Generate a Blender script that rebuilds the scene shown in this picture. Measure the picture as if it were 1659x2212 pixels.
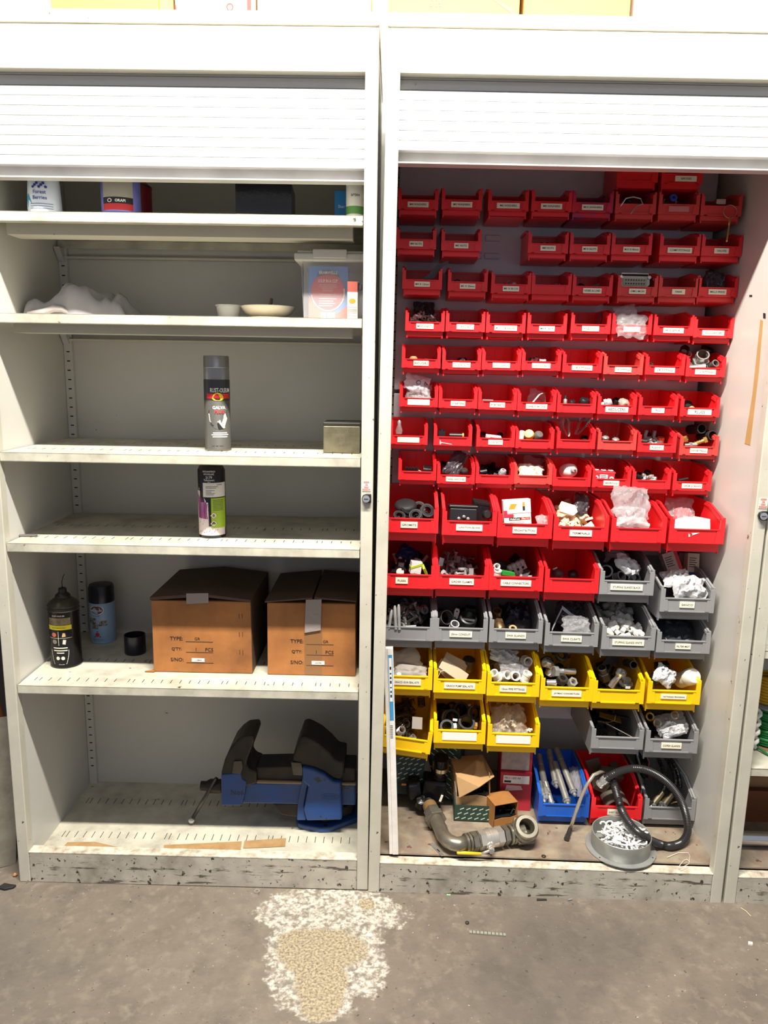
import bpy, math, random
from mathutils import noise as mnoise
from math import pi, sin, cos, radians
from mathutils import Matrix, Vector, Euler

# ---------------------------------------------------------------- clear / camera / light
for o in list(bpy.data.objects): bpy.data.objects.remove(o)
scene = bpy.context.scene
COL = scene.collection

CAM_LOC = Vector((0.9518, -1.7479, 1.3191)); CAM_ROT = Euler((1.3863, -0.0181, 0.0192)); FPX = 1650.0
cam_data = bpy.data.cameras.new('camera'); cam = bpy.data.objects.new('camera', cam_data); COL.objects.link(cam)
cam.location = CAM_LOC; cam.rotation_euler = CAM_ROT
cam_data.sensor_fit = 'VERTICAL'; cam_data.sensor_height = 24.0; cam_data.lens = FPX / 2212.0 * 24.0
cam_data.clip_start = 0.05; scene.camera = cam

world = bpy.data.worlds.new('workshop_air'); scene.world = world; world.use_nodes = True
bg = world.node_tree.nodes['Background']
bg.inputs[0].default_value = (0.80, 0.86, 1.0, 1); bg.inputs[1].default_value = 0.29

def area(name, loc, target, sx, sy, power, col):
    d = bpy.data.lights.new(name, 'AREA'); d.shape = 'RECTANGLE'; d.size = sx; d.size_y = sy; d.energy = power; d.color = col
    o = bpy.data.objects.new(name, d); COL.objects.link(o); o.location = loc
    o.rotation_euler = (Vector(target) - Vector(loc)).to_track_quat('-Z', 'Y').to_euler(); return o
area('batten_light', (0.95, -0.955, 2.98), (0.95, 0.0, 1.0), 1.5, 0.07, 160, (1.0, 0.945, 0.84))
area('aisle_light', (1.3, -3.2, 3.6), (0.9, 0.0, 0.8), 2.4, 0.3, 7, (1.0, 0.97, 0.93))

vs = scene.view_settings
vs.view_transform = 'Standard'; vs.look = 'None'; vs.gamma = 1.0; vs.use_curve_mapping = False; vs.exposure = 0.35

# ---------------------------------------------------------------- frames of the cabinets
W = 0.90
def frame(roll, yaw, t): return Matrix.Translation(t) @ Matrix.Rotation(yaw, 4, 'Z') @ Matrix.Rotation(roll, 4, 'Y')
CL = frame(-0.0022, 0.0041, (0, 0, 0))
CR = frame(0.0062, -0.0012, (W + 0.0012, -0.0011, -0.0003))
CT = frame(0.0040, 0.0, (2 * W + 0.0085, -0.002, -0.0115))
WORLD = Matrix.Identity(4)
_R = CAM_ROT.to_matrix()
def at(px, py, M=WORLD, x=None, y=None, z=None):
    """point of a pixel's sight line on the plane x / y / z = const of a cabinet's own frame"""
    d = _R @ Vector(((px - 829.5) / FPX, -(py - 1106.0) / FPX, -1.0))
    Mi = M.inverted(); o = Mi @ CAM_LOC; d = Mi.to_3x3() @ d
    ax, v = (0, x) if x is not None else (1, y) if y is not None else (2, z)
    return o + d * ((v - o[ax]) / d[ax])

# ---------------------------------------------------------------- materials
MATS = {}
def srgb(r, g, b):
    f = lambda c: (c / 255 / 12.92) if c / 255 <= 0.04045 else ((c / 255 + 0.055) / 1.055) ** 2.4
    return (f(r), f(g), f(b), 1)
def mat(name, col, rough=0.5, metal=0.0, dirt=None, spots=None, bump=None, alpha=None, trans=0.0, spec=None, emit=None, scratch=None, ior=1.45):
    """procedural principled material. dirt=(col, scale, amount) cloudy; spots=(col, scale, threshold) specks; scratch=(col, threshold)"""
    if name in MATS: return MATS[name]
    m = bpy.data.materials.new(name); m.use_nodes = True; nt = m.node_tree; N = nt.nodes; Lk = nt.links
    b = N['Principled BSDF']
    c = col if len(col) == 4 else srgb(*col)
    b.inputs['Base Color'].default_value = c; b.inputs['Roughness'].default_value = rough; b.inputs['Metallic'].default_value = metal
    if spec is not None: b.inputs['Specular IOR Level'].default_value = spec
    if trans: b.inputs['Transmission Weight'].default_value = trans; b.inputs['IOR'].default_value = ior
    if alpha is not None: b.inputs['Alpha'].default_value = alpha
    if emit: b.inputs['Emission Color'].default_value = c; b.inputs['Emission Strength'].default_value = emit
    tc = N.new('ShaderNodeTexCoord'); cur = None
    def rgb(cc):
        n = N.new('ShaderNodeRGB'); n.outputs[0].default_value = cc if len(cc) == 4 else srgb(*cc); return n.outputs[0]
    def mix(fac, a, bb):
        n = N.new('ShaderNodeMix'); n.data_type = 'RGBA'; Lk.new(fac, n.inputs[0]); Lk.new(a, n.inputs[6]); Lk.new(bb, n.inputs[7]); return n.outputs[2]
    def noise(scale, detail, vec=None, rough_=0.6):
        n = N.new('ShaderNodeTexNoise'); n.inputs['Scale'].default_value = scale; n.inputs['Detail'].default_value = detail
        n.inputs['Roughness'].default_value = rough_; Lk.new(vec or tc.outputs['Object'], n.inputs['Vector']); return n.outputs['Fac']
    def ramp(x, lo, hi, top=1.0):
        n = N.new('ShaderNodeMapRange'); n.inputs[1].default_value = lo; n.inputs[2].default_value = hi; n.inputs[4].default_value = top; Lk.new(x, n.inputs[0]); return n.outputs[0]
    cur = rgb(c)
    if dirt:
        for d in (dirt if isinstance(dirt, list) else [dirt]):
            cur = mix(ramp(noise(d[1], 5), 0.38, 0.72, d[2]), cur, rgb(d[0]))
    if spots: cur = mix(ramp(noise(spots[1], 3), spots[2], spots[2] + 0.05), cur, rgb(spots[0]))
    if scratch:
        mp = N.new('ShaderNodeMapping'); mp.inputs['Scale'].default_value = scratch[2] if len(scratch) > 2 else (9, 9, 120); Lk.new(tc.outputs['Object'], mp.inputs[0])
        cur = mix(ramp(noise(1.0, 4, mp.outputs[0], 0.7), scratch[1], scratch[1] + 0.06), cur, rgb(scratch[0]))
    Lk.new(cur, b.inputs['Base Color'])
    if bump:
        bn = N.new('ShaderNodeBump'); bn.inputs['Strength'].default_value = bump[1]; bn.inputs['Distance'].default_value = bump[2] if len(bump) > 2 else 0.002
        Lk.new(noise(bump[0], 4), bn.inputs['Height']); Lk.new(bn.outputs[0], b.inputs['Normal'])
    MATS[name] = m; return m

GREY = (202, 198, 184)
m_paint = mat('cabinet_paint', GREY, 0.42, dirt=[((150, 146, 132), 3.0, 0.35), ((196, 190, 170), 14.0, 0.35)], spots=((70, 66, 60), 60, 0.715), bump=(90, 0.05))
m_wall = mat('cabinet_inner_paint', (200, 198, 192), 0.38, dirt=((184, 180, 172), 4.0, 0.35), spots=((60, 58, 56), 48, 0.75), bump=(150, 0.04))
m_jamb = mat('jamb_paint', (194, 190, 176), 0.42, dirt=[((150, 146, 134), 9.0, 0.4)], spots=((58, 54, 50), 75, 0.68), bump=(90, 0.05))
m_plinth = mat('scuffed_plinth_paint', (178, 172, 160), 0.5, dirt=[((112, 104, 94), 8.0, 0.75), ((200, 194, 178), 30.0, 0.4)], spots=((52, 48, 44), 55, 0.61), scratch=((84, 78, 70), 0.57, (7, 7, 60)), bump=(60, 0.15))
m_shelf = mat('worn_shelf_paint', (196, 192, 176), 0.45, dirt=[((124, 119, 106), 10.0, 0.7), ((214, 210, 190), 26.0, 0.45)], spots=((64, 60, 52), 40, 0.70), bump=(70, 0.06))
m_slat = mat('tambour_plastic', (196, 196, 194), 0.4, spots=((110, 100, 84), 26, 0.745))
m_bar = mat('tambour_bar_metal', (190, 188, 186), 0.35, dirt=((150, 148, 146), 12, 0.4))
m_dark = mat('dark_hole', (12, 11, 12), 0.9)
m_edge = mat('chipped_bright_edge', (214, 208, 190), 0.5, dirt=((110, 84, 60), 40, 0.75))
m_rust = mat('rusty_floor_sheet', (128, 118, 106), 0.6, dirt=[((100, 88, 78), 5, 0.9), ((176, 164, 138), 11, 0.75), ((122, 84, 60), 24, 0.45)], spots=((96, 58, 42), 34, 0.66), bump=(60, 0.3))
m_ink = mat('black_print', (26, 24, 24), 0.6)
m_white_ink = mat('white_print', (232, 232, 228), 0.6)
m_card = mat('cream_label_card', (238, 230, 208), 0.55)
m_steel = mat('zinc_steel', (196, 196, 194), 0.28, 0.72, dirt=((120, 118, 114), 30, 0.5))
m_dsteel = mat('dark_oiled_steel', (92, 88, 82), 0.34, 0.75, dirt=((52, 48, 44), 22, 0.6))
m_chrome = mat('chrome', (226, 226, 226), 0.14, 0.85)
m_brass = mat('brass', (206, 168, 92), 0.28, 0.8)
m_black = mat('black_plastic', (24, 24, 27), 0.38)
m_rubber = mat('black_rubber', (30, 30, 32), 0.62)
m_greyplas = mat('grey_fitting_plastic', (150, 150, 152), 0.45)
m_whiteplas = mat('white_fitting_plastic', (226, 224, 216), 0.4)
m_beige = mat('beige_terminal_plastic', (222, 206, 172), 0.5)
m_clear = mat('clear_polythene', (214, 214, 218), 0.12, alpha=0.17, bump=(40, 1.0, 0.006))
m_cleargrey = mat('hazy_polythene', (186, 184, 188), 0.18, alpha=0.34, bump=(26, 0.9, 0.006))
m_whitebag = mat('white_poly_bag', (188, 188, 190), 0.35, bump=(60, 0.6, 0.004))
m_darkbag = mat('grey_antistatic_bag', (70, 66, 72), 0.3, alpha=0.75, bump=(26, 0.8, 0.006))
m_kraft = mat('kraft_cardboard', (170, 122, 72), 0.75, dirt=[((130, 88, 48), 5, 0.6)], bump=(140, 0.1))
m_kraft2 = mat('plain_cardboard', (176, 140, 96), 0.75, dirt=[((140, 106, 70), 7, 0.5)], bump=(140, 0.1))
m_paper = mat('white_paper', (228, 224, 218), 0.7)

# ---------------------------------------------------------------- mesh building
class MB:
    def __init__(s): s.v = []; s.f = []
    def add(s, vs_, fs, M=None):
        n = len(s.v); s.v += [tuple(M @ Vector(p)) for p in vs_] if M else [tuple(p) for p in vs_]
        s.f += [tuple(i + n for i in f) for f in fs]; return s
    def box(s, x0, x1, y0, y1, z0, z1, M=None):
        return s.add([(x0, y0, z0), (x1, y0, z0), (x1, y1, z0), (x0, y1, z0), (x0, y0, z1), (x1, y0, z1), (x1, y1, z1), (x0, y1, z1)],
                     [(0, 3, 2, 1), (4, 5, 6, 7), (0, 1, 5, 4), (1, 2, 6, 5), (2, 3, 7, 6), (3, 0, 4, 7)], M)
    def prism(s, poly, axis, a, b, M=None):
        """poly: list of 2D points in the plane normal to axis; extruded from a to b"""
        n = len(poly)
        def P(p, t): return {'x': (t, p[0], p[1]), 'y': (p[0], t, p[1]), 'z': (p[0], p[1], t)}[axis]
        vs_ = [P(p, a) for p in poly] + [P(p, b) for p in poly]
        fs = [tuple(range(n - 1, -1, -1)), tuple(range(n, 2 * n))] + [(i, (i + 1) % n, n + (i + 1) % n, n + i) for i in range(n)]
        return s.add(vs_, fs, M)
    def lathe(s, prof, seg=24, M=None, cap=True):
        n = len(prof); vs_ = []; fs = []
        for k in range(seg):
            a = 2 * pi * k / seg
            vs_ += [(r * cos(a), r * sin(a), z) for r, z in prof]
        for k in range(seg):
            k2 = (k + 1) % seg
            fs += [(k * n + i, k2 * n + i, k2 * n + i + 1, k * n + i + 1) for i in range(n - 1)]
        if cap:
            if prof[0][0] > 1e-6: fs.append(tuple(k * n for k in range(seg - 1, -1, -1)))
            if prof[-1][0] > 1e-6: fs.append(tuple(k * n + n - 1 for k in range(seg)))
        return s.add(vs_, fs, M)
    def tube(s, pts, r, seg=8, cap=True, radii=None, closed=False):
        pts = [Vector(p) for p in pts]; n = len(pts); vs_ = []; fs = []; up = None
        for i, p in enumerate(pts):
            t = (pts[(i + 1) % n] - pts[i - 1]) if closed else (pts[min(i + 1, n - 1)] - pts[max(i - 1, 0)])
            t.normalize()
            if up is None: up = Vector((0, 0, 1)) if abs(t.z) < 0.9 else Vector((1, 0, 0))
            u = (up - t * up.dot(t)).normalized(); w = t.cross(u); up = u
            rr = radii[i] if radii else r
            vs_ += [tuple(p + u * (rr * cos(2 * pi * k / seg)) + w * (rr * sin(2 * pi * k / seg))) for k in range(seg)]
        for i in range(n if closed else n - 1):
            j = (i + 1) % n
            fs += [(i * seg + k, i * seg + (k + 1) % seg, j * seg + (k + 1) % seg, j * seg + k) for k in range(seg)]
        if cap and not closed: fs += [tuple(range(seg - 1, -1, -1)), tuple((n - 1) * seg + k for k in range(seg))]
        return s.add(vs_, fs)
    def torus(s, R, r, seg=20, rs=7, M=None):
        pts = [Vector((R * cos(2 * pi * k / seg), R * sin(2 * pi * k / seg), 0)) for k in range(seg)]
        if M: pts = [M @ p for p in pts]
        return s.tube(pts, r, rs, closed=True)
    def hexprism(s, r, z0, z1, M=None, hole=0.0):
        if hole:
            n = 12; vs_ = []; fs = []
            rr = [r * (1.0 if k % 2 == 0 else 0.866) for k in range(n)]
            for z in (z0, z1):
                vs_ += [(rr[k] * cos(pi * k / 6), rr[k] * sin(pi * k / 6), z) for k in range(n)]
                vs_ += [(hole * cos(pi * k / 6), hole * sin(pi * k / 6), z) for k in range(n)]
            for k in range(n):
                j = (k + 1) % n
                fs += [(k, j, 24 + j, 24 + k), (12 + k, 36 + k, 36 + j, 12 + j), (24 + k, 24 + j, 36 + j, 36 + k), (k, 12 + k, 12 + j, j)]
            return s.add(vs_, fs, M)
        return s.lathe([(r, z0), (r, z1)], 6, M)
    def ring(s, r0, r1, z0, z1, seg=20, M=None):
        return s.lathe([(r0, z0), (r1, z0), (r1, z1), (r0, z1), (r0, z0)], seg, M, cap=False)
    def mesh(s, name, m, smooth=False):
        me = bpy.data.meshes.new(name); me.from_pydata(s.v, [], s.f); me.validate()
        if smooth: me.shade_smooth() if hasattr(me, 'shade_smooth') else None
        if m: me.materials.append(m)
        return me
    def build(s, name, m, parent=None, smooth=False, sharp=None):
        me = s.mesh(name, m, smooth or bool(sharp))
        if sharp: me.set_sharp_from_angle(angle=radians(sharp))
        return obj(name, me, parent)
def obj(name, me, parent=None):
    o = bpy.data.objects.new(name, me); COL.objects.link(o)
    if parent is not None: o.parent = parent
    return o
def tag(o, label=None, cat=None, group=None, kind=None):
    for k, v in (('label', label), ('category', cat), ('group', group), ('kind', kind)):
        if v: o[k] = v
    return o
def empty(name, label, cat, group=None):
    o = bpy.data.objects.new(name, None); COL.objects.link(o); o.empty_display_size = 0.05; return tag(o, label, cat, group)
def put(o, M, loc, rot=(0, 0, 0), s=1.0):
    if not isinstance(s, (tuple, list)): s = (s, s, s)
    o.matrix_world = M @ Matrix.LocRotScale(Vector(loc), Euler(rot), Vector(s)); return o
def setm(o, Ml): o.matrix_local = Ml; return o
def T(x, y, z): return Matrix.Translation((x, y, z))
def RX(a): return Matrix.Rotation(a, 4, 'X')
def RY(a): return Matrix.Rotation(a, 4, 'Y')
def RZ(a): return Matrix.Rotation(a, 4, 'Z')
def bevel(o, w=0.003, seg=2):
    md = o.modifiers.new('bevel', 'BEVEL'); md.width = w; md.segments = seg; md.limit_method = 'ANGLE'; return o
def copy_tree(o, parent=None):
    c = o.copy(); COL.objects.link(c); ml = o.matrix_local.copy()
    if parent is not None: c.parent = parent; c.matrix_local = ml
    for ch in o.children: copy_tree(ch, c)
    return c

# ---------------------------------------------------------------- lettering
_TXT = {}
def text_geo(s, size, bold=0.0, spacing=1.0):
    """(verts, faces) of a string centred on the origin in the xy plane, cap height about size"""
    k = (s, bold, spacing)
    if k not in _TXT:
        cu = bpy.data.curves.new('t', 'FONT'); cu.body = s; cu.align_x = 'CENTER'; cu.resolution_u = 2; cu.offset = bold; cu.space_character = spacing
        cu.fill_mode = 'FRONT' if False else 'BOTH'
        to = bpy.data.objects.new('t', cu); me = bpy.data.meshes.new_from_object(to)
        vv = [v.co.copy() for v in me.vertices]; ff = [tuple(p.vertices) for p in me.polygons]
        if vv:
            ylo = min(v.y for v in vv); yhi = max(v.y for v in vv); xlo = min(v.x for v in vv); xhi = max(v.x for v in vv)
            vv = [Vector((v.x - (xlo + xhi) / 2, v.y - (ylo + yhi) / 2, 0)) for v in vv]
            _TXT[k] = (vv, ff, xhi - xlo, yhi - ylo)
        else: _TXT[k] = ([], [], 1, 1)
        bpy.data.objects.remove(to); bpy.data.curves.remove(cu); bpy.data.meshes.remove(me)
    vv, ff, w, h = _TXT[k]; q = size / h
    return [v * q for v in vv], ff, w * q
def text_xz(mb, s, cx, y, cz, size, maxw=None, bold=0.0, M=None, sx=1.0, spacing=1.0):
    """lettering on a face looking towards -y"""
    vv, ff, w = text_geo(s, size, bold, spacing); q = sx
    if maxw and w * q > maxw: q = maxw / w
    mb.add([(cx + v.x * q, y, cz + v.y) for v in vv], ff, M)
def text_cyl(mb, s, r, ang, z, size, maxw=None, bold=0.0, spacing=1.0):
    """lettering wrapped round a vertical cylinder, ang = 0 faces -y, positive to +x"""
    vv, ff, w = text_geo(s, size, bold, spacing); q = 1.0 if not maxw or w <= maxw else maxw / w
    mb.add([(r * sin(ang + v.x * q / r), -r * cos(ang + v.x * q / r), z + v.y) for v in vv], ff)
def cyl_patch(mb, r, a0, a1, z0, z1, n=10, top=None):
    vs_ = []; fs = []
    for i in range(n + 1):
        a = a0 + (a1 - a0) * i / n
        vs_ += [(r * sin(a), -r * cos(a), z0), (r * sin(a), -r * cos(a), z1 if top is None else top(i / n))]
    fs = [(2 * i, 2 * i + 2, 2 * i + 3, 2 * i + 1) for i in range(n)]
    mb.add(vs_, fs)
def cyl_poly(mb, pts, r):
    """flat polygon (s, z) wrapped on the cylinder"""
    mb.add([(r * sin(p[0] / r), -r * cos(p[0] / r), p[1]) for p in pts], [tuple(range(len(pts)))])
def ellipse(cx, cz, a, b, n=20, a0=0, a1=2 * pi): return [(cx + a * cos(a0 + (a1 - a0) * k / n), cz + b * sin(a0 + (a1 - a0) * k / n)) for k in range(n)]

# lumpy sheet / bag
def crumple(name, w, d, h, m, seed, parent=None, nx=22, ny=16, rough=0.3, tuft=0.0):
    """a crumpled closed bag lying on z = 0: pillow with folds"""
    rnd = random.Random(seed); ph = [rnd.uniform(0, 6.28) for _ in range(10)]
    mb = MB(); top = []; n = nx; vs_ = []; fs = []
    def H(u, v):
        e = max(0.0, (1 - u * u)) ** 0.45 * max(0.0, (1 - v * v)) ** 0.45
        f = sum(sin((2.3 + k * 1.1) * u * 2 + ph[k]) * cos((2.1 + k * 0.9) * v * 2 + ph[k + 4]) for k in range(4)) / 4
        q1 = 1 - 2 * abs(mnoise.noise(Vector((u * 2.1 + seed, v * 1.7, seed * 0.37)))); q2 = 1 - 2 * abs(mnoise.noise(Vector((u * 4.3, v * 4.0 + seed, seed * 0.71))))
        return e * h * (0.62 + 0.5 * rough * f + rough * 1.1 * (q1 - 0.45) + rough * 0.55 * (q2 - 0.45)) + tuft * max(0, v) ** 2 * h
    for j in range(ny + 1):
        for i in range(nx + 1):
            u = -1 + 2 * i / nx; v = -1 + 2 * j / ny
            jx = 0.20 * mnoise.noise(Vector((seed * 1.3, v * 2.2, u * 0.7))) + 0.08 * mnoise.noise(Vector((seed, v * 6.0, u))) - 0.06; jy = 0.22 * mnoise.noise(Vector((u * 2.0, seed * 0.9, v * 0.7))) + 0.08 * mnoise.noise(Vector((u * 6.0, seed, v)))
            vs_.append((w / 2 * (u * (1 - 0.05 * v * v) + jx), d / 2 * (v + jy), H(u, v) + 0.0015))
    n1 = len(vs_); vs_ += [(x, y, 0.0 + (0.0 if 0 < k % (nx + 1) < nx else z)) for k, (x, y, z) in enumerate(vs_)]
    for j in range(ny):
        for i in range(nx):
            a = j * (nx + 1) + i; b = a + 1; c = b + nx + 1; dd = a + nx + 1
            fs += [(a, b, c, dd), (n1 + a, n1 + dd, n1 + c, n1 + b)]
    mb.add(vs_, fs)
    o = mb.build(name, m, parent, sharp=38); return o
# ================================================================ setting
def concrete():
    m = bpy.data.materials.new('concrete_floor'); m.use_nodes = True; nt = m.node_tree; N = nt.nodes; Lk = nt.links; b = N['Principled BSDF']
    b.inputs['Roughness'].default_value = 0.62
    geo = N.new('ShaderNodeNewGeometry'); pos = geo.outputs['Position']
    def noise(scale, detail=6, rough=0.62, vec=None):
        n = N.new('ShaderNodeTexNoise'); n.inputs['Scale'].default_value = scale; n.inputs['Detail'].default_value = detail; n.inputs['Roughness'].default_value = rough
        Lk.new(vec or pos, n.inputs['Vector']); return n.outputs['Fac']
    def mr(x, lo, hi, a=0.0, c=1.0):
        n = N.new('ShaderNodeMapRange'); n.inputs[1].default_value = lo; n.inputs[2].default_value = hi; n.inputs[3].default_value = a; n.inputs[4].default_value = c; Lk.new(x, n.inputs[0]); return n.outputs[0]
    def mix(f, a, c):
        n = N.new('ShaderNodeMix'); n.data_type = 'RGBA'; Lk.new(f, n.inputs[0])
        for k, v in ((6, a), (7, c)):
            if isinstance(v, tuple): n.inputs[k].default_value = srgb(*v)
            else: Lk.new(v, n.inputs[k])
        return n.outputs[2]
    def math_(op, a, c=None):
        n = N.new('ShaderNodeMath'); n.operation = op
        for k, v in ((0, a), (1, c)):
            if v is None: continue
            if isinstance(v, (int, float)): n.inputs[k].default_value = v
            else: Lk.new(v, n.inputs[k])
        return n.outputs[0]
    cur = mix(mr(noise(2.2), 0.35, 0.68), (104, 94, 84), (128, 118, 104))
    cur = mix(mr(noise(9.0), 0.45, 0.75, 0, 0.75), cur, (86, 78, 72))
    cur = mix(mr(noise(30.0), 0.52, 0.72, 0, 0.6), cur, (142, 132, 116))
    cur = mix(mr(noise(70.0, 3), 0.66, 0.70, 0, 0.8), cur, (60, 54, 50))
    cur = mix(mr(noise(120.0, 2), 0.72, 0.74, 0, 0.9), cur, (190, 186, 176))
    cur = mix(mr(noise(1.1, 2), 0.56, 0.70, 0, 0.55), cur, (70, 64, 62))
    # flaked paint patch: two blobs, white at the cabinet, bare sandy below
    sep = N.new('ShaderNodeSeparateXYZ'); Lk.new(pos, sep.inputs[0]); X, Y = sep.outputs[0], sep.outputs[1]
    def blob(cx, cy, rx, ry):
        a = math_('POWER', math_('DIVIDE', math_('SUBTRACT', X, cx), rx), 2.0); c = math_('POWER', math_('DIVIDE', math_('SUBTRACT', Y, cy), ry), 2.0)
        return math_('ADD', a, c)
    wob = math_('ADD', math_('MULTIPLY', math_('SUBTRACT', noise(11.0, 5), 0.5), 1.5), math_('MULTIPLY', math_('SUBTRACT', noise(45.0, 4), 0.5), 1.0))
    def inside(d, edge=0.12): return mr(math_('ADD', d, wob), 1.0 - edge, 1.0 + edge, 1.0, 0.0)
    white = inside(math_('MINIMUM', blob(0.810, -0.075, 0.185, 0.085), blob(0.812, -0.215, 0.135, 0.175)))
    sandy = inside(math_('MINIMUM', math_('MINIMUM', blob(0.800, -0.205, 0.108, 0.075), blob(0.812, -0.300, 0.058, 0.095)), blob(0.90, -0.045, 0.02, 0.02)))
    wcol = mix(mr(noise(90.0, 4), 0.42, 0.62), (196, 190, 178), (130, 122, 110))
    scol = mix(mr(noise(170.0, 4), 0.38, 0.66), (176, 162, 134), (104, 94, 78))
    brk = mr(noise(38.0, 5), 0.40, 0.50, 0.25, 1.0)
    cur = mix(math_('MULTIPLY', white, brk), cur, wcol)
    cur = mix(sandy, cur, scol)
    Lk.new(cur, b.inputs['Base Color'])
    bn = N.new('ShaderNodeBump'); bn.inputs['Strength'].default_value = 0.35; bn.inputs['Distance'].default_value = 0.004
    Lk.new(math_('ADD', noise(60.0), math_('MULTIPLY', sandy, -0.25)), bn.inputs['Height']); Lk.new(bn.outputs[0], b.inputs['Normal'])
    return m
fl = MB().box(-1.6, 4.0, -4.5, 1.2, -0.06, 0.0).build('floor', concrete()); tag(fl, 'grey brown concrete floor with a flaked white paint patch', None, kind='structure')
wl = MB().box(-1.6, 4.0, 0.62, 0.72, 0, 4.2).build('wall_back', mat('back_wall_paint', (225, 225, 222), 0.7, dirt=((200, 200, 196), 2, 0.4))); tag(wl, 'white workshop wall behind the cabinets', None, kind='structure')

# ================================================================ tambour cabinets
H, ZCAP, ZHEAD, JW, ZPL = 2.0486, 2.0191, 1.9327, 0.0284, 0.0835
D = 0.478
SLAT = MB().prism([(0.0, 0.0003), (-0.001, 0.001), (-0.0014, 0.010), (-0.001, 0.0191), (0.0, 0.0198), (0.006, 0.0198), (0.006, 0.0003)], 'x', 0.026, W - 0.026).mesh('slat', m_slat)
def slotted(name, xs, y0, y1, z, parent, skew=0.0, w=0.0016):
    mb = MB()
    for x in xs: mb.add([(x, y0, z), (x + w, y0, z), (x + w + skew, y1, z), (x + skew, y1, z)], [(0, 1, 2, 3)])
    o = mb.build(name, m_dark, parent); o['kind'] = 'stuff'; return o
def cabinet(name, label, M, zbar, shelves, zfloor, mfloor, wallx=0.026, floor_slots=(), yb=0.41):
    root = empty(name, label, 'cabinet', 'tall tambour cupboards in a row')
    put(root, M, (0, 0, 0))
    P = lambda n, mb, m, par=root, **k: mb.build(n, m, par, **k)
    bevel(P('top_cap', MB().box(0, W, -0.002, D, ZCAP + 0.0015, H), m_paint), 0.004)
    bevel(P('header_panel', MB().box(JW * 0.2, W - JW * 0.2, 0.0, 0.012, ZHEAD, ZCAP).box(JW, W - JW, 0.012, 0.024, ZHEAD, ZHEAD + 0.004), m_paint), 0.0015)
    for s in (0, 1):
        x0, x1 = (0, JW) if s == 0 else (W - JW, W)
        j = P('door_jamb', MB().box(x0, x1, 0.0005, 0.028, 0, ZCAP), m_jamb); bevel(j, 0.002)
        xw = wallx if s == 0 else W - wallx
        P('side_panel', MB().box(min(xw, 0.002 if s == 0 else W - 0.002), max(xw, 0.002 if s == 0 else W - 0.002), 0.0281, D - 0.002, 0, ZCAP), m_wall)
        # slotted shelf upright at the back corner
        ux0, ux1 = (wallx + 0.001, wallx + 0.024) if s == 0 else (W - wallx - 0.024, W - wallx - 0.001)
        u = P('shelf_upright', MB().box(ux0, ux1, yb - 0.012, yb - 0.0005, zfloor, ZCAP - 0.01), m_wall)
        mb = MB(); z = zfloor + 0.06
        while z < ZCAP - 0.1:
            cx = (ux0 + ux1) / 2; mb.add([(cx - 0.0045, yb - 0.0125, z - 0.0015), (cx + 0.0045, yb - 0.0125, z - 0.0015), (cx + 0.0045, yb - 0.0125, z + 0.0015), (cx - 0.0045, yb - 0.0125, z + 0.0015)], [(0, 1, 2, 3)]); z += 0.0254
        so = mb.build('slot', m_dark, u); so['kind'] = 'stuff'
    P('back_panel', MB().box(wallx, W - wallx, yb, yb + 0.008, 0, ZCAP), m_wall)
    bevel(P('plinth', MB().box(JW + 0.0006, W - JW - 0.0006, 0.001, 0.018, 0.0, ZPL), m_plinth), 0.0015)
    P('plinth_lip', MB().box(JW, W - JW, 0.0005, 0.03, ZPL, ZPL + 0.0022), m_edge)
    f = P('floor_pan', MB().box(wallx, W - wallx, 0.03, yb, zfloor - 0.004, zfloor), mfloor)
    for y0 in floor_slots: slotted('slot', [0.045 + 0.0235 * k + (0.012 if k % 12 == 0 else 0) for k in range(36)], y0, y0 + 0.028, zfloor + 0.0004, f)
    z = zbar + 0.0275; k = 0
    while z < ZHEAD + 0.035:
        o = obj('slat', SLAT, root); o.location = (0, 0.0265, z); z += 0.0202
    bevel(P('tambour_bar', MB().box(0.027, W - 0.027, 0.047, 0.053, zbar + 0.002, zbar + 0.030).box(0.027, W - 0.027, 0.021, 0.053, zbar, zbar + 0.0035).box(0.027, W - 0.027, 0.030, 0.053, zbar + 0.0285, zbar + 0.0305), m_bar), 0.001)
    for zs, slots in shelves:
        s = P('shelf', MB().box(JW + 0.002, W - JW - 0.002, 0.006, 0.396, zs - 0.0015, zs).box(JW + 0.002, W - JW - 0.002, 0.006, 0.0075, zs - 0.021, zs)
              .box(JW + 0.002, W - JW - 0.002, 0.006, 0.028, zs - 0.021, zs - 0.0195).box(wallx + 0.002, W - wallx - 0.002, 0.3945, 0.396, zs - 0.021, zs), m_shelf)
        P('stiffener', MB().box(wallx + 0.03, W - wallx - 0.03, 0.062, 0.128, zs - (0.040 if zs > 1.2 else 0.019), zs - 0.002), m_paint, s)
        P('shelf_angle', MB().box(wallx + 0.003, W - wallx - 0.003, 0.392, 0.409, zs - 0.048, zs - 0.042), m_paint, s)
        for xb in (wallx + 0.003, W - wallx - 0.022):
            br = P('bracket', MB().prism([(0.365, zs - 0.0215), (0.3975, zs - 0.0215), (0.3975, zs - 0.055), (0.391, zs - 0.055)], 'x', xb, xb + 0.016), m_bar, s)
        for y0, y1 in slots: slotted('slot', [0.045 + 0.0235 * k + (0.011 if k % 10 == 0 else 0) for k in range(36)], y0, y1, zs + 0.0004, s)
    return root
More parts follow.
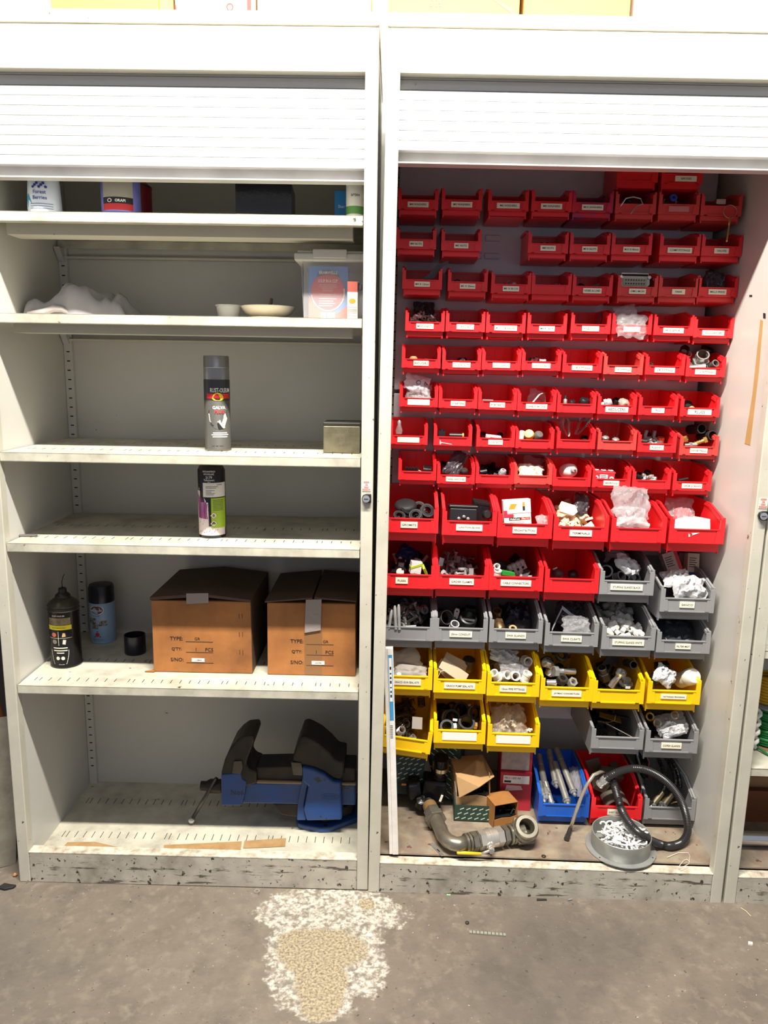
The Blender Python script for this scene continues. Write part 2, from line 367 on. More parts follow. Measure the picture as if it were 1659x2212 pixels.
def lock(cab, xc, z):
    b = MB().prism([(xc + 0.0105, z - 0.0105), (xc + 0.0105, z + 0.0105), (xc - 0.001, z + 0.0105), (xc - 0.0085, z + 0.0075), (xc - 0.0115, z), (xc - 0.0085, z - 0.0075), (xc - 0.001, z - 0.0105)], 'y', -0.007, 0.001).build('lock_housing', m_black, cab); bevel(b, 0.0015)
    k = MB().lathe([(0.0075, 0), (0.0085, 0.004), (0.0, 0.0042)], 20, T(xc - 0.001, -0.0072, z) @ RX(pi / 2)).build('lock_barrel', m_chrome, b, sharp=40)
    MB().box(xc - 0.006, xc + 0.004, -0.0122, -0.0114, z - 0.0008, z + 0.0008).build('keyhole', m_dark, b)
    st = MB().box(xc - 0.0105, xc + 0.009, -0.0006, 0.0004, z + 0.0165, z + 0.04).build('key_sticker', mat('sticker_paper', (226, 220, 204), 0.5), cab)
    rd = MB()
    for i, (s, w) in enumerate((('REMOVE', 0.0125), ('KEY', 0.006), ('AFTER', 0.0095), ('UNLOCKING', 0.0175))):
        zz = z + 0.0375 - i * 0.0058; rd.box(xc - 0.001 - w / 2, xc - 0.001 + w / 2, -0.0009, -0.0006, zz - 0.002, zz + 0.002)
        wt = wt if i else MB(); text_xz(wt, s, xc - 0.001, -0.00115, zz, 0.0024, w * 0.86)
    r = rd.build('red_print', mat('red_print', (196, 62, 48), 0.6), st); wt.build('lettering', m_white_ink, st)

left = cabinet('tambour_cabinet', 'pale grey tambour cupboard with raised shutter and nearly empty shelves', CL, 1.7195,
               [(1.6465, ()), (1.4285, ()), (1.1140, ((0.085, 0.11), (0.25, 0.275))), (0.8970, ((0.068, 0.092), (0.215, 0.24))), (0.5380, ((0.038, 0.058), (0.17, 0.19)))], 0.047, m_shelf, floor_slots=(0.125, 0.29))
lock(left, W - 0.0145, 1.016 + 0.006)
right = cabinet('tambour_cabinet', 'pale grey tambour cupboard packed with red, grey and yellow picking bins', CR, 1.760, [], 0.094, m_rust, wallx=0.013, yb=0.465)
lock(right, W - 0.0115, 1.010)
third = cabinet('tambour_cabinet', 'pale grey tambour cupboard holding cable spools and cartons', CT, 1.76, [(at(1650, 1155, CT, y=0.006).z, ()), (at(1650, 1406, CT, y=0.006).z, ()), (at(1640, 1661, CT, y=0.006).z, ())], 0.094, m_rust, wallx=0.02)
# marks on the right cupboard's side wall
XW = W - 0.0131
def wall_poly(n, pts, m, par=None):
    ps = [at(x, y, CR, x=XW) for x, y in pts]; o = MB().prism([(p.y, p.z) for p in ps], 'x', XW - 0.0006, XW - 0.0001).build(n, m, par or right); return o
wall_poly('tape_residue', [(1643, 690), (1649, 693), (1640, 800), (1621, 962), (1609, 958), (1626, 850)], mat('amber_tape_residue', (184, 150, 98), 0.4))
wall_poly('wall_hole', [(1649, 676), (1654, 677), (1654, 688), (1649, 687)], m_dark); wall_poly('wall_hole', [(1619, 637), (1625, 637), (1625, 641), (1619, 641)], m_dark)
# louvre panels on the back of the right cupboard
PAN_Y = 0.407
m_louvre = mat('louvre_panel_paint', (204, 204, 212), 0.4, dirt=((176, 174, 182), 6, 0.3))
for z0, z1 in ((1.265, 1.905), (0.62, 1.255), (0.30, 0.612)):
    p = MB().box(0.03, 0.868, PAN_Y, PAN_Y + 0.012, z0, z1).build('louvre_panel', m_louvre, right)
    bevel(p, 0.002)
    if z0 > 1.2:
        for zz in (1.618, 1.664):
            for k in range(2):
                x = 0.238 + k * 0.0455
                l = obj('louvre', bpy.data.meshes.get('louvre_pressing') or MB().prism([(0, 0.0), (-0.006, 0.0005), (-0.0075, 0.004), (-0.0065, 0.014), (0.0, 0.0165)], 'x', -0.019, 0.019).mesh('louvre_pressing', m_louvre), p)
                l.location = (x, PAN_Y, zz)
MB().lathe([(0.007, 0), (0.007, 0.005), (0.0, 0.0065)], 14, T(0.853, PAN_Y - 0.001, 1.263) @ RX(pi / 2)).build('panel_bolt', m_steel, right, sharp=40)

# ================================================================ picking bins
COLS = {'red': mat('red_bin_plastic', (226, 34, 40), 0.36, dirt=((200, 26, 34), 12, 0.3), spots=((120, 20, 20), 40, 0.76)),
        'faded': mat('faded_red_bin_plastic', (210, 58, 54), 0.5, dirt=((176, 44, 40), 14, 0.45)),
        'yellow': mat('yellow_bin_plastic', (246, 196, 8), 0.38, dirt=((214, 166, 10), 12, 0.35), spots=((120, 90, 20), 46, 0.74)),
        'grey': mat('grey_bin_plastic', (136, 136, 138), 0.38, dirt=((118, 117, 118), 12, 0.4)),
        'blue': mat('blue_bin_plastic', (30, 92, 190), 0.36, dirt=((24, 74, 160), 12, 0.35)),
        'bluered': mat('blue_streaked_red_plastic', (206, 24, 34), 0.4, dirt=[((60, 50, 120), 16, 1.0)])}
SIZES = {'S': dict(w=0.1000, h=0.0755, L=0.1425, lb=0.0128, lt=0.035, pt=0.0637, py=0.0595, pw=0.0087),
         'B': dict(w=0.1385, h=0.1150, L=0.250, lb=0.0256, lt=0.0615, pt=0.0924, py=0.0955, pw=0.0118)}
def bin_mesh(size, colour):
    nm = 'bin_%s_%s' % (size, colour)
    if nm in bpy.data.meshes: return bpy.data.meshes[nm]
    g = SIZES[size]; w, h, L, lb, lt, pt, py, pw = (g[k] for k in ('w', 'h', 'L', 'lb', 'lt', 'pt', 'py', 'pw'))
    t = 0.0022; mb = MB(); hw = w / 2; ins = 0.0035
    fy = lb * 0.75                                       # lower front wall is set back
    mb.box(-hw + ins + t, hw - ins - t, fy, L, 0.0, t)                        # bottom
    mb.box(-hw + ins + t, hw - ins - t, fy, fy + t, 0, lb + 0.003)               # lower front
    mb.box(-hw + ins + t, hw - ins - t, L - t, L, 0, h)                       # back
    for k in (-1, 0, 1): mb.box(k * w * 0.24 - 0.0012, k * w * 0.24 + 0.0012, L - t - 0.0016, L - t, t, h * 0.94)
    mb.box(-hw + ins, hw - ins, L - t - 0.003, L, h - 0.005, h)
    for s in (-1, 1):
        a, b = sorted((s * (hw - ins), s * (hw - ins - t)))
        mb.prism([(L, 0), (L, h), (py, h), (0.012, pt), (0.003, pt - 0.004), (0.003, lb), (fy, lb - 0.002), (fy, -0.002), (fy + 0.012, 0)], 'x', a, b)
        a, b = sorted((s * hw, s * (hw - ins)))                     # rim
        mb.prism([(L, h - 0.006), (L, h), (py, h), (0.014, pt), (0.012, pt - 0.007), (py - 0.003, h - 0.007)], 'x', a, b)
        a, b = sorted((s * (hw - ins - t), s * (hw - ins - t - 0.003)))    # inner stacking step
        mb.prism([(py + 0.03, h - 0.009), (py + 0.03, h - 0.004), (py, h - 0.004), (0.016, pt - 0.004), (0.016, pt - 0.011), (py - 0.002, h - 0.011)], 'x', a, b)
        a, b = sorted((s * hw, s * (hw - pw)))                      # front post
        mb.box(a, b, 0.0, 0.0045, lb, pt - 0.006)
        a, b = sorted((s * hw, s * (hw - pw * 0.55))); mb.box(a, b, 0.001, 0.013, pt - 0.0065, pt)
        a, b = sorted((s * (hw - ins), s * (hw - ins - 0.003))); mb.box(a, b, fy - 0.001, fy + 0.006, -0.004, 0.002)   # skirt tabs
        # raised cheeks beside the card slot
        x1, x2, x3 = hw - pw, hw - pw - w * 0.075, hw - pw - w * 0.05
        mb.prism([(s * x1, lb), (s * x1, lt), (s * x3, lt), (s * (x3 - 0.0), lt - 0.003), (s * x2, lb + 0.0035), (s * x2, lb)][::s], 'y', 0.0, 0.004)
    mb.box(-hw + pw, hw - pw, 0.0022, 0.0045, lb, lt)                     # lip
    mb.box(-hw + pw, hw - pw, 0.0, 0.004, lb, lb + 0.0028)               # bottom ledge
    mb.box(-hw + pw, hw - pw, -0.001, 0.006, lt - 0.001, lt + 0.001)       # lip rim
    return mb.mesh(nm, COLS[colour])
CW = {'S': 0.052, 'B': 0.078}
def picking_bin(size, colour, loc, label, text=None, card=None, rot=(0, 0, 0), M=CR, group=None, cs=1.0, ch=None, hand=False, sc=1.0, dx=0.0):
    g = SIZES[size]
    o = obj('picking_bin', bin_mesh(size, colour)); tag(o, label, 'bin', group or ('small bins on the louvre panel' if size == 'S' else 'large bins on the louvre panel'))
    put(o, M, loc, rot, sc)
    if text is not None:
        cw = CW[size] * cs; chh = ch or (0.0125 if size == 'S' else 0.0155); zc = (g['lb'] + g['lt']) / 2 + (0.001 if size == 'S' else 0.002)
        c = MB().box(dx - cw / 2, dx + cw / 2, -0.0006, 0.0024, zc - chh / 2, zc + chh / 2).build('label_card', card or m_card, o)
        if text:
            tb = MB(); text_xz(tb, text, dx, -0.0009, zc, chh * (0.36 if not hand else 0.55), cw * 0.86, bold=0.012, sx=1.12 if not hand else 0.9)
            tb.build('lettering', m_ink, c)
    return o
m_cardw = mat('plain_white_card', (236, 232, 224), 0.6)
S_ = 'small red bin whose card reads '; B_ = 'large '
ROWS = [
 # size, front depth, [(left px, right px, lip bottom px, colour, text, label, extra)]
 ('S', 0.259, [(1328.7, 1424, 392.6, 'red', None, 'small red bin stacked on top of the bin with the bent wire clip'), (1427, 1518, 397, 'red', 'GAUGES', S_ + 'GAUGES, stacked on another', dict(dx=0.0095))]),
 ('S', 0.255, [(861, 944.7, 452.7, 'red', 'M4 WASHERS', S_ + 'M4 WASHERS'), (952.6, 1041.5, 453, 'red', 'M5 WASHERS', S_ + 'M5 WASHERS'), (1053, 1142, 455.4, 'red', 'M6 WASHERS', S_ + 'M6 WASHERS', dict(cs=1.08)),
   (1145.7, 1236, 456.7, 'red', 'M8 WASHERS', S_ + 'M8 WASHERS'), (1236, 1323, 459, 'bluered', 'M10 WASHERS', 'small red bin streaked with blue whose card reads M10 WASHERS'), (1327, 1417, 461.7, 'faded', None, 'small faded red bin with a bent wire clip in it'),
   (1420, 1511, 462.6, 'faded', '', 'small faded red bin with a blank pink card and a blue ring', dict(card=mat('pink_card', (206, 120, 120), 0.6), cs=0.95)), (1512.7, 1601, 466, 'faded', None, 'small faded red bin with a key ring hanging over its lip')]),
 ('S', 0.255, [(856.6, 940.7, 537.6, 'red', 'M4 NUTS', S_ + 'M4 NUTS', dict(cs=0.65)), (952, 1040, 541.6, 'red', 'M5 NUTS', S_ + 'M5 NUTS', dict(cs=0.68)), (1138, 1228.5, 547, 'red', 'M8 NUTS', S_ + 'M8 NUTS', dict(cs=0.72)), (1227.7, 1319, 549, 'red', 'M10 NUTS', S_ + 'M10 NUTS', dict(cs=0.72)),
   (1317.6, 1409, 550, 'red', 'M10 X 45mm', S_ + 'M10 X 45mm', dict(cs=0.78)), (1421, 1514, 551.7, 'red', 'COMP FITTINGS', S_ + 'COMP FITTINGS', dict(cs=1.15)), (1512.7, 1604, 553, 'red', 'VALVES', S_ + 'VALVES', dict(cs=0.68))]),
 ('S', 0.255, [(869, 954, 624.6, 'red', 'M4 X 12mm', S_ + 'M4 X 12mm', dict(cs=0.75)), (966, 1053.4, 629, 'red', 'M5 X 20mm', S_ + 'M5 X 20mm', dict(cs=0.75)), (1058.7, 1147.6, 634.4, 'red', 'M5 X 50 C/S', S_ + 'M5 X 50 C/S', dict(cs=0.78)), (1146.8, 1233.8, 635.8, 'red', None, 'small red bin without a card beside the M5 X 50 C/S bin'),
   (1233, 1324.5, 638.8, 'red', 'NOBEL & LUND', 'small red bin between the bin without a card and the grey connector', dict(cs=0.88)), (1331.4, 1421, 640, 'faded', 'DMG MORI', 'small faded red bin holding the big grey multi-pin connector', dict(cs=0.8)), (1421, 1508.5, 641, 'faded', 'HAAS', 'small empty red bin beside the bin with the grey connector', dict(cs=0.62)), (1510, 1601, 641.6, 'red', 'MILLS PRESS', 'small red bin holding a dark grey bag under the VALVES bin', dict(cs=0.85))]),
 ('S', 0.255, [(876, 959, 715.3, 'red', 'M8 ROOF BOLTS', S_ + 'M8 ROOF BOLTS', dict(cs=0.85)), (962.4, 1046.8, 716.7, 'red', 'TORX SCREWS', S_ + 'TORX SCREWS', dict(cs=0.85)), (1048, 1135.6, 719.3, 'red', 'M5 NUTS & WASHERS', S_ + 'M5 NUTS & WASHERS', dict(cs=1.1)), (1137, 1224.5, 720.6, 'red', 'M8 X 16mm', S_ + 'M8 X 16mm', dict(cs=0.75)),
   (1231, 1319, 720.5, 'red', 'XYZ2000TC', 'small red bin holding a loop of black cable', dict(cs=0.82)), (1319, 1409, 722, 'red', '', 'small red bin with a clear bag hanging over its card', dict(cs=0.8)), (1409, 1499, 724.6, 'red', 'BRIDGEPORT', 'small empty red bin right beside the clear bag that hangs out', dict(cs=0.98)), (1499, 1591.5, 730, 'red', 'COLCHESTER', 'small red bin at the side wall right above the 1/2 inch fittings', dict(cs=1.05))]),
 ('S', 0.255, [(867.7, 951, 795, 'red', 'REDUCERS', S_ + 'REDUCERS in print', dict(cs=0.75)), (954, 1039, 798.8, 'red', 'LOCKING NUTS', S_ + 'LOCKING NUTS', dict(cs=0.88)), (1041, 1124, 799.6, 'red', '20mm GLANDS', S_ + '20mm GLANDS', dict(cs=0.85)), (1126, 1211, 800.4, 'red', '20mm SOCKETS', S_ + '20mm SOCKETS', dict(cs=0.9)),
   (1212.5, 1301, 805, 'red', '1/8" FITTINGS', S_ + 'one eighth inch fittings', dict(cs=1.0)), (1302, 1388.7, 809, 'faded', '1/4" FITTINGS', 'small faded red bin whose card reads quarter inch fittings', dict(cs=0.8)), (1391, 1479.5, 810, 'red', '3/8" FITTINGS', S_ + 'three eighths inch fittings', dict(cs=0.98)), (1479.5, 1566.6, 814, 'red', '1/2" FITTINGS', 'small red bin heaped with big steel pipe unions', dict(cs=1.0))]),
 ('S', 0.255, [(863, 945, 879, 'red', '', 'small red bin with a wide blank card and a stuffed clear bag', dict(cs=1.1, ch=0.0145)), (946.8, 1031, 881.8, 'red', 'STARTERS', S_ + 'STARTERS', dict(cs=0.72)), (1032, 1115.8, 885, 'red', 'PCB PARTS', S_ + 'PCB PARTS', dict(cs=0.75)), (1116.6, 1200.6, 888.4, 'red', 'CARBON BRUSHES', S_ + 'CARBON BRUSHES', dict(cs=1.05)),
   (1202.8, 1286, 891.6, 'red', None, 'small red bin without a card beside the CARBON BRUSHES bin'), (1288.5, 1375, 894.9, 'red', 'REDUCERS', 'small red bin with REDUCERS handwritten on a wide card', dict(cs=1.12, ch=0.0135, hand=True, card=m_cardw)), (1377, 1464, 897, 'red', 'PCL', S_ + 'PCL', dict(cs=0.62)), (1467, 1554, 900.4, 'red', 'PLUGS', 'small red bin with PLUGS handwritten on a wide card', dict(cs=1.15, ch=0.0135, hand=True, card=m_cardw))]),
 ('S', 0.255, [(840.5, 923.4, 960, 'red', '', 'small red bin with a wide blank card and a clear bulb', dict(cs=1.1, ch=0.0135)), (936, 1019, 962.7, 'red', None, 'small red bin with a torn scrap of card and black parts'), (1028, 1111.8, 965.4, 'red', 'CONTACTS', S_ + 'CONTACTS', dict(cs=0.72)), (1112, 1196.7, 968.8, 'red', None, 'small red bin holding yellow and grey button caps'),
   (1201, 1285.8, 969, 'red', None, 'small red bin stuffed with loops of grey cable tie'), (1288.5, 1375, 971.8, 'faded', None, 'small faded red bin holding silver knobs with pins'), (1375.7, 1460, 977, 'red', 'PUSH FIT', S_ + 'PUSH FIT', dict(cs=0.68)), (1463, 1554, 983.7, 'faded', 'HOSE TAILS', 'small faded red bin whose card reads HOSE TAILS', dict(cs=0.85))]),
 ('S', 0.255, [(860, 942, 1037, 'red', None, 'small red bin holding a black terminal strip'), (943, 1025.6, 1045, 'red', 'PANEL SWITCHES', S_ + 'PANEL SWITCHES', dict(cs=1.0)), (1027, 1109, 1045, 'red', None, 'small red bin without a card beside the PANEL SWITCHES bin'), (1109, 1192.7, 1046, 'faded', None, 'small faded red bin holding a hazy bag of beige parts'),
   (1192, 1276, 1050.7, 'red', None, 'small red bin holding the white nozzle bottle'), (1277.5, 1362, 1053.4, 'red', 'BEARINGS', S_ + 'BEARINGS', dict(cs=0.78)), (1363, 1449, 1056, 'red', None, 'small red bin without a card between BEARINGS and GRUB SCREWS'), (1450, 1537.6, 1059.8, 'red', 'GRUB SCREWS', S_ + 'GRUB SCREWS', dict(cs=1.0))]),
 ('B', 0.155, [(827, 944.7, 1150.6, 'red', 'GROMITS', 'large red bin whose card reads GROMITS', dict(cs=0.55, dx=-0.005)), (954, 1072, 1156.7, 'red', 'JUNCTION BOXES', 'large red bin whose card reads JUNCTION BOXES', dict(cs=0.85)), (1074, 1190.8, 1162.5, 'red', 'PENDANT BUTTONS', 'large red bin whose card reads PENDANT BUTTONS', dict(cs=0.78)), (1195, 1312, 1168.7, 'red', 'TERMINALS', 'large red bin whose card reads TERMINALS', dict(cs=0.72)), (1319, 1436.6, 1172, 'red', None, 'large red bin without a card holding a clear bag of tubes'), (1443.5, 1562.5, 1174, 'red', None, 'large red bin with torn white scraps on its lip')]),
 ('B', 0.155, [(821, 936.7, 1270.8, 'red', 'FUSES', 'large red bin whose card reads FUSES', dict(cs=0.42, dx=-0.02, sc=(0.97, 1, 1))), (939, 1054, 1273, 'red', 'GIRDER CLAMPS', 'large red bin whose card reads GIRDER CLAMPS', dict(cs=0.8)), (1055.5, 1171.5, 1276, 'red', 'CABLE CONNECTORS', 'large red bin whose card reads CABLE CONNECTORS', dict(cs=1.0)), (1175, 1292, 1280.7, 'red', None, 'large red bin without a card under the TERMINALS bin'), (1295.5, 1409, 1285, 'grey', 'STUFFING GLANDS BLACK', 'large grey bin whose card reads STUFFING GLANDS BLACK', dict(cs=1.05)), (1421, 1544.5, 1322.8, 'grey', 'SANCO', 'large grey bin stuffed with a crumpled white bag and boxes', dict(cs=0.48))]),
 ('B', 0.155, [(818, 931.4, 1383.5, 'grey', None, 'large grey bin full of loose bolts'), (938.6, 1050.8, 1386, 'grey', '20mm CONDUIT', 'large grey bin whose card reads 20mm CONDUIT', dict(cs=0.75)), (1055.5, 1170.7, 1388.8, 'grey', 'SWA GLANDS', 'large grey bin whose card reads SWA GLANDS', dict(cs=0.68)), (1175.4, 1291, 1396, 'grey', 'SWA CLEATS', 'large grey bin whose card reads SWA CLEATS', dict(cs=0.68)), (1295.5, 1416, 1403.8, 'grey', 'STUFFING GLANDS WHITE', 'large grey bin whose card reads STUFFING GLANDS WHITE', dict(cs=1.05)), (1416, 1533, 1408.7, 'grey', 'FILTER MIST', 'large grey bin whose card reads FILTER MIST', dict(cs=0.5, sc=(1, 1, 0.9)))]),
 ('B', 0.155, [(819, 932.7, 1489, 'yellow', 'GRACO GUN SEAL KITS', 'large yellow bin whose card reads GUN SEAL KITS', dict(cs=0.95, dx=0.002)), (936.7, 1047.6, 1497.3, 'yellow', 'GRACO PUMP SEAL KITS', 'large yellow bin whose card reads PUMP SEAL KITS', dict(cs=1.05)), (1050, 1164.8, 1504, 'yellow', '15mm PIPE FITTINGS', 'large yellow bin whose card reads 15mm PIPE FITTINGS', dict(cs=0.9)), (1167.5, 1278, 1513.9, 'yellow', 'JAYMAC CONNECTORS', 'large yellow bin full of steel hose couplings', dict(cs=1.0)), (1275, 1393.7, 1519.4, 'yellow', None, 'large yellow bin without a card holding chrome elbows', dict(sc=(0.97, 1, 1))), (1396.5, 1511, 1520.8, 'yellow', 'VICTORIAN PROVISION', 'large yellow bin with a white cap and a faded card', dict(cs=0.85, ch=0.012))]),
 ('B', 0.155, [(936.7, 1046.8, 1606, 'yellow', '', 'large yellow bin with a blank card holding black hose clamps', dict(cs=1.18, ch=0.022, card=m_cardw)), (1050.8, 1164.8, 1612.7, 'yellow', '', 'large yellow bin with a blank card holding a clear bag', dict(cs=1.18, ch=0.022, card=m_cardw)), (1273, 1391, 1616, 'grey', None, 'large grey bin without a card holding folded metal strips', dict(sc=(1, 1, 0.9))), (1392, 1505.8, 1626, 'grey', 'COPEX GLANDS', 'large grey bin holding a clear bag with brass rings', dict(cs=0.68))]),
]
BINS = {}
for r, (size, yf, row) in enumerate(ROWS):
    g = SIZES[size]
    for k, e in enumerate(row):
        a, b_, yb, colour, text, label = e[:6]; kw = e[6] if len(e) > 6 else {}
        p = at((a + b_) / 2, yb, CR, y=yf); z = p.z - g['lb']; p.x = min(max(p.x, 0.0145 + g['w'] / 2), 0.8855 - g['w'] / 2)
        BINS[(r, k)] = (p.x, yf, z, size)
        picking_bin(size, colour, (p.x, yf, z), label, text, **kw)
# the tilted spring bin, and the three bins standing on the cupboard floor
p = at(885, 1621, CR, y=0.15); BINS['springs'] = (p.x - 0.0175, 0.15, p.z - 0.025, 'B')
picking_bin('B', 'yellow', (p.x - 0.0175, 0.15, p.z - 0.027), 'large yellow bin hanging tilted and full of springs', None, rot=(0, radians(6), radians(-2)))
FLB = {}
for n, a, b_, yb, colour, text, label, rz in (('blue', 1160, 1273, 1764.5, 'blue', None, 'large blue bin of anchor bolts standing on the cupboard floor', 0.0), ('redf', 1274.5, 1385, 1769, 'red', 'SHEET GLANDS', 'large red bin with a half pipe standing on the cupboard floor', 0.0), ('greyf', 1387, 1503, 1771, 'grey', None, 'large grey bin of braided hoses standing on the cupboard floor', 0.0)):
    p = at((a + b_) / 2, yb, CR, z=0.125); p.x = min(p.x, 0.8175); FLB[n] = (p.x, p.y, 0.0955)
    picking_bin('B', colour, (p.x, p.y, 0.0992), label, text, rot=(0, 0, rz), group='large bins on the cupboard floor', cs=0.6, sc=(1, 0.85, 1))
# ================================================================ contents of the left cupboard
S1, S2, S3, S4, S5, S6 = 1.6473, 1.4293, 1.1148, 0.8978, 0.5388, 0.0478
def M1(name, col, rough=0.45, **k): return mat(name, col, rough, **k)
# ---- top shelf
q = at(97, 440, CL, y=0.10); r = empty('refill_pouch', 'pale blue white tub printed Forest Berries on the dark top shelf', 'tub'); put(r, CL, (q.x, 0.10, S1))
body = MB().lathe([(0.0, 0), (0.036, 0.0), (0.0375, 0.02), (0.0345, 0.075), (0.031, 0.105), (0.016, 0.12), (0.0, 0.12)], 28).build('tub_body', M1('pale_blue_plastic', (206, 216, 230), 0.35), r, sharp=40)
mb = MB(); [text_cyl(mb, t, 0.0372, 0.12, z, h, 0.034, 0.01) for t, z, h in (('Forest', 0.052, 0.008), ('Berries', 0.040, 0.008))]
mb.build('lettering', M1('navy_print', (38, 44, 130), 0.5), r); mb = MB()
for k in range(7): mb2 = cyl_poly(mb, ellipse(-0.010 + 0.0048 * k, 0.063 + 0.004 * (k % 3), 0.0034, 0.003, 10), 0.0371)
fo = mb.build('berry_print', M1('navy_print', (38, 44, 130), 0.5), r); fo['kind'] = 'stuff'
mb = MB(); cyl_poly(mb, [(-0.030, 0.02), (-0.014, 0.026), (-0.020, 0.036), (-0.028, 0.05), (-0.034, 0.04)], 0.0376); cyl_poly(mb, [(-0.032, 0.002), (-0.02, 0.002), (-0.026, 0.012)], 0.0376); mb.build('teal_splash', M1('teal_print', (40, 150, 190), 0.5), r)
mb = MB(); [cyl_patch(mb, 0.0378, -0.5, 0.9, z, z + 0.0012) for z in (0.026, 0.021, 0.016)]; mb.build('small_print', M1('blue_grey_print', (92, 104, 140), 0.5), r)
q = at(262, 440, CL, y=0.12); r = empty('cleaner_jug', 'violet blue plastic jug with a black and red label on the top shelf', 'jug'); put(r, CL, (q.x, 0.12, S1))
MB().lathe([(0, 0), (0.040, 0), (0.0445, 0.006), (0.0445, 0.012), (0.0425, 0.016), (0.0445, 0.02), (0.0445, 0.09), (0.02, 0.12), (0, 0.12)], 32).build('jug_body', M1('violet_plastic', (112, 114, 190), 0.35), r, sharp=40)
for n, z0, z1, c in (('label_panel', 0.046, 0.085, (150, 146, 136)), ('black_band', 0.032, 0.046, (28, 26, 30)), ('red_band', 0.018, 0.032, (176, 40, 50))):
    mb = MB(); cyl_patch(mb, 0.0449, -0.7, 0.95, z0, z1, 14); mb.build(n, M1(n, c, 0.5), r)
mb = MB(); text_cyl(mb, 'ORAPI', 0.0453, 0.28, 0.0385, 0.0062, 0.026, 0.02); mb.build('lettering', m_white_ink, r)
mb = MB(); [cyl_poly(mb, [(-0.012 + 0.0055 * cos(a) * k, 0.0385 + 0.0042 * sin(a) * k) for k, a in ((1, a0), (1, a0 + 0.35), (0.72, a0 + 0.35), (0.72, a0))], 0.0453) for a0 in [0.35 * i for i in range(18)]]; mb.build('ring_logo', m_white_ink, r)
q = at(300, 440, CL, y=0.225); r = empty('red_canister', 'dark red canister standing behind the violet jug', 'canister'); put(r, CL, (q.x - 0.012, 0.225, S1))
MB().lathe([(0, 0), (0.042, 0), (0.043, 0.003), (0.043, 0.1), (0.03, 0.112), (0, 0.112)], 28).build('canister_body', M1('dark_red_paint', (120, 22, 34), 0.4), r, sharp=40); MB().lathe([(0.044, 0.096), (0.044, 0.1), (0, 0.1005)], 28).build('rim', m_dsteel, r, sharp=40)
q = at(580, 450, CL, y=0.15); r = empty('wrapped_carton', 'small cardboard carton wrapped in black film on the top shelf', 'carton'); put(r, CL, (q.x, 0.10, S1), (0, 0, 0.06))
MB().box(-0.066, 0.060, 0, 0.12, 0, 0.085).build('carton_body', m_kraft2, r); MB().box(-0.067, 0.061, -0.001, 0.121, 0.017, 0.086).build('black_film', M1('black_film', (22, 22, 28), 0.25, bump=(30, 0.6, 0.004)), r)
MB().box(-0.032, 0.016, -0.0012, 0, 0.0005, 0.0165).build('paper_label', m_paper, r)
q = at(739, 450, CL, y=0.2); r = empty('blue_carton', 'slim bright blue carton beside the green banded tub', 'carton'); put(r, CL, (q.x, 0.17, S1))
MB().box(-0.016, 0.03, 0, 0.1, 0, 0.085).build('carton_body', M1('blue_card', (34, 120, 190), 0.5), r); mb = MB(); text_xz(mb, 'Ster', 0.001, -0.0006, 0.05, 0.007, 0.02); mb.build('lettering', m_white_ink, r)
q = at(768, 440, CL, y=0.11); r = empty('banded_tub', 'white tub with a green band at the end of the top shelf', 'tub'); put(r, CL, (q.x - 0.001, 0.11, S1))
MB().lathe([(0, 0), (0.0195, 0), (0.021, 0.005), (0.021, 0.088), (0.016, 0.098), (0, 0.098)], 28).build('tub_body', M1('white_tub_plastic', (214, 212, 206), 0.4), r, sharp=40)
mb = MB(); cyl_patch(mb, 0.0213, -1.9, 1.9, 0.019, 0.036, 24); mb.build('green_band', M1('green_print', (84, 136, 70), 0.5), r)
mb = MB(); text_cyl(mb, 'artex', 0.0213, 0.1, 0.060, 0.006, 0.022, 0.01); mb.build('lettering', M1('grey_print', (70, 70, 76), 0.5), r)

# ---- second shelf: cloth, cup, bowl on a plate, storage box
def cloth():
    rnd = random.Random(5); nx, ny = 44, 26; vs_ = []; fs = []
    for j in range(ny + 1):
        for i in range(nx + 1):
            u = i / nx; v = j / ny
            prof = (0.018 + 0.022 * min(1, u / 0.16)) if u < 0.2 else 0.040 + 0.034 * sin(pi * min(1, (u - 0.2) / 0.62)) ** 0.8 if u < 0.85 else 0.040 * (1 - (u - 0.85) / 0.15) + 0.012
            ed = min(1, u / 0.03) * min(1, (1 - u) / 0.05) * min(1, v / 0.12) * min(1, (1 - v) / 0.12)
            f = 0.007 * sin(14 * u + 5 * v) + 0.005 * sin(26 * u - 9 * v + 1) + 0.004 * sin(9 * v + 30 * u * u) + 0.0035 * abs(sin(18 * u + 14 * v))
            z = (prof * (0.55 + 0.45 * sin(pi * min(1, v + 0.12))) + f) * max(0.06, ed ** 0.5)
            vs_.append((-0.125 + 0.25 * u + 0.008 * sin(7 * v + 3), -0.09 + 0.18 * v + 0.01 * sin(9 * u), max(0.0012, z)))
    fs = [(j * (nx + 1) + i, j * (nx + 1) + i + 1, (j + 1) * (nx + 1) + i + 1, (j + 1) * (nx + 1) + i) for j in range(ny) for i in range(nx)]
    return MB().add(vs_, fs)
m_cloth = M1('grey_fleece', (158, 156, 160), 0.95, dirt=((138, 136, 142), 20, 0.5), bump=(420, 0.35))
q = at(160, 676, CL, y=0.14); c = cloth().build('fleece_cloth', m_cloth, None, smooth=True); tag(c, 'crumpled grey fleece cloth lying on the shelf', 'cloth'); put(c, CL, (0.165, 0.225, S2 + 0.0002), (0, 0, 0), (1.02, 0.9, 1.0))
MB().tube([(-0.11, -0.088, 0.008), (-0.07, -0.094, 0.012), (-0.045, -0.092, 0.02), (-0.025, -0.094, 0.018), (-0.005, -0.09, 0.006)], 0.007, 8, radii=[0.005, 0.008, 0.009, 0.007, 0.004]).build('hem_fold', M1('pale_fleece', (184, 176, 176), 0.95), c, smooth=True)
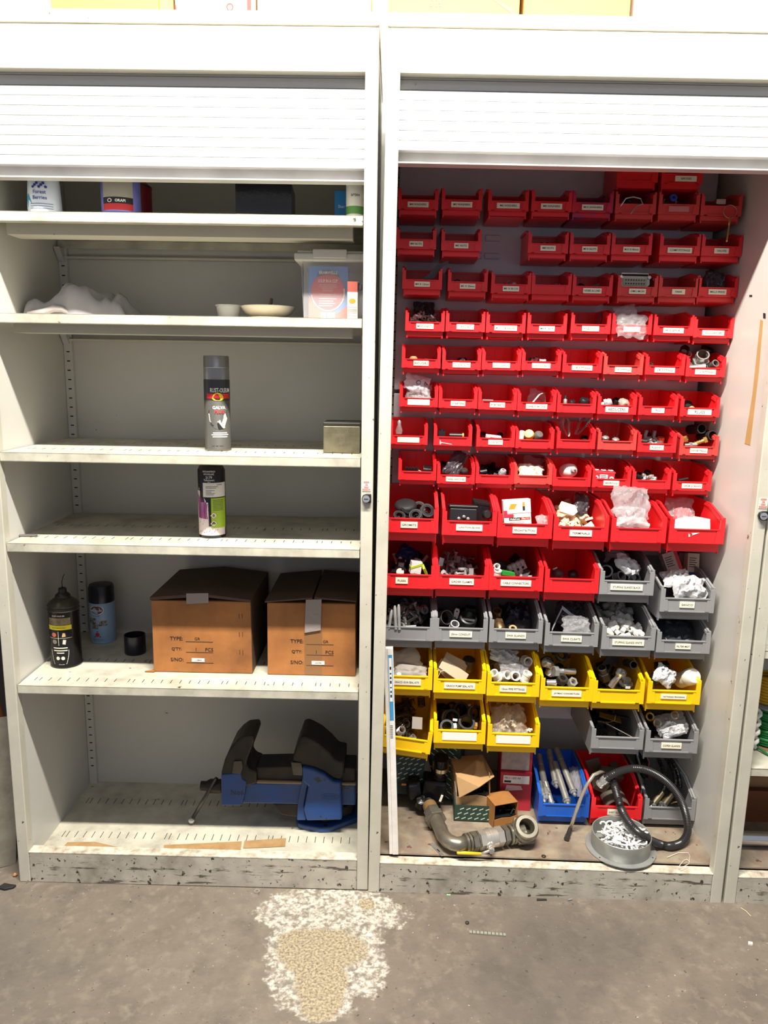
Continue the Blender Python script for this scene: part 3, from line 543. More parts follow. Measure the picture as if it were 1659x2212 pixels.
q = at(494, 680, CL, y=0.19); r = MB().lathe([(0, 0.001), (0.0235, 0.001), (0.0285, 0.032), (0.031, 0.033), (0.031, 0.036), (0.0275, 0.036), (0.0225, 0.003), (0, 0.003)], 28).build('plastic_pot', M1('frosted_pot_plastic', (206, 206, 202), 0.35, alpha=0.72), None, sharp=40); tag(r, 'small frosted plastic pot beside the bowl', 'pot'); put(r, CL, (q.x, 0.19, S2), (0, 0, 0), 1.04)
q = at(582, 680, CL, y=0.2); r = empty('dinner_plate', 'cream plate underneath the red rimmed bowl', 'plate'); put(r, CL, (q.x, 0.205, S2))
MB().lathe([(0, 0.0), (0.045, 0.0), (0.068, 0.007), (0.0685, 0.0085), (0.045, 0.003), (0, 0.003)], 36).build('plate_body', M1('cream_glaze', (222, 212, 190), 0.25), r, sharp=50)
r = empty('red_rimmed_bowl', 'cream bowl with a red inside and rim standing on the plate', 'bowl'); put(r, CL, (q.x - 0.004, 0.205, S2 + 0.0032), (0, 0, 0), (1.05, 1.05, 1.25))
MB().lathe([(0, 0.0), (0.03, 0.0), (0.034, 0.004), (0.054, 0.013), (0.064, 0.024), (0.0645, 0.0265)], 36, cap=False).build('bowl_outside', MATS['cream_glaze'], r, smooth=True)
MB().lathe([(0.0645, 0.0265), (0.0625, 0.0262), (0.052, 0.016), (0.033, 0.0065), (0, 0.005)], 36, cap=False).build('bowl_inside', M1('red_glaze', (196, 56, 52), 0.25), r, smooth=True)
sp = at(586, 640, CL, y=0.16); s = MB().tube([(0.0, 0.0, 0.0075), (0.006, 0.0, 0.02), (0.012, 0.0, 0.042), (0.014, 0.0, 0.052)], 0.004, 8, radii=[0.007, 0.003, 0.0042, 0.0035]).build('spoon', M1('dull_spoon_metal', (112, 98, 74), 0.4, metal=0.7), None, smooth=True); tag(s, 'dull brass spoon standing in the red rimmed bowl', 'spoon'); put(s, CL, (q.x - 0.008, 0.2, S2 + 0.0044))
m_tubclear = M1('hazy_clear_plastic', (196, 196, 200), 0.2, alpha=0.2)
q = at(650, 686, CL, y=0.10); xl = q.x; r = empty('storage_box', 'clear plastic storage box with a grey lid on the shelf', 'storage box'); put(r, CL, (xl, 0.105, S2))
wb = 0.872 - xl; mb = MB()
t = 0.002
for a in (0, 1): mb.prism([(0.006 * (1 - a) if a == 0 else 0, 0), (0, 0.13)] [:0] or [(0.006, 0.0), (0.008, 0.0), (0.002, 0.132), (0.0, 0.132)], 'y', 0.0, 0.2, T(0, 0, 0) if a == 0 else T(wb, 0, 0) @ Matrix.Scale(-1, 4, (1, 0, 0)))
mb.box(0.006, wb - 0.006, 0.0, t, 0, 0.132).box(0.006, wb - 0.006, 0.198, 0.2, 0, 0.132).box(0.006, wb - 0.006, 0, 0.2, 0, t); mb.build('box_body', m_tubclear, r)
lid = MB().box(-0.014, wb + 0.0, -0.014, 0.21, 0.133, 0.150).box(-0.008, wb - 0.004, -0.008, 0.205, 0.150, 0.156).build('lid', M1('frosted_lid_plastic', (186, 184, 176), 0.45), r); bevel(lid, 0.004)
cl = MB().box(0.03, 0.108, -0.019, -0.0145, 0.138, 0.158).build('clip', MATS['frosted_lid_plastic'], lid); bevel(cl, 0.002)
q1, q2 = at(667, 686, CL, y=0.115), at(752, 571, CL, y=0.115); xc = (q1.x + q2.x) / 2; ws = q2.x - q1.x
r = empty('soup_carton', 'blue and red soup carton inside the clear storage box', 'carton'); put(r, CL, (xc, 0.115, S2 + 0.0021)); hs = 0.121
MB().box(-ws / 2, ws / 2, 0, 0.05, 0, hs).build('carton_body', M1('soup_blue', (48, 122, 204), 0.5), r)
mb = MB(); mb.prism([(-ws / 2, 0), (ws / 2, 0), (ws / 2, hs * 0.28), (0.02, hs * 0.12), (-ws / 2, hs * 0.46)], 'y', -0.0006, 0); mb.build('orange_print', M1('soup_orange', (226, 92, 60), 0.5), r)
MB().prism(ellipse(-0.001, hs * 0.52, 0.0405, 0.044, 36), 'y', -0.0012, -0.0004).build('red_disc', M1('soup_red', (204, 40, 52), 0.5), r)
mb = MB(); e1 = ellipse(-0.001, hs * 0.52, 0.0405, 0.044, 30, pi * 1.05, pi * 2.1); e2 = ellipse(-0.001, hs * 0.52, 0.0375, 0.041, 30, pi * 1.05, pi * 2.1)
mb.add([(p[0], -0.0016, p[1]) for p in e1] + [(p[0], -0.0016, p[1]) for p in e2], [(k, k + 1, 31 + k - 0, 30 + k) for k in range(29)]); mb.build('pale_ring', M1('pale_ring_print', (240, 206, 180), 0.5), r)
MB().prism([(-0.027, hs * 0.80), (-0.024, hs * 0.885), (-0.013, hs * 0.925), (0.0, hs * 0.94), (0.013, hs * 0.925), (0.024, hs * 0.885), (0.027, hs * 0.80), (0.013, hs * 0.835), (0, hs * 0.845), (-0.013, hs * 0.835)], 'y', -0.002, -0.0012).build('name_banner', M1('banner_navy', (46, 52, 78), 0.5), r)
mb = MB(); text_xz(mb, 'BRAMWELLS', 0, -0.0026, hs * 0.885, 0.0072, 0.043, 0.01); text_xz(mb, 'SOUP IN A CUP', -0.001, -0.0022, hs * 0.73, 0.0075, 0.046, 0.012)
for k, (t_, w_) in enumerate((('BRAMWELLS SOUP IN A CUP', 0.046), ('A CONVENIENT TASTY SNACK', 0.048), ('MADE FOR YOU TO ENJOY', 0.042), ('IN AN INSTANT', 0.026), ('MAKES THE PERFECT SOUP', 0.046))): text_xz(mb, t_, -0.001, -0.0022, hs * (0.655 - 0.037 * k - (0.03 if k == 4 else 0)), 0.0022, w_)
for k, w_ in enumerate((0.042, 0.034, 0.038, 0.032)): mb.box(-0.022, -0.022 + w_, -0.002, -0.0013, hs * (0.39 - 0.045 * k), hs * (0.39 - 0.045 * k) + 0.0016)
mb.build('lettering', M1('soup_white_print', (240, 226, 222), 0.5), r)
MB().box(-0.018, 0.016, -0.0016, 0, 0.0, 0.0165).build('barcode_panel', m_paper, r); mb = MB()
for k, w_ in enumerate((1, 2, 1, 1, 3, 1, 2, 1, 1, 2, 1)): mb.box(-0.0165 + 0.003 * k, -0.0165 + 0.003 * k + 0.0006 * w_, -0.002, -0.0015, 0.002, 0.0155)
mb.build('barcode', m_ink, r)
q = at(761, 686, CL, y=0.06); r = empty('drink_carton', 'small white and brown drink carton with a straw by the soup box', 'carton'); put(r, CL, (q.x, 0.058, S2))
MB().box(-0.0115, 0.0115, 0, 0.03, 0, 0.061).build('carton_body', M1('white_card', (236, 230, 214), 0.5), r); MB().prism([(-0.0115, 0.061), (0.0115, 0.061), (0.0115, 0.084), (-0.0115, 0.084)], 'y', -0.0002, 0.03).build('carton_top', M1('brown_card', (150, 70, 58), 0.5), r)
MB().tube([(0.0125, -0.002, 0.084), (0.0135, -0.002, 0.081), (0.0135, -0.002, 0.064), (0.0215, -0.002, 0.066), (0.0215, -0.002, 0.078), (0.015, -0.002, 0.08)], 0.0014, 7).build('straw', m_black, r, smooth=True)
MB().prism(ellipse(0, 0.041, 0.008, 0.0055, 18), 'y', -0.0008, -0.0002).build('orange_disc', M1('orange_print', (224, 130, 40), 0.5), r); mb = MB()
for z0, z1 in ((0.027, 0.0285), (0.018, 0.0245), (0.014, 0.0165), (0.007, 0.009)): mb.box(-0.011, 0.0108, -0.0006, -0.0001, z0, z1)
mb.build('grey_stripes', M1('grey_stripe_print', (140, 138, 136), 0.5), r)

# ---- cans
def can(name, label, px, py, wpx, z, body_m, h, prof=None):
    q = at(px, py, CL, z=z); dist = (CL @ q - CAM_LOC).length; rr = wpx * dist / FPX / 2
    y = q.y + rr; qq = at(px, py, CL, y=y); e = empty(name, label, 'spray can', 'spray cans on the shelves'); put(e, CL, (at(px, py, CL, z=z).x, y, z)); return e, rr
r, R_ = can('spray_can', 'grey aerosol can of galvanising paint with a silver cap', 465, 974, 55, S3, None, 0.2)
MB().lathe([(0, 0.0), (R_, 0.0), (R_ * 1.02, 0.002), (R_ * 1.02, 0.004), (R_ * 0.985, 0.006), (R_ * 0.985, 0.17), (R_ * 0.9, 0.176), (0, 0.177)], 36).build('can_body', M1('galva_grey', (112, 110, 104), 0.3, metal=0.55), r, sharp=40)
MB().lathe([(R_ * 0.96, 0.172), (R_ * 0.98, 0.174), (R_ * 0.97, 0.2), (R_ * 0.99, 0.2008), (R_ * 0.97, 0.202), (R_ * 0.96, 0.226), (R_ * 0.93, 0.2285), (0, 0.229)], 36).build('cap', M1('silver_cap_plastic', (146, 146, 148), 0.32, metal=0.6), r, sharp=30)
R2 = R_ * 0.99; mb = MB(); cyl_patch(mb, R2, -2.0, 2.0, 0.122, 0.1715, 30); mb.build('dark_label', M1('charcoal_label', (62, 62, 64), 0.35, metal=0.3), r)
R3 = R2 + 0.0004; mb = MB(); text_cyl(mb, 'RUST-OLEUM', R3, 0.52, 0.1465, 0.0105, 0.052, 0.015); mb.build('brand_lettering', m_white_ink, r); mb = MB(); text_cyl(mb, 'GALVA', R3, 0.37, 0.1050, 0.0082, 0.032, 0.03); mb.build('product_lettering', m_white_ink, r); mb = MB()
for z, w_ in ((0.0425, 0.036), (0.038, 0.044), (0.033, 0.038)): cyl_patch(mb, R3, 0.42 - w_ / 2 / R3, 0.42 + w_ / 2 / R3, z, z + 0.0024)
so = mb.build('small_print', m_white_ink, r); so['kind'] = 'stuff'
mb = MB(); cyl_patch(mb, R3, -0.62, 1.3, 0.1265, 0.1385, 16); mb.build('red_band', M1('can_red', (206, 34, 44), 0.45), r); mb = MB(); text_cyl(mb, 'PLUS', R3 + 0.0008, 0.37, 0.0950, 0.0082, 0.028, 0.03); mb.build('red_lettering', M1('can_red_letters', (224, 60, 56), 0.45), r)
mb = MB(); cyl_poly(mb, ellipse(0.0095, 0.126, 0.014, 0.0145, 16, 0, pi) + [(-0.0045, 0.126), (0.0, 0.1225), (0.0095, 0.1212), (0.019, 0.1225)], R3 + 0.0006); mb.build('yellow_badge', M1('badge_yellow', (230, 206, 30), 0.45), r)
mb = MB(); text_cyl(mb, 'HARD HAT', R3 + 0.0010, 0.30, 0.1285, 0.003, 0.018, 0.01); text_cyl(mb, '5.67  400  500ml', R3, 0.2, 0.012, 0.003, 0.034); mb.build('black_lettering', m_ink, r)
mb = MB(); cyl_poly(mb, [(-0.0155, 0.0925), (-0.0145, 0.0985), (0.033, 0.0985), (0.033, 0.083), (-0.0155, 0.083)], R3 + 0.0002); cyl_poly(mb, [(-0.011, 0.0675), (0.010, 0.0675), (0.023, 0.0535), (0.012, 0.0515), (0.002, 0.054), (-0.007, 0.061)], R3 + 0.0002); mb.build('black_picture', m_ink, r)
mb = MB(); cyl_poly(mb, [(-0.0155, 0.0905), (0.028, 0.0905), (0.033, 0.078), (0.024, 0.055), (0.0205, 0.055), (0.009, 0.0705), (-0.0125, 0.0705)], R3 + 0.0004); mb.build('metal_picture', M1('picture_pink_grey', (206, 190, 180), 0.5), r)
mb = MB(); cyl_poly(mb, [(0.009, 0.0715), (0.0125, 0.0715), (0.0265, 0.0575), (0.0235, 0.0545)], R3 + 0.0006); mb.build('white_picture_edge', m_white_ink, r)

r, R_ = can('spray_can', 'black aerosol can with pink zebra stripes and a green panel', 453, 1163, 57, S4, None, 0.18)
MB().lathe([(0, 0), (R_ * 0.96, 0.0), (R_ * 0.98, 0.002), (R_ * 0.97, 0.004), (R_, 0.007), (R_, 0.168), (R_ * 0.85, 0.178), (R_ * 0.45, 0.184), (0, 0.185)], 36).build('can_body', M1('black_can', (24, 24, 32), 0.3), r, sharp=40)
R2 = R_ + 0.0003; a_ = R_
mb = MB(); cyl_poly(mb, [(-0.046, 0.008), (0.022, 0.008), (0.0225, 0.028), (-0.001, 0.03), (-0.0015, 0.085), (-0.012, 0.1), (-0.02, 0.112), (-0.03, 0.126), (-0.046, 0.14)][::1], R2); cyl_patch(mb, R2, -0.3, 1.35, 0.007, 0.03, 12); cyl_patch(mb, R2, -1.75, -0.05, 0.007, 0.09, 14); cyl_patch(mb, R2, -1.75, -0.75, 0.09, 0.118, 8); mb.build('white_print', M1('zebra_white', (232, 216, 214), 0.4), r)
mb = MB()
for k in range(9):
    s0 = -0.040 + 0.0042 * k; pts = [(s0 + 0.003 * sin(t_ * 2.6 + k * 0.3) + 0.0055 * t_ * t_, 0.112 - 0.0032 * k - t_ * (0.062 - 0.003 * k)) for t_ in (0, .2, .4, .6, .8, 1)]
    w_ = 0.0011 + 0.0002 * (k % 4)
    for i in range(5): cyl_poly(mb, [(pts[i][0] - w_, pts[i][1]), (pts[i + 1][0] - w_, pts[i + 1][1]), (pts[i + 1][0] + w_, pts[i + 1][1]), (pts[i][0] + w_, pts[i][1])], R2 + 0.0003)
for k in range(8): cyl_poly(mb, [(-0.034 + 0.0065 * k, 0.012 + 0.002 * (k % 3)), (-0.024 + 0.0065 * k, 0.0195 + 0.002 * (k % 3)), (-0.0225 + 0.0065 * k, 0.0215 + 0.002 * (k % 3)), (-0.034 + 0.0065 * k, 0.0138 + 0.002 * (k % 3))], R2 + 0.0003)
for k in range(5): cyl_poly(mb, [(-0.034 + 0.004 * k, 0.028 + 0.009 * k), (-0.018 + 0.004 * k, 0.034 + 0.009 * k), (-0.016 + 0.004 * k, 0.0375 + 0.009 * k), (-0.03 + 0.004 * k, 0.032 + 0.009 * k)], R2 + 0.0003)
mb.build('zebra_stripes', M1('zebra_magenta', (150, 44, 128), 0.4), r)
mb = MB(); cyl_patch(mb, R2 + 0.0006, 0.16, 1.4, 0.026, 0.101, 12); mb.build('green_panel', M1('lime_panel', (160, 190, 46), 0.4), r)
mb = MB(); cyl_patch(mb, R2 + 0.0006, -0.42, 1.4, 0.1035, 0.139, 14); mb.build('paper_label', m_paper, r)
mb = MB()
for z, w_ in ((0.129, 0.030), (0.1255, 0.026), (0.1195, 0.022), (0.116, 0.014), (0.1125, 0.022), (0.109, 0.02)): cyl_patch(mb, R2 + 0.0009, -0.2, -0.2 + w_ / R2, z, z + 0.001, 6)
text_cyl(mb, 'EZ2000', R2 + 0.0009, 0.82, 0.134, 0.0032, 0.014)
for k in range(8): cyl_patch(mb, R2 + 0.0009, 0.3, 1.1, 0.095 - 0.0036 * k, 0.0962 - 0.0036 * k, 6)
mb.build('small_print', M1('dark_green_grey_print', (88, 92, 60), 0.5), r)
for zc, sym in ((0.0575, '!'), (0.0375, 'f')):
    mb = MB(); cyl_poly(mb, [(0.0115 + 0.0092, zc), (0.0115, zc + 0.0092), (0.0115 - 0.0092, zc), (0.0115, zc - 0.0092)], R2 + 0.0009); d = mb.build('hazard_border', M1('hazard_red', (190, 60, 50), 0.5), r)
    mb = MB(); cyl_poly(mb, [(0.0115 + 0.0078, zc), (0.0115, zc + 0.0078), (0.0115 - 0.0078, zc), (0.0115, zc - 0.0078)], R2 + 0.0011); mb.build('hazard_diamond', m_paper, r)
    mb = MB()
    if sym == '!': text_cyl(mb, '!', R2 + 0.0014, 0.0115 / R2, zc, 0.0085, None, 0.03)
    else: cyl_poly(mb, [(0.0085, zc - 0.003), (0.0075, zc), (0.0095, zc + 0.003), (0.0115, zc + 0.0045), (0.0145, zc + 0.002), (0.0155, zc - 0.001), (0.0145, zc - 0.003), (0.0135, zc - 0.0005), (0.0115, zc + 0.0015), (0.0098, zc - 0.001)], R2 + 0.0014)
    mb.build('hazard_symbol', m_ink, r)
mb = MB(); [text_cyl(mb, t_, R2 + 0.0006, 0.05, z, h, w_, 0.012) for t_, z, h, w_ in (('DECKANSTRICH', 0.1755 - 0.0085, 0.0042, 0.031), ('HOCHGLANZ', 0.1605, 0.0046, 0.026), ('2179', 0.1525, 0.0062, 0.016), ('Tiefschwarz', 0.1450 + 0.0008, 0.0048, 0.027), ('400 ml', 0.1410, 0.002, 0.014))]
mb.build('lettering', m_white_ink, r)

r, R_ = can('spray_can', 'black lubricant spray can with a thin bent straw nozzle', 131, 1444, 59, S5, None, 0.19)
MB().lathe([(0, 0), (R_, 0.0), (R_ * 1.03, 0.002), (R_ * 1.03, 0.0045), (R_ * 0.98, 0.007), (R_ * 0.985, 0.138), (R_ * 0.99, 0.152)], 36, cap=False).build('can_body', M1('black_gloss_can', (34, 33, 32), 0.22, metal=0.4), r, sharp=40)
MB().lathe([(R_ * 0.99, 0.150), (R_ * 1.03, 0.153), (R_ * 0.93, 0.158), (R_ * 1.02, 0.163), (R_ * 0.9, 0.170), (R_ * 0.66, 0.178), (R_ * 0.48, 0.182), (R_ * 0.5, 0.185), (R_ * 0.4, 0.187), (0, 0.187)], 36).build('metal_shoulder', m_dsteel, r, sharp=25)
MB().lathe([(R_ * 0.5, 0.183), (R_ * 0.46, 0.189), (R_ * 0.27, 0.195), (R_ * 0.26, 0.205), (R_ * 0.2, 0.207), (0, 0.207)], 24).build('nozzle', m_black, r, sharp=40)
MB().tube([(0, 0, 0.206), (0.0, 0, 0.222), (0.003, 0, 0.234), (0.0075, 0, 0.243)], 0.0011, 6).build('straw', m_black, r, smooth=True)
R3 = R_ * 0.985 + 0.0006; mb = MB(); cyl_patch(mb, R3, -0.8, 0.85, 0.104, 0.116, 14); mb.build('yellow_band', M1('spray_yellow', (222, 206, 40), 0.4), r)
mb = MB(); cyl_patch(mb, R3, -0.75, 0.8, 0.117, 0.136, 12); mb.build('picture', M1('sepia_picture', (140, 122, 92), 0.45, dirt=((60, 52, 42), 60, 0.9)), r)
mb = MB(); text_cyl(mb, 'RUST-OLEUM', R3, 0.02, 0.1415, 0.0042, 0.032, 0.012); mb.build('brand_lettering', M1('cream_print', (218, 212, 192), 0.45), r); mb = MB()
for z, w_ in ((0.054, 0.037), (0.047, 0.036), (0.0405, 0.019)): cyl_patch(mb, R3, 0.05 - w_ / 2 / R3, 0.05 + w_ / 2 / R3, z, z + 0.0026)
text_cyl(mb, 'Super gleit', R3, 0.1, 0.0105, 0.0032, 0.026)
for cx in (-0.005, 0.008): cyl_poly(mb, ellipse(cx, 0.0275, 0.0048, 0.0048, 14), R3)
for s in (-1, 1):
    for k in range(6): cyl_poly(mb, [(s * (0.0235 - 0.0002 * k * k), 0.05 - 0.0065 * k), (s * (0.0235 - 0.0002 * (k + 1) ** 2), 0.05 - 0.0065 * (k + 1)), (s * (0.0222 - 0.0002 * (k + 1) ** 2), 0.05 - 0.0065 * (k + 1)), (s * (0.0228 - 0.0002 * k * k), 0.05 - 0.0065 * k)][::s], R3)
cyl_patch(mb, R3, -0.03, -0.005, 0.062, 0.1, 2); cyl_patch(mb, R3, -0.78, 0.85, 0.0815, 0.0822, 12); so = mb.build('small_print', MATS['cream_print'], r); so['kind'] = 'stuff'
for n, c, pts in (('red_picture', (196, 96, 78), ellipse(-0.013, 0.091, 0.0065, 0.006, 14)), ('padlock_picture', (206, 166, 116), [(0.008, 0.085), (0.0175, 0.086), (0.0165, 0.095), (0.0105, 0.096)]), ('plug_picture', (120, 112, 100), ellipse(-0.012, 0.072, 0.0065, 0.006, 14)), ('switch_picture', (208, 196, 184), [(0.0085, 0.066), (0.016, 0.0645), (0.018, 0.0765), (0.0105, 0.078)])):
    mb = MB(); cyl_poly(mb, pts, R3); mb.build(n, M1(n, c, 0.5), r)
mb = MB(); text_cyl(mb, 'MULTI PURPOSE SPRAY', R3 + 0.0004, 0.03, 0.1095, 0.0030, 0.036); mb.build('band_lettering', m_ink, r)

r, R_ = can('spray_can', 'pale blue lubricant spray can with a black cap at the back', 214, 1391, 50, S5, None, 0.17)
MB().lathe([(0, 0), (R_ * 0.97, 0.0), (R_ * 0.99, 0.003), (R_ * 0.96, 0.0055), (R_, 0.008), (R_ * 0.995, 0.118), (R_ * 0.9, 0.124), (0, 0.125)], 36).build('can_body', M1('pale_blue_can', (140, 170, 206), 0.3), r, sharp=40)
MB().lathe([(R_ * 0.985, 0.1165), (R_ * 1.0, 0.118), (R_ * 0.985, 0.158), (R_ * 0.9, 0.166), (R_ * 0.6, 0.1685), (0, 0.169)], 36).build('cap', M1('navy_black_cap', (20, 22, 34), 0.35), r, sharp=40)
R3 = R_ + 0.0004; mb = MB(); cyl_poly(mb, ellipse(-0.003, 0.099, 0.0205, 0.0135, 28), R3); mb.build('white_oval', m_white_ink, r); mb = MB(); cyl_poly(mb, ellipse(-0.003, 0.099, 0.0185, 0.0115, 28), R3 + 0.0003); mb.build('brown_oval', M1('brown_badge', (98, 52, 36), 0.45), r)
mb = MB(); text_cyl(mb, 'METALUBE', R3 + 0.0006, -0.10, 0.098, 0.0052, 0.034, 0.012); mb.build('lettering', m_white_ink, r)
mb = MB(); cyl_patch(mb, R3, -0.8, -0.15, 0.060, 0.0755, 6); cyl_patch(mb, R3, -0.55, 0.0, 0.044, 0.060, 6); cyl_patch(mb, R3, 0.05, 0.7, 0.053, 0.068, 6); mb.build('photo_print', M1('dark_photo_print', (52, 46, 44), 0.45, dirt=((190, 186, 176), 140, 0.9)), r)
mb = MB(); cyl_poly(mb, ellipse(-0.003, 0.027, 0.0062, 0.0062, 18), R3 + 0.0002); mb.build('red_disc', M1('badge_red', (190, 30, 52), 0.4), r)
mb = MB(); [cyl_poly(mb, p, R3) for p in ([(-0.0055, 0.0345), (-0.0005, 0.0345), (-0.003, 0.0385)], [(-0.013, 0.0195), (-0.0075, 0.0195), (-0.0105, 0.0235)], [(0.0015, 0.0195), (0.007, 0.0195), (0.0045, 0.0235)])]; text_cyl(mb, 'The metal spray oiler', R3, -0.05, 0.0125, 0.003, 0.036); text_cyl(mb, 'MULTI LUBE', R3, -0.12, 0.0825, 0.0026, 0.022); mb.build('navy_lettering', MATS['navy_print'], r)

q = at(285, 1417, CL, z=S5); cp = MB().lathe([(0, 0.001), (0.0275, 0.0), (0.0285, 0.002), (0.0285, 0.0515), (0.0268, 0.0515), (0.0262, 0.004), (0, 0.004)], 32).build('can_cap', MATS['navy_black_cap'], None, sharp=40); tag(cp, 'open black spray can cap standing on the shelf', 'cap'); put(cp, CL, (q.x, q.y + 0.0285, S5))
q = at(48, 1158, CL, z=S4); o = MB().prism([(-0.02, -0.006), (0.018, -0.006), (0.022, 0.002), (0.016, 0.006), (-0.016, 0.005), (-0.022, 0)], 'z', 0, 0.004).build('metal_scrap', M1('grey_metal_scrap', (118, 112, 112), 0.5, metal=0.4), None); bevel(o, 0.001); tag(o, 'flat grey scrap lying at the corner of the shelf edge', 'scrap'); put(o, CL, (max(q.x, 0.047), q.y, S4 + 0.0005), (0, 0, 0.1))
q = at(738, 979, CL, z=S3); r = empty('metal_tin', 'worn square metal tin with a dark lid standing on the shelf', 'tin'); put(r, CL, (q.x, q.y, S3))
w_ = (at(778, 979, CL, z=S3) - at(698, 979, CL, z=S3)).x; m_tin = M1('worn_tin', (128, 122, 100), 0.42, metal=0.6, dirt=((84, 76, 58), 30, 0.7))
b = MB().box(-w_ / 2, w_ / 2, 0, 0.09, 0, 0.066).build('tin_body', m_tin, r); bevel(b, 0.002)
b = MB().box(-w_ / 2 - 0.001, w_ / 2 + 0.001, -0.001, 0.091, 0.0665, 0.0745).build('tin_lid', M1('dark_tin_lid', (58, 56, 52), 0.45, metal=0.5), r); bevel(b, 0.002)
mb = MB(); text_xz(mb, 'LOKP/ECNERT RIGHT', 0, -0.0005, 0.053, 0.0075, w_ * 0.86); text_xz(mb, '3 "', -0.004, -0.0005, 0.034, 0.009); text_xz(mb, '- 4 -', 0.004, -0.0005, 0.021, 0.009); mb.build('scratched_lettering', M1('tin_scratch', (92, 86, 66), 0.6), r)

# ---- two grease stained cartons
def carton(label, c_bl, c_br, c_tl, depth, text_dx, sn, flap, lid_tilt):
    q0 = at(*c_bl, CL, z=S5); y0 = q0.y; q1 = at(*c_br, CL, y=y0); q2 = at(*c_tl, CL, y=y0)
    w = q1.x - q0.x; h = q2.z - S5; r = empty('stained_carton', label, 'carton', 'brown cartons on the shelf'); put(r, CL, (q0.x, y0, S5), (0, 0, 0.0))
    m_oil = M1('oil_stained_cardboard', (176, 118, 60), 0.7, bump=(160, 0.12)) if 'oil_stained_cardboard' not in MATS else MATS['oil_stained_cardboard']
    b = MB().prism([(0, 0), (w, 0.0), (w - 0.002, h), (0.001, h * 0.995)], 'y', 0, depth).build('carton_body', m_oil, r); bevel(b, 0.002)
    return r, w, h
m_oil = M1('oil_stained_cardboard', (170, 110, 56), 0.7, dirt=[((116, 70, 36), 7, 0.85)], bump=(160, 0.12))
m_shadetop = M1('shade_dark_cardboard', (84, 64, 50), 0.72, dirt=((56, 46, 40), 9, 0.7), bump=(120, 0.15))  # shade under the shelf put into this dark brown; blotches are grime
m_tape = M1('brown_packing_tape', (150, 112, 74), 0.25, alpha=0.6); m_gtape = M1('creased_grey_tape', (150, 140, 134), 0.25, bump=(90, 0.6, 0.003))
def crate_print(r, x0, z0, sn, sx=1.0, gr=0.066):
    mb = MB()
    for i, t_ in enumerate(('TYPE:', "Q'TY:", 'S/NO:')):
        z = z0 - 0.0285 * i; text_xz(mb, t_, x0 + 0.012, -0.0006, z, 0.0098, 0.034 * (1.0 if i < 2 else 0.96), 0.012)
        mb.box(x0 + 0.036, x0 + 0.106, -0.0006, 0.0001, z - 0.0085, z - 0.0075)
    text_xz(mb, 'GR', x0 + gr, -0.0006, z0, 0.0075, 0.018, 0.0); text_xz(mb, '1', x0 + 0.062, -0.0006, z0 - 0.0285, 0.009, None, 0.0); text_xz(mb, 'PCS', x0 + 0.096, -0.0006, z0 - 0.0285, 0.0092, 0.022, 0.008)
    mb.build('stencil_lettering', m_ink, r)
    lb = MB().box(x0 + 0.05, x0 + 0.083 * sx, -0.0009, 0, z0 - 0.062, z0 - 0.0525).build('serial_sticker', m_paper, r); mb = MB(); text_xz(mb, sn, (x0 + 0.05 + x0 + 0.083 * sx) / 2, -0.0013, z0 - 0.0573, 0.0045, 0.025); mb.build('lettering', m_ink, lb)
r, w, h = carton('brown grease stained carton with a domed dark lid marked TYPE GR', (332, 1451), (545, 1453), (331, 1296), 0.27, 0, '112843', None, 0); crate_print(r, 0.050, h * 0.475, '112843')
lidp = [(-0.001, h), (w * 0.5, h + 0.012), (w - 0.001, h), (w - 0.001, h + 0.006), (w * 0.5, h + 0.020), (-0.001, h + 0.008)]
MB().prism(lidp, 'y', -0.003, 0.27).build('lid', m_shadetop, r); MB().prism([(w - 0.0025, 0.001), (w + 0.0005, 0.001), (w - 0.0005, h), (w - 0.0025, h)], 'y', 0.002, 0.268).build('shaded_side', m_shadetop, r)
MB().prism([(w * 0.36, h - 0.008), (w * 0.58, h - 0.004), (w * 0.58, h + 0.022), (w * 0.36, h + 0.020)], 'y', -0.0042, -0.003).build('packing_tape', m_gtape, r)
MB().prism([(-0.022, -0.004), (0.003, -0.004), (0.003, 0.018), (-0.006, 0.006)], 'z', 0.0005, 0.003, T(0, 0.0, 0)).build('torn_flap', m_oil, r)
mb = MB()
for zf in (0.30, 0.55, 0.80): [mb.box(w * 0.875 + d, w * 0.875 + d + 0.0012, -0.0006, 0.0002, h * zf - 0.006, h * zf + 0.006, T(0, 0, 0)) for d in (0, 0.008)]
mb.build('staple', m_dsteel, r)
r, w, h = carton('brown grease stained carton with lifted lid flaps and creased grey tape', (578, 1457), (768, 1461), (571, 1301), 0.27, 0, '160296', None, 0); crate_print(r, 0.064, h * 0.475, '160296', gr=0.086)
for x0, x1, z0, z1 in ((-0.004, w * 0.51, 0.0, 0.012), (w * 0.535, w, 0.013, 0.006)):
    MB().prism([(x0, h + z0), (x1, h + z1), (x1, h + z1 + 0.004), (x0, h + z0 + 0.004)], 'y', -0.004, 0.268).build('lid_flap', m_shadetop, r)
MB().prism([(w * 0.425, h * 0.60), (w * 0.605, h * 0.64), (w * 0.615, h + 0.012), (w * 0.44, h + 0.010)], 'y', -0.0045, -0.0005).build('packing_tape', m_gtape, r)
MB().box(w * 0.42, w * 0.62, -0.0004, 0.0002, 0.002, h * 0.63).build('clear_tape', m_tape, r)

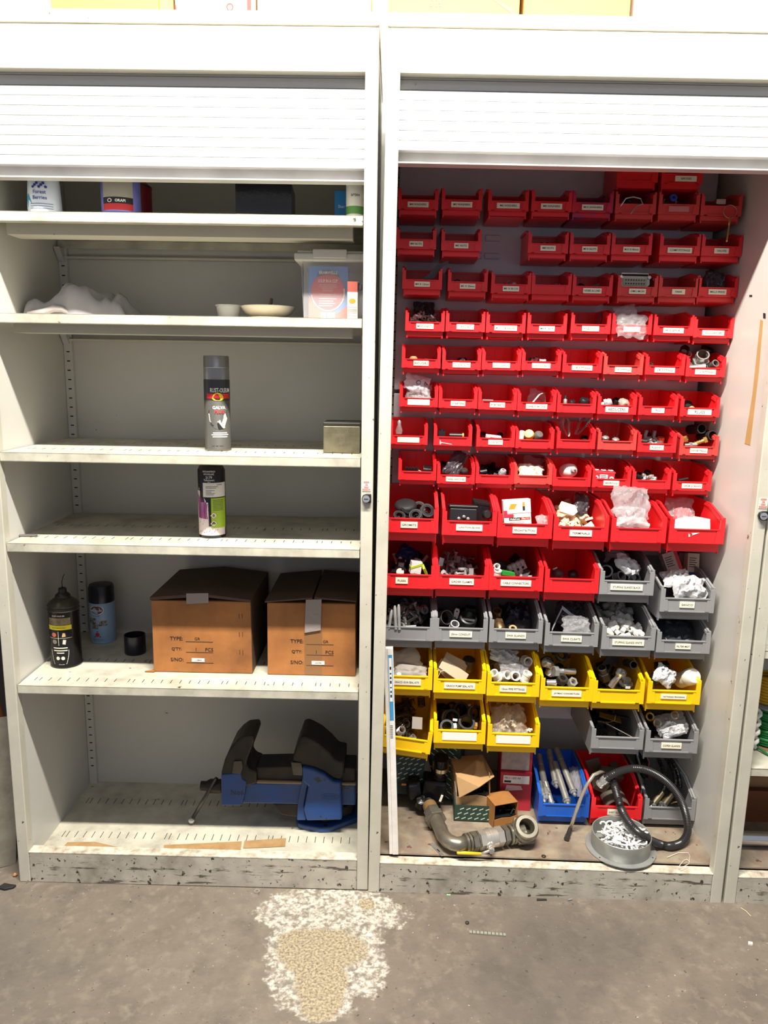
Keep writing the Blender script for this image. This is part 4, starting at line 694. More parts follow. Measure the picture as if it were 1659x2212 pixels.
# ---- bench vice on the cupboard floor
VY = 0.175
def V(px, py, y=VY): q_ = at(px, py, CL, y=y); return (q_.x, q_.z)
m_vblue = M1('vice_blue_paint', (26, 68, 132), 0.42, dirt=[((44, 54, 74), 12, 0.6)], spots=((40, 38, 36), 30, 0.66))
m_vdark = M1('vice_dark_iron', (44, 42, 42), 0.5, metal=0.6, dirt=((76, 66, 54), 20, 0.5))
r = empty('bench_vice', 'heavy blue and black bench vice lying on the cupboard floor', 'vice'); put(r, CL, (0, 0, 0))
def vpart(n, pts, y0, y1, m, par=r, bw=0.004): o = MB().prism([V(*p) for p in pts][::-1], 'y', y0, y1).build(n, m, par); bevel(o, bw, 2); return o
vpart('slide', [(480, 1735), (480, 1692), (640, 1692), (768, 1697), (768, 1740)], VY, VY + 0.085, m_vblue)
vpart('slide_top', [(552, 1659), (650, 1657), (768, 1661), (768, 1692), (545, 1690)], VY + 0.004, VY + 0.08, m_vdark)
vpart('slide_edge', [(553, 1684), (770, 1690), (770, 1697), (553, 1692)], VY - 0.003, VY + 0.01, M1('bare_edge_iron', (120, 104, 84), 0.4, metal=0.7))
mj = vpart('moving_jaw', [(480, 1738), (479, 1666), (486, 1640), (498, 1614), (512, 1598), (526, 1588), (549, 1586), (551, 1597), (545, 1615), (537, 1634), (534, 1648), (542, 1659), (556, 1664), (556, 1690), (520, 1700), (525, 1738)], VY - 0.008, VY + 0.098, m_vdark, bw=0.006)
vpart('jaw_cheek', [(479.5, 1736), (479, 1669), (522, 1666), (524, 1678), (534, 1684), (530, 1710), (524, 1736)], VY - 0.0105, VY - 0.004, m_vblue, mj)
vpart('jaw_plate', [(503, 1666), (507, 1640), (524, 1639), (526, 1652), (522, 1667)], VY - 0.012, VY - 0.004, m_dsteel, mj, 0.001)
sj = vpart('fixed_jaw', [(631, 1640), (650, 1587), (660, 1586), (670, 1590), (690, 1601), (712, 1620), (728, 1638), (745, 1640), (744, 1668), (736, 1682), (720, 1678), (700, 1664), (680, 1655), (655, 1650)], VY - 0.012, VY + 0.1, m_vdark, bw=0.006)
vpart('jaw_plate', [(630, 1641), (652, 1642), (655, 1655), (655, 1669), (635, 1668)], VY - 0.015, VY - 0.008, m_dsteel, sj, 0.001)
bd = vpart('fixed_body', [(655, 1648), (680, 1654), (702, 1664), (722, 1680), (738, 1681), (740, 1762), (664, 1764), (658, 1740), (668, 1690), (656, 1680)], VY - 0.022, VY + 0.1, m_vblue, bw=0.005)
vpart('body_web', [(642, 1768), (644, 1730), (652, 1690), (655, 1671), (672, 1673), (664, 1700), (658, 1735), (662, 1768)], VY - 0.010, VY + 0.09, m_vblue, bw=0.003)
mb = MB(); c0 = V(713, 1721, VY - 0.0226); text_xz(mb, 'RECORD', c0[0], VY - 0.0226, c0[1], 0.0072, 0.036, 0.012); mb.build('cast_lettering', M1('dark_blue_cast', (20, 52, 110), 0.45), bd)
mb = MB(); e1 = ellipse(c0[0], c0[1], 0.026, 0.0085, 28); e2 = ellipse(c0[0], c0[1], 0.0248, 0.0075, 28); mb.add([(p[0], VY - 0.0226, p[1]) for p in e1] + [(p[0], VY - 0.0226, p[1]) for p in e2], [(k, (k + 1) % 28, 28 + (k + 1) % 28, 28 + k) for k in range(28)]); mb.build('cast_oval', MATS['dark_blue_cast'], bd)
mb = MB(); c0 = V(513, 1712, VY - 0.0112); text_xz(mb, 'No6', c0[0], VY - 0.0112, c0[1], 0.015, 0.036, 0.0); mb.build('cast_lettering', M1('worn_cast_grey', (40, 44, 54), 0.5), mj)
vpart('lower_slide', [(588, 1738), (596, 1752), (606, 1762), (622, 1766), (648, 1768), (648, 1738)], VY + 0.005, VY + 0.075, m_vdark)
# swivel base standing on the floor
bpoly = [(0.690, 0.205), (0.697, 0.188), (0.715, 0.180), (0.762, 0.169), (0.788, 0.172), (0.862, 0.222), (0.868, 0.24), (0.868, 0.345), (0.84, 0.36), (0.71, 0.36), (0.69, 0.34)]
bevel(MB().prism(bpoly, 'z', S6, S6 + 0.016).build('base_plate', m_vblue, r), 0.004)
bevel(MB().prism([(0.715, 0.205), (0.775, 0.19), (0.85, 0.235), (0.85, 0.33), (0.715, 0.33)], 'z', S6 + 0.016, S6 + 0.05).build('swivel_base', m_vdark, r), 0.006)
MB().lathe([(0.006, S6 + 0.0162), (0.0055, S6 + 0.0166), (0, S6 + 0.0166)], 14, T(0.775, 0.182, 0)).build('base_bolt_hole', m_dark, r)
c = V(470, 1700, VY + 0.03); MB().lathe([(0.019, 0), (0.0195, 0.002), (0.0195, 0.034), (0.013, 0.046), (0.013, 0.06)], 24, T(c[0] + 0.012, VY + 0.035, c[1]) @ RY(-pi / 2) @ T(0, 0, 0)).build('screw_boss', m_vdark, r, sharp=35)
h0 = at(457, 1699, CL, y=VY + 0.018); h1 = at(414, 1771, CL, z=S6 + 0.014)
MB().tube([h0 + (h0 - h1).normalized() * 0.03, h1], 0.0052, 10).build('tommy_bar', m_dsteel, r, smooth=True)
MB().lathe([(0, -0.010), (0.006, -0.0085), (0.0095, -0.004), (0.0102, 0), (0.0095, 0.004), (0.006, 0.0085), (0, 0.010)], 16, T(*h1) @ RX(0.9)).build('bar_knob', m_steel, r, smooth=True)
# tape strips on the floor pan
m_masking = M1('old_brown_tape', (172, 140, 98), 0.6, dirt=((140, 100, 58), 30, 0.6))
for i, pts in enumerate(([(133, 1834), (146, 1820), (205, 1819), (262, 1832), (262, 1836)], [(354, 1840), (354, 1826), (522, 1818), (520, 1836)], [(525, 1833), (528, 1817), (618, 1811), (616, 1829)])):
    ps = [at(x, y, CL, z=S6) for x, y in pts]; cx = sum(p.x for p in ps) / len(ps); cy = sum(p.y for p in ps) / len(ps)
    o = MB().prism([(p.x - cx, p.y - cy) for p in ps], 'z', 0, 0.0006).build('tape_strip', m_masking, None); put(o, CL, (cx, cy, S6 + 0.0005))
    tag(o, ('ragged strip of old brown tape nearest the cupboard jamb', 'long strip of old brown tape on the cupboard floor', 'short wide strip of old brown tape butting the long one')[i], 'tape', 'brown tape strips on the cupboard floor')
# the bins' contents below are laid out for bins hanging at the panel: shift by the panel's depth in the right cupboard
YO = 0.055
_at0, _put0 = at, put
def at(px, py, M=WORLD, x=None, y=None, z=None): return _at0(px, py, M, x, y + YO if (y is not None and M is CR) else y, z)
def put(o, M, loc, rot=(0, 0, 0), s=1.0): return _put0(o, M, (loc[0], loc[1] + YO, loc[2]) if M is CR else loc, rot, s)
# ================================================================ things in and on the bins
RND = random.Random(11)
def drop(name, label, cat, parts, px, py, y, rot=(0, 0, 0), s=1.0, group=None, M=CR, dz=0.0):
    """parts: [(MB or mesh object builder, material, part name, smooth angle)]; placed where the photo shows it, at depth y"""
    p = at(px, py, M, y=y)
    if len(parts) == 1: o = parts[0][0].build(name, parts[0][1], None, sharp=parts[0][3] if len(parts[0]) > 3 else 40); tag(o, label, cat, group)
    else:
        o = empty(name, label, cat, group)
        for q in parts: q[0].build(q[2], q[1], o, sharp=q[3] if len(q) > 3 else 40)
    put(o, M, (p.x, y, p.z + dz), rot, s); return o
def bag(name, label, px, py, y, w, d, h, m, seed, rot=(1.0, 0, 0), group=None, M=CR, cat='bag', **k):
    p = at(px, py, M, y=y); o = crumple(name, w * 0.93, d, h, m, seed, **k); tag(o, label, cat, group); put(o, M, (p.x, y, p.z), rot); return o
def nutg(r=0.0065, h=0.005): return MB().hexprism(r, -h / 2, h / 2, None, r * 0.52)
def washg(r=0.008): return MB().ring(r * 0.45, r, -0.0008, 0.0008, 16)
def boltg(r=0.003, l=0.03): return MB().hexprism(r * 1.8, -l / 2 - r * 1.2, -l / 2).lathe([(r, -l / 2), (r, l / 2)], 10)
def screwg(r=0.002, l=0.016): return MB().lathe([(0, -l / 2 - 0.002), (r * 2, -l / 2 - 0.0015), (r, -l / 2), (r * 0.8, l / 2 - 0.003), (0, l / 2)], 8)
def glandg(r=0.008, l=0.028): return MB().lathe([(r * 0.45, -l / 2), (r * 0.62, -l / 2), (r * 0.62, -l * 0.12)], 14).hexprism(r * 1.05, -l * 0.14, l * 0.1).lathe([(r * 0.9, l * 0.1), (r * 0.95, l * 0.3), (r * 0.72, l / 2), (r * 0.4, l / 2), (r * 0.4, l * 0.2)], 14)
def socketg(r=0.01, l=0.03): return MB().lathe([(r * 0.75, -l / 2), (r, -l / 2), (r, -l / 2 + l * 0.2), (r * 0.92, -l / 2 + l * 0.22), (r * 0.92, l / 2 - l * 0.22), (r, l / 2 - l * 0.2), (r, l / 2), (r * 0.75, l / 2), (r * 0.72, -l / 2 + 0.001)], 18, cap=False)
def springg(r=0.009, l=0.035, n=6, w=0.0011):
    k = n * 10; return MB().tube([(r * cos(2 * pi * i / 10), r * sin(2 * pi * i / 10), -l / 2 + l * i / k) for i in range(k + 1)], w, 5)
def termg(): return MB().prism([(-0.012, 0), (0.012, 0), (0.012, 0.012), (0.007, 0.018), (0.003, 0.014), (-0.004, 0.014), (-0.007, 0.019), (-0.012, 0.013)], 'y', -0.003, 0.003)
def bandg(r=0.02, w=0.012): return MB().ring(r - 0.0012, r, -w / 2, w / 2, 24).box(r - 0.002, r + 0.008, -0.006, 0.006, -w / 2, w / 2)
def elbowg(r=0.011, R=0.022):
    pts = [(R * cos(a) - R, 0, R * sin(a)) for a in [pi / 2 * i / 7 for i in range(8)]]; mb = MB().tube([(0, 0, -0.014)] + pts + [(-R - 0.014, 0, R)], r, 14, radii=[r * 1.2, r * 1.2] + [r] * 6 + [r * 1.2, r * 1.2]); return mb
def clampg(): return MB().box(-0.014, 0.014, -0.006, 0.006, 0, 0.006).box(-0.014, -0.009, -0.006, 0.006, 0, 0.018).lathe([(0.003, 0.002), (0.003, 0.026), (0.0055, 0.026), (0.0055, 0.03), (0, 0.03)], 8)
def heap(key, protos, label, what, group, n_stuff, n_top, top, x=(0.08, 0.92), y=(0.12, 0.9), seed=1, slope=0.35, mats=None, base=None, s=1.0, name='loose_part', cat='part'):
    """protos: [(MB, material)]; a joined heap (kind stuff) filling the bin and single pieces lying on top of it"""
    bx, by, bz, size = BINS[key] if key in BINS else key; g = SIZES[size]; rnd = random.Random(seed); w = g['w'] - 0.018; L_ = g['L'] - 0.02
    hw_ = g['w'] / 2 - 0.0095; y0_, y1_ = by + g['lb'] * 0.75 + 0.004, by + g['L'] - 0.006
    def spot(zfrac, rad):
        u = rnd.uniform(*x); v = rnd.uniform(*y); ht = top * (1 - slope * (1 - v)) * (1 - 0.25 * abs(2 * u - 1)); cl = lambda a, lo, hi: max(lo, min(hi, a)) if lo < hi else (lo + hi) / 2
        return (cl(bx - w / 2 + w * u, bx - hw_ + rad, bx + hw_ - rad), cl(by + 0.012 + L_ * v, y0_ + rad, y1_ - rad), max(bz + 0.003 + rad, bz + 0.006 + ht * zfrac))
    rads = [max(Vector(q).length for q in a.v) * s for a, _ in protos]
    mb = MB(); ov = []
    for k in range(n_stuff):
        g_ = protos[k % len(protos)][0]; Mt = T(*spot(rnd.uniform(0.05, 0.9), rads[k % len(protos)])) @ Euler((rnd.uniform(0, 6), rnd.uniform(0, 6), rnd.uniform(0, 6))).to_matrix().to_4x4() @ Matrix.Scale(s, 4); mb.add(g_.v, g_.f, Mt)
    if n_stuff:
        o = mb.build('part_heap', protos[0][1], None, sharp=40); tag(o, 'heap of ' + what, 'parts', None, 'stuff'); o.matrix_world = CR
    meshes = [a.mesh(name, m, True) for a, m in protos]; [me.set_sharp_from_angle(angle=radians(40)) for me in meshes]
    for k in range(n_top):
        o = obj(name, meshes[k % len(meshes)]); tag(o, label, cat, group); _put0(o, CR, spot(rnd.uniform(0.92, 1.06), rads[k % len(protos)]), (rnd.uniform(0, 6), rnd.uniform(0, 6), rnd.uniform(0, 6)), s)
def lump(px, py, y, r, m, label, cat='part', sq=(1, 1, 0.7), name='black_part', hole=True, rot=(0.5, 0.2, 0), group=None):
    mb = MB().lathe([(r * 0.35, -r), (r * 0.8, -r), (r, -r * 0.4), (r * 0.85, 0), (r, r * 0.5), (r * 0.8, r), (r * 0.35, r), (r * 0.35, -r * 0.2)], 14, cap=False) if hole else MB().lathe([(0, -r), (r * 0.8, -r), (r, -r * 0.5), (r, r * 0.5), (r * 0.7, r), (0, r)], 14)
    return drop(name, label, cat, [(mb, m)], px, py, y, rot, sq, group)
# --- row with washers: wire clip, blue ring, block and keys
drop('wire_clip', 'bent silver wire clip hanging over the lip of a faded red bin', 'clip', [(MB().tube([(-0.03, 0, -0.006), (-0.018, 0, 0.012), (0.0, 0, 0.016), (0.018, 0, 0.012), (0.024, 0, 0.0), (0.008, -0.004, -0.006), (-0.002, -0.01, -0.020), (-0.006, -0.01, -0.026)], 0.0018, 8), m_steel)], 1367, 440, 0.196)
lump(1358, 436, 0.235, 0.009, m_black, 'black clamp body behind the bent wire clip')
drop('blue_ring', 'small blue plastic ring in the bin with the blank pink card', 'ring', [(MB().torus(0.0065, 0.0035, 18, 8, RX(1.2)), mat('blue_plastic', (40, 84, 190), 0.35))], 1455, 427, 0.215)
drop('clear_clip', 'clear plastic clip lying beside the small blue ring', 'clip', [(MB().tube([(-0.014, 0, 0.006), (-0.016, 0, -0.006), (0.014, 0, -0.006), (0.016, 0, 0.003)], 0.002, 8), m_cleargrey)], 1447, 436, 0.212)
drop('zinc_block', 'bright ribbed zinc block in the bin with the key ring', 'block', [(MB().box(-0.011, 0.011, -0.008, 0.008, -0.006, 0.006).box(-0.0115, 0.0115, -0.0085, 0.0085, -0.003, -0.001).box(-0.0115, 0.0115, -0.0085, 0.0085, 0.002, 0.004), m_chrome)], 1555, 437, 0.215)
r = empty('key_ring', 'steel split ring with two brass keys hanging from a bin lip', 'keys'); p = at(1577, 457, CR, y=0.194); put(r, CR, (p.x, 0.1935, p.z))
MB().torus(0.0165, 0.0008, 28, 6, RX(pi / 2 - 0.25)).build('ring', m_steel, r, smooth=True)
for a, dx in ((0.03, 0.0), (0.09, 0.003)):
    k = MB().prism([(-0.0035, 0.0), (0.0035, 0.0), (0.004, -0.016), (0.0022, -0.020), (0.0022, -0.056), (0.0, -0.060), (-0.0022, -0.057), (-0.0022, -0.020), (-0.004, -0.016)], 'y', -0.001, 0.001).build('key', m_brass, r); k.location = (-0.002 + dx, 0.0045 * (1 if dx else -1) - 0.006, -0.014); k.rotation_euler = (0, a + 0.08, 0.9)
heap((2, 2), [(nutg(0.0068, 0.0055), m_dsteel)], 'dark hexagon nut heaped in the M8 NUTS bin', 'dark hexagon nuts in the M8 NUTS bin', 'nuts in the M8 NUTS bin', 40, 8, 0.040, seed=3, name='hex_nut', cat='nut', slope=0.1)
lump(1555, 535, 0.23, 0.010, m_dsteel, 'round steel valve cap in the VALVES bin', 'cap', name='valve_cap', hole=False, rot=(0, 0, 0))
# film strip
p = at(930, 590, CR, y=0.24); o = MB().prism([(-0.028, -0.022), (0.0, -0.022), (0.022, 0.010), (0.040, 0.022), (0.038, 0.028), (0.012, 0.018), (-0.012, -0.008)], 'y', -0.0006, 0.0006).build('film_strip', m_darkbag, None); tag(o, 'strip of dark brown film sticking out of the M4 X 12mm bin', 'film'); put(o, CR, (p.x + 0.004, 0.215, p.z), (0.15, 0, 0.1))
lump(988, 610, 0.25, 0.009, m_darkbag, 'small dark lump in the M5 X 20mm bin', name='dark_lump', hole=False)
heap((3, 2), [(screwg(0.0026, 0.022), m_steel), (nutg(0.005), m_dsteel)], 'zinc countersunk screw heaped in the M5 X 50 C/S bin', 'zinc screws in the M5 X 50 C/S bin', 'screws in the C/S bin', 40, 8, 0.036, seed=4, name='countersunk_screw', cat='screw', slope=0.05)
heap((3, 3), [(screwg(0.003, 0.024), m_steel)], 'zinc screw lying in the red bin without a card', 'zinc screws in the red bin without a card', 'screws in the bin without a card', 16, 4, 0.036, seed=5, name='zinc_screw', cat='screw', slope=0.05)
lump(1255, 620, 0.25, 0.0095, m_black, 'black plug at the back of a small red bin', name='black_plug'); drop('black_wedge', 'black wedge with a bright edge in a small red bin', 'part', [(MB().prism([(-0.012, -0.004), (0.012, -0.004), (0.014, 0.006)], 'y', -0.008, 0.008), m_black)], 1281, 617, 0.235)
# multi-pin connector
r = empty('panel_connector', 'large grey multi-pin connector in a black hood in a faded bin', 'connector'); p = at(1372, 610, CR, y=0.205); put(r, CR, (p.x, 0.214, p.z), (-0.18, 0, 0), 0.93)
b = MB().box(-0.043, 0.043, 0.0, 0.03, -0.022, 0.024).build('hood', m_black, r); bevel(b, 0.005)
f = mat('connector_grey', (168, 166, 158), 0.45); MB().prism([(-0.040, 0.016), (0.040, 0.016), (0.040, -0.006), (0.032, -0.014), (0.006, -0.0155), (0.0, -0.019), (-0.006, -0.0155), (-0.032, -0.014), (-0.040, -0.006)], 'y', -0.006, 0.002).build('insert_frame', f, r)
MB().prism([(-0.033, 0.009), (0.033, 0.009), (0.031, -0.010), (-0.031, -0.010)], 'y', -0.0075, -0.005).build('pin_field', mat('connector_beige', (142, 138, 124), 0.5), r)
PIN = MB().lathe([(0.0013, 0), (0.0013, 0.004), (0, 0.0042)], 8, T(0, -0.006, 0) @ RX(pi / 2)).mesh('pin', m_dark)
for i in range(8):
    for z in (0.0045, -0.005): o = obj('pin', PIN, r); o.location = (-0.0245 + 0.007 * i, -0.0012, z)
MB().tube([(-0.036, -0.004, 0.010), (-0.036, -0.006, 0.0235), (0.036, -0.006, 0.0235), (0.036, -0.004, 0.010)], 0.0017, 8).build('latch', m_steel, r, smooth=True)
for s in (-1, 1): MB().lathe([(0, -0.004), (0.0045, -0.004), (0.0045, 0.004), (0, 0.004)], 12, T(s * 0.038, -0.007, 0.012) @ RX(pi / 2)).build('latch_screw', m_steel, r, sharp=40)
bag('polythene_bag', 'dark grey plastic bag in the small bin under the VALVES bin', 1543, 610, 0.255, 0.055, 0.06, 0.03, m_darkbag, 21, (1.1, 0.1, 0))
heap((4, 0), [(boltg(0.0022, 0.024), m_steel), (MB().ring(0.0028, 0.0075, -0.0015, 0.0015, 4), mat('bright_zinc', (222, 222, 218), 0.3, 0.3))], 'bright square nut or bolt heaped in the M8 ROOF BOLTS bin', 'bright roofing bolts in the M8 ROOF BOLTS bin', 'roofing bolts', 60, 30, 0.056, seed=6, name='roofing_bolt', cat='bolt', slope=0.15)
bag('polythene_bag', 'dark plastic bag behind the roofing bolts', 918, 672, 0.315, 0.06, 0.05, 0.025, m_darkbag, 22, (1.2, 0, 0))
heap((4, 1), [(screwg(0.0022, 0.018), m_dsteel)], 'dark screw heaped in the TORX SCREWS bin', 'dark screws in the TORX SCREWS bin', 'torx screws', 30, 7, 0.035, seed=7, name='torx_screw', cat='screw', slope=0.05)
drop('black_cable', 'loop of black cable in a small red bin', 'cable', [(MB().tube([(-0.032, 0, -0.012), (-0.014, 0, -0.008), (0.008, 0, -0.010), (0.016, 0, 0.004), (0.022, 0, 0.026), (0.027, 0.002, 0.030), (0.029, 0.004, 0.016), (0.025, 0.006, -0.010)], 0.0016, 7), m_black)], 1276, 700, 0.235)
bag('polythene_bag', 'crumpled clear bag hanging over a small red bin', 1366, 704, 0.205, 0.078, 0.062, 0.016, m_clear, 23, (1.35, 0.06, 0)); bag('polythene_bag', 'top of a clear bag standing behind the bag that hangs over a bin', 1352, 676, 0.235, 0.06, 0.04, 0.012, m_cleargrey, 24, (1.2, -0.2, 0))
drop('black_sliver', 'thin black sliver lying on the lip of the bin above the pipe unions', 'scrap', [(MB().box(-0.012, 0.012, -0.002, 0.002, -0.001, 0.001), m_black)], 1578, 711, 0.215, (0, -0.3, 0))
# --- fittings rows
drop('cork_bung', 'pale tan plug in the printed REDUCERS bin', 'plug', [(MB().lathe([(0, -0.012), (0.0095, -0.012), (0.011, 0.006), (0.009, 0.010), (0, 0.011)], 18), mat('tan_plug', (176, 140, 96), 0.6))], 893, 778, 0.255)
lump(922, 782, 0.25, 0.010, m_dsteel, 'dark steel reducer in the printed REDUCERS bin', 'fitting', name='steel_reducer'); lump(937, 781, 0.262, 0.009, m_dsteel, 'darker steel bush beside the reducer in the printed REDUCERS bin', 'fitting', name='steel_bush')
heap((5, 1), [(nutg(0.008, 0.005), m_dsteel)], 'dark ring nut in the LOCKING NUTS bin', 'dark ring nuts in the LOCKING NUTS bin', 'locking nuts', 24, 5, 0.034, seed=8, name='lock_nut', cat='nut', slope=0.0)
lump(1078, 785, 0.27, 0.008, m_black, 'small black gland in the 20mm GLANDS bin', 'gland', name='black_gland')
heap((5, 3), [(socketg(0.006, 0.016), m_steel)], 'zinc socket in the 20mm SOCKETS bin', 'zinc sockets in the 20mm SOCKETS bin', 'zinc sockets', 14, 4, 0.035, seed=9, name='zinc_socket', cat='socket', slope=0.0)
lump(1404, 790, 0.25, 0.009, m_dsteel, 'dark fitting in the three eighths inch fittings bin', 'fitting', name='pipe_fitting')
m_galv = mat('galvanised_iron', (142, 142, 138), 0.42, 0.8, dirt=((100, 98, 94), 30, 0.6))
drop('pipe_union', 'big galvanised pipe union heaped on top of the small fittings', 'fitting', [(MB().ring(0.0125, 0.0155, 0.008, 0.02, 20).hexprism(0.0165, 0.0, 0.012, None, 0.0125).hexprism(0.021, -0.014, 0.0, None, 0.0125).lathe([(0.0125, -0.022), (0.015, -0.022), (0.015, -0.012)], 18, cap=False), m_galv)], 1514, 777, 0.236, (0.75, -0.55, 0.4), 1.05)
drop('pipe_nipple', 'galvanised pipe end lying under the big union', 'fitting', [(socketg(0.0095, 0.028), m_galv)], 1539, 789, 0.222, (1.1, 0.5, 0)); drop('steel_socket', 'bright smooth steel socket under the big union', 'fitting', [(socketg(0.010, 0.040), m_steel)], 1506, 795, 0.222, (0.25, 1.45, 0)); lump(1486, 790, 0.24, 0.011, m_galv, 'galvanised bush at the corner of the bin of big unions', 'fitting', name='galvanised_bush')
drop('black_socket', 'black iron socket behind the big pipe union', 'fitting', [(socketg(0.012, 0.03), m_black)], 1478, 758, 0.285, (1.2, -0.8, 0)); drop('wire_ring', 'bright thin wire ring beside the black iron socket', 'ring', [(MB().torus(0.0075, 0.0006, 18, 5, RX(pi / 2)), m_chrome)], 1487, 766, 0.265); lump(1528, 760, 0.30, 0.015, m_dsteel, 'dark iron elbow behind the big pipe union', 'fitting', name='iron_elbow')
bag('polythene_bag', 'big stuffed clear bag standing in the bin with a wide blank card', 905, 852, 0.245, 0.074, 0.056, 0.024, m_cleargrey, 31, (1.15, 0, 0))
b = bag('printed_bag', 'white printed bag top rising from the stuffed clear bag', 903, 828, 0.245, 0.074, 0.046, 0.012, mat('printed_poly', (206, 204, 212), 0.3, bump=(40, 0.5, 0.003)), 32, (1.35, 0.25, 0)); mb = MB(); mb.add([(0.006 * cos(a), 0.006 * sin(a), 0.0135) for a in [0.3 * k for k in range(21)]] + [(0.0045 * cos(a), 0.0045 * sin(a), 0.0135) for a in [0.3 * k for k in range(21)]], [(k, k + 1, 22 + k, 21 + k) for k in range(20)])
mb.add([(0.016, -0.005, 0.0135), (0.027, 0.0, 0.0125), (0.016, 0.007, 0.0135), (0.018, -0.002, 0.0138), (0.023, 0.0, 0.0132), (0.018, 0.004, 0.0138)], [(0, 1, 4, 3), (1, 2, 5, 4), (2, 0, 3, 5)]); mb.build('printed_marks', m_ink, b)
drop('grey_card', 'flat grey sheet lying in the PCB PARTS bin', 'sheet', [(MB().box(-0.014, 0.014, -0.02, 0.02, -0.002, 0.002), m_greyplas)], 1054, 866, 0.245, (0.1, 0, 0))
drop('white_tape_loop', 'loop of translucent white tape in the CARBON BRUSHES bin', 'tape', [(MB().add([(x, yy, z) for x, z in ((-0.026, -0.022), (-0.012, -0.006), (0.002, 0.012), (0.010, 0.016), (0.016, 0.010), (0.019, -0.022)) for yy in (-0.012, 0.012)], [(2 * k, 2 * k + 2, 2 * k + 3, 2 * k + 1) for k in range(5)]), m_whitebag)], 1163, 862, 0.235)
bag('polythene_bag', 'small clear bag behind the loop of white tape', 1160, 858, 0.275, 0.05, 0.04, 0.02, m_cleargrey, 33, (1.2, 0.3, 0))
for px, py, rr, m, lab in ((1262, 868, 0.014, m_black, 'large black knob in the bin beside CARBON BRUSHES'), (1236, 870, 0.009, m_black, 'small black knob beside the silver screw')): lump(px, py, 0.245, rr, m, lab, 'knob', name='round_button', hole=False)
drop('silver_stud', 'upright silver stud with a black tip beside the black knobs', 'stud', [(MB().lathe([(0, -0.012), (0.005, -0.012), (0.005, 0.006), (0.0035, 0.008), (0, 0.008)], 12), m_steel, 'shank'), (MB().lathe([(0, 0.008), (0.0045, 0.008), (0.003, 0.016), (0, 0.018)], 12), m_black, 'tip')], 1221, 868, 0.225)
drop('grey_fitting', 'grey plastic fitting in the handwritten REDUCERS bin', 'fitting', [(glandg(0.012, 0.03), m_greyplas)], 1309, 872, 0.232, (0.4, 1.2, 0.3)); drop('white_fitting', 'pale ribbed pipe reducer in the handwritten REDUCERS bin', 'fitting', [(glandg(0.0135, 0.036), mat('pale_metal', (200, 196, 184), 0.35, 0.6))], 1347, 872, 0.228, (1.9, 0.3, 0.2)); lump(1331, 868, 0.26, 0.012, m_black, 'black fitting between the two pale reducers', 'fitting', name='black_fitting')
lump(1390, 880, 0.255, 0.008, m_black, 'small black coupling in the PCL bin', 'fitting', name='coupling'); lump(1485, 875, 0.265, 0.013, m_rubber, 'black rubber plug in the PLUGS bin', 'plug', name='rubber_plug', hole=False); drop('tan_plug', 'tan rounded plug in the PLUGS bin', 'plug', [(MB().lathe([(0, -0.008), (0.009, -0.008), (0.008, 0.004), (0.003, 0.008), (0, 0.0085)], 16), MATS['tan_plug'])], 1494, 884, 0.23)
# --- next row
drop('glass_bulb', 'small clear glass bulb in the bin with the wide blank card', 'bulb', [(MB().lathe([(0, -0.006), (0.0085, -0.006), (0.0095, 0.004), (0.006, 0.014), (0.0045, 0.018), (0, 0.018)], 18), m_clear, 'glass'), (MB().lathe([(0.005, 0.016), (0.005, 0.026), (0.002, 0.030), (0, 0.030)], 14), m_steel, 'cap')], 862, 932, 0.222)
drop('black_connector', 'square black connector in the bin with a torn card scrap', 'connector', [(MB().box(-0.009, 0.009, -0.01, 0.01, -0.008, 0.008).lathe([(0.006, 0.008), (0.006, 0.013), (0, 0.013)], 12), m_black)], 954, 937, 0.24); drop('black_barrel', 'black barrel with a yellow end in the bin with a torn card', 'barrel', [(MB().lathe([(0, -0.02), (0.007, -0.02), (0.007, 0.014), (0, 0.014)], 16), m_black, 'barrel_body'), (MB().lathe([(0, 0.014), (0.0072, 0.014), (0.0072, 0.018), (0, 0.018)], 16), mat('amber_plastic', (190, 140, 40), 0.4), 'yellow_end')], 987, 941, 0.24, (0, 1.57, 0))
p = at(955, 956, CR, y=0.199); o = MB().prism([(-0.006, -0.005), (-0.003, -0.004), (-0.002, -0.001), (0.026, -0.0045), (0.026, -0.0035), (-0.003, 0.001), (-0.0045, 0.006), (-0.006, 0.006)], 'y', -0.0008, 0).build('card_scrap', m_cardw, None); tag(o, 'torn white scrap stuck on the lip of a small red bin', 'scrap'); put(o, CR, (p.x, 0.2012, p.z))
drop('contact_block', 'white faced contact block in the CONTACTS bin', 'contact', [(MB().box(-0.02, 0.02, -0.008, 0.008, -0.004, 0.004), m_whiteplas, 'face'), (MB().box(-0.01, 0.0, -0.0085, -0.007, -0.002, 0.003).box(0.003, 0.013, -0.0085, -0.007, -0.002, 0.003), m_black, 'slots')], 1066, 945, 0.225, (0.3, 0.1, 0.1)); lump(1043, 940, 0.26, 0.010, m_black, 'black contact part at the back of the CONTACTS bin', name='black_contact'); lump(1080, 941, 0.262, 0.009, m_black, 'round black contact beside the white faced block', name='round_contact')
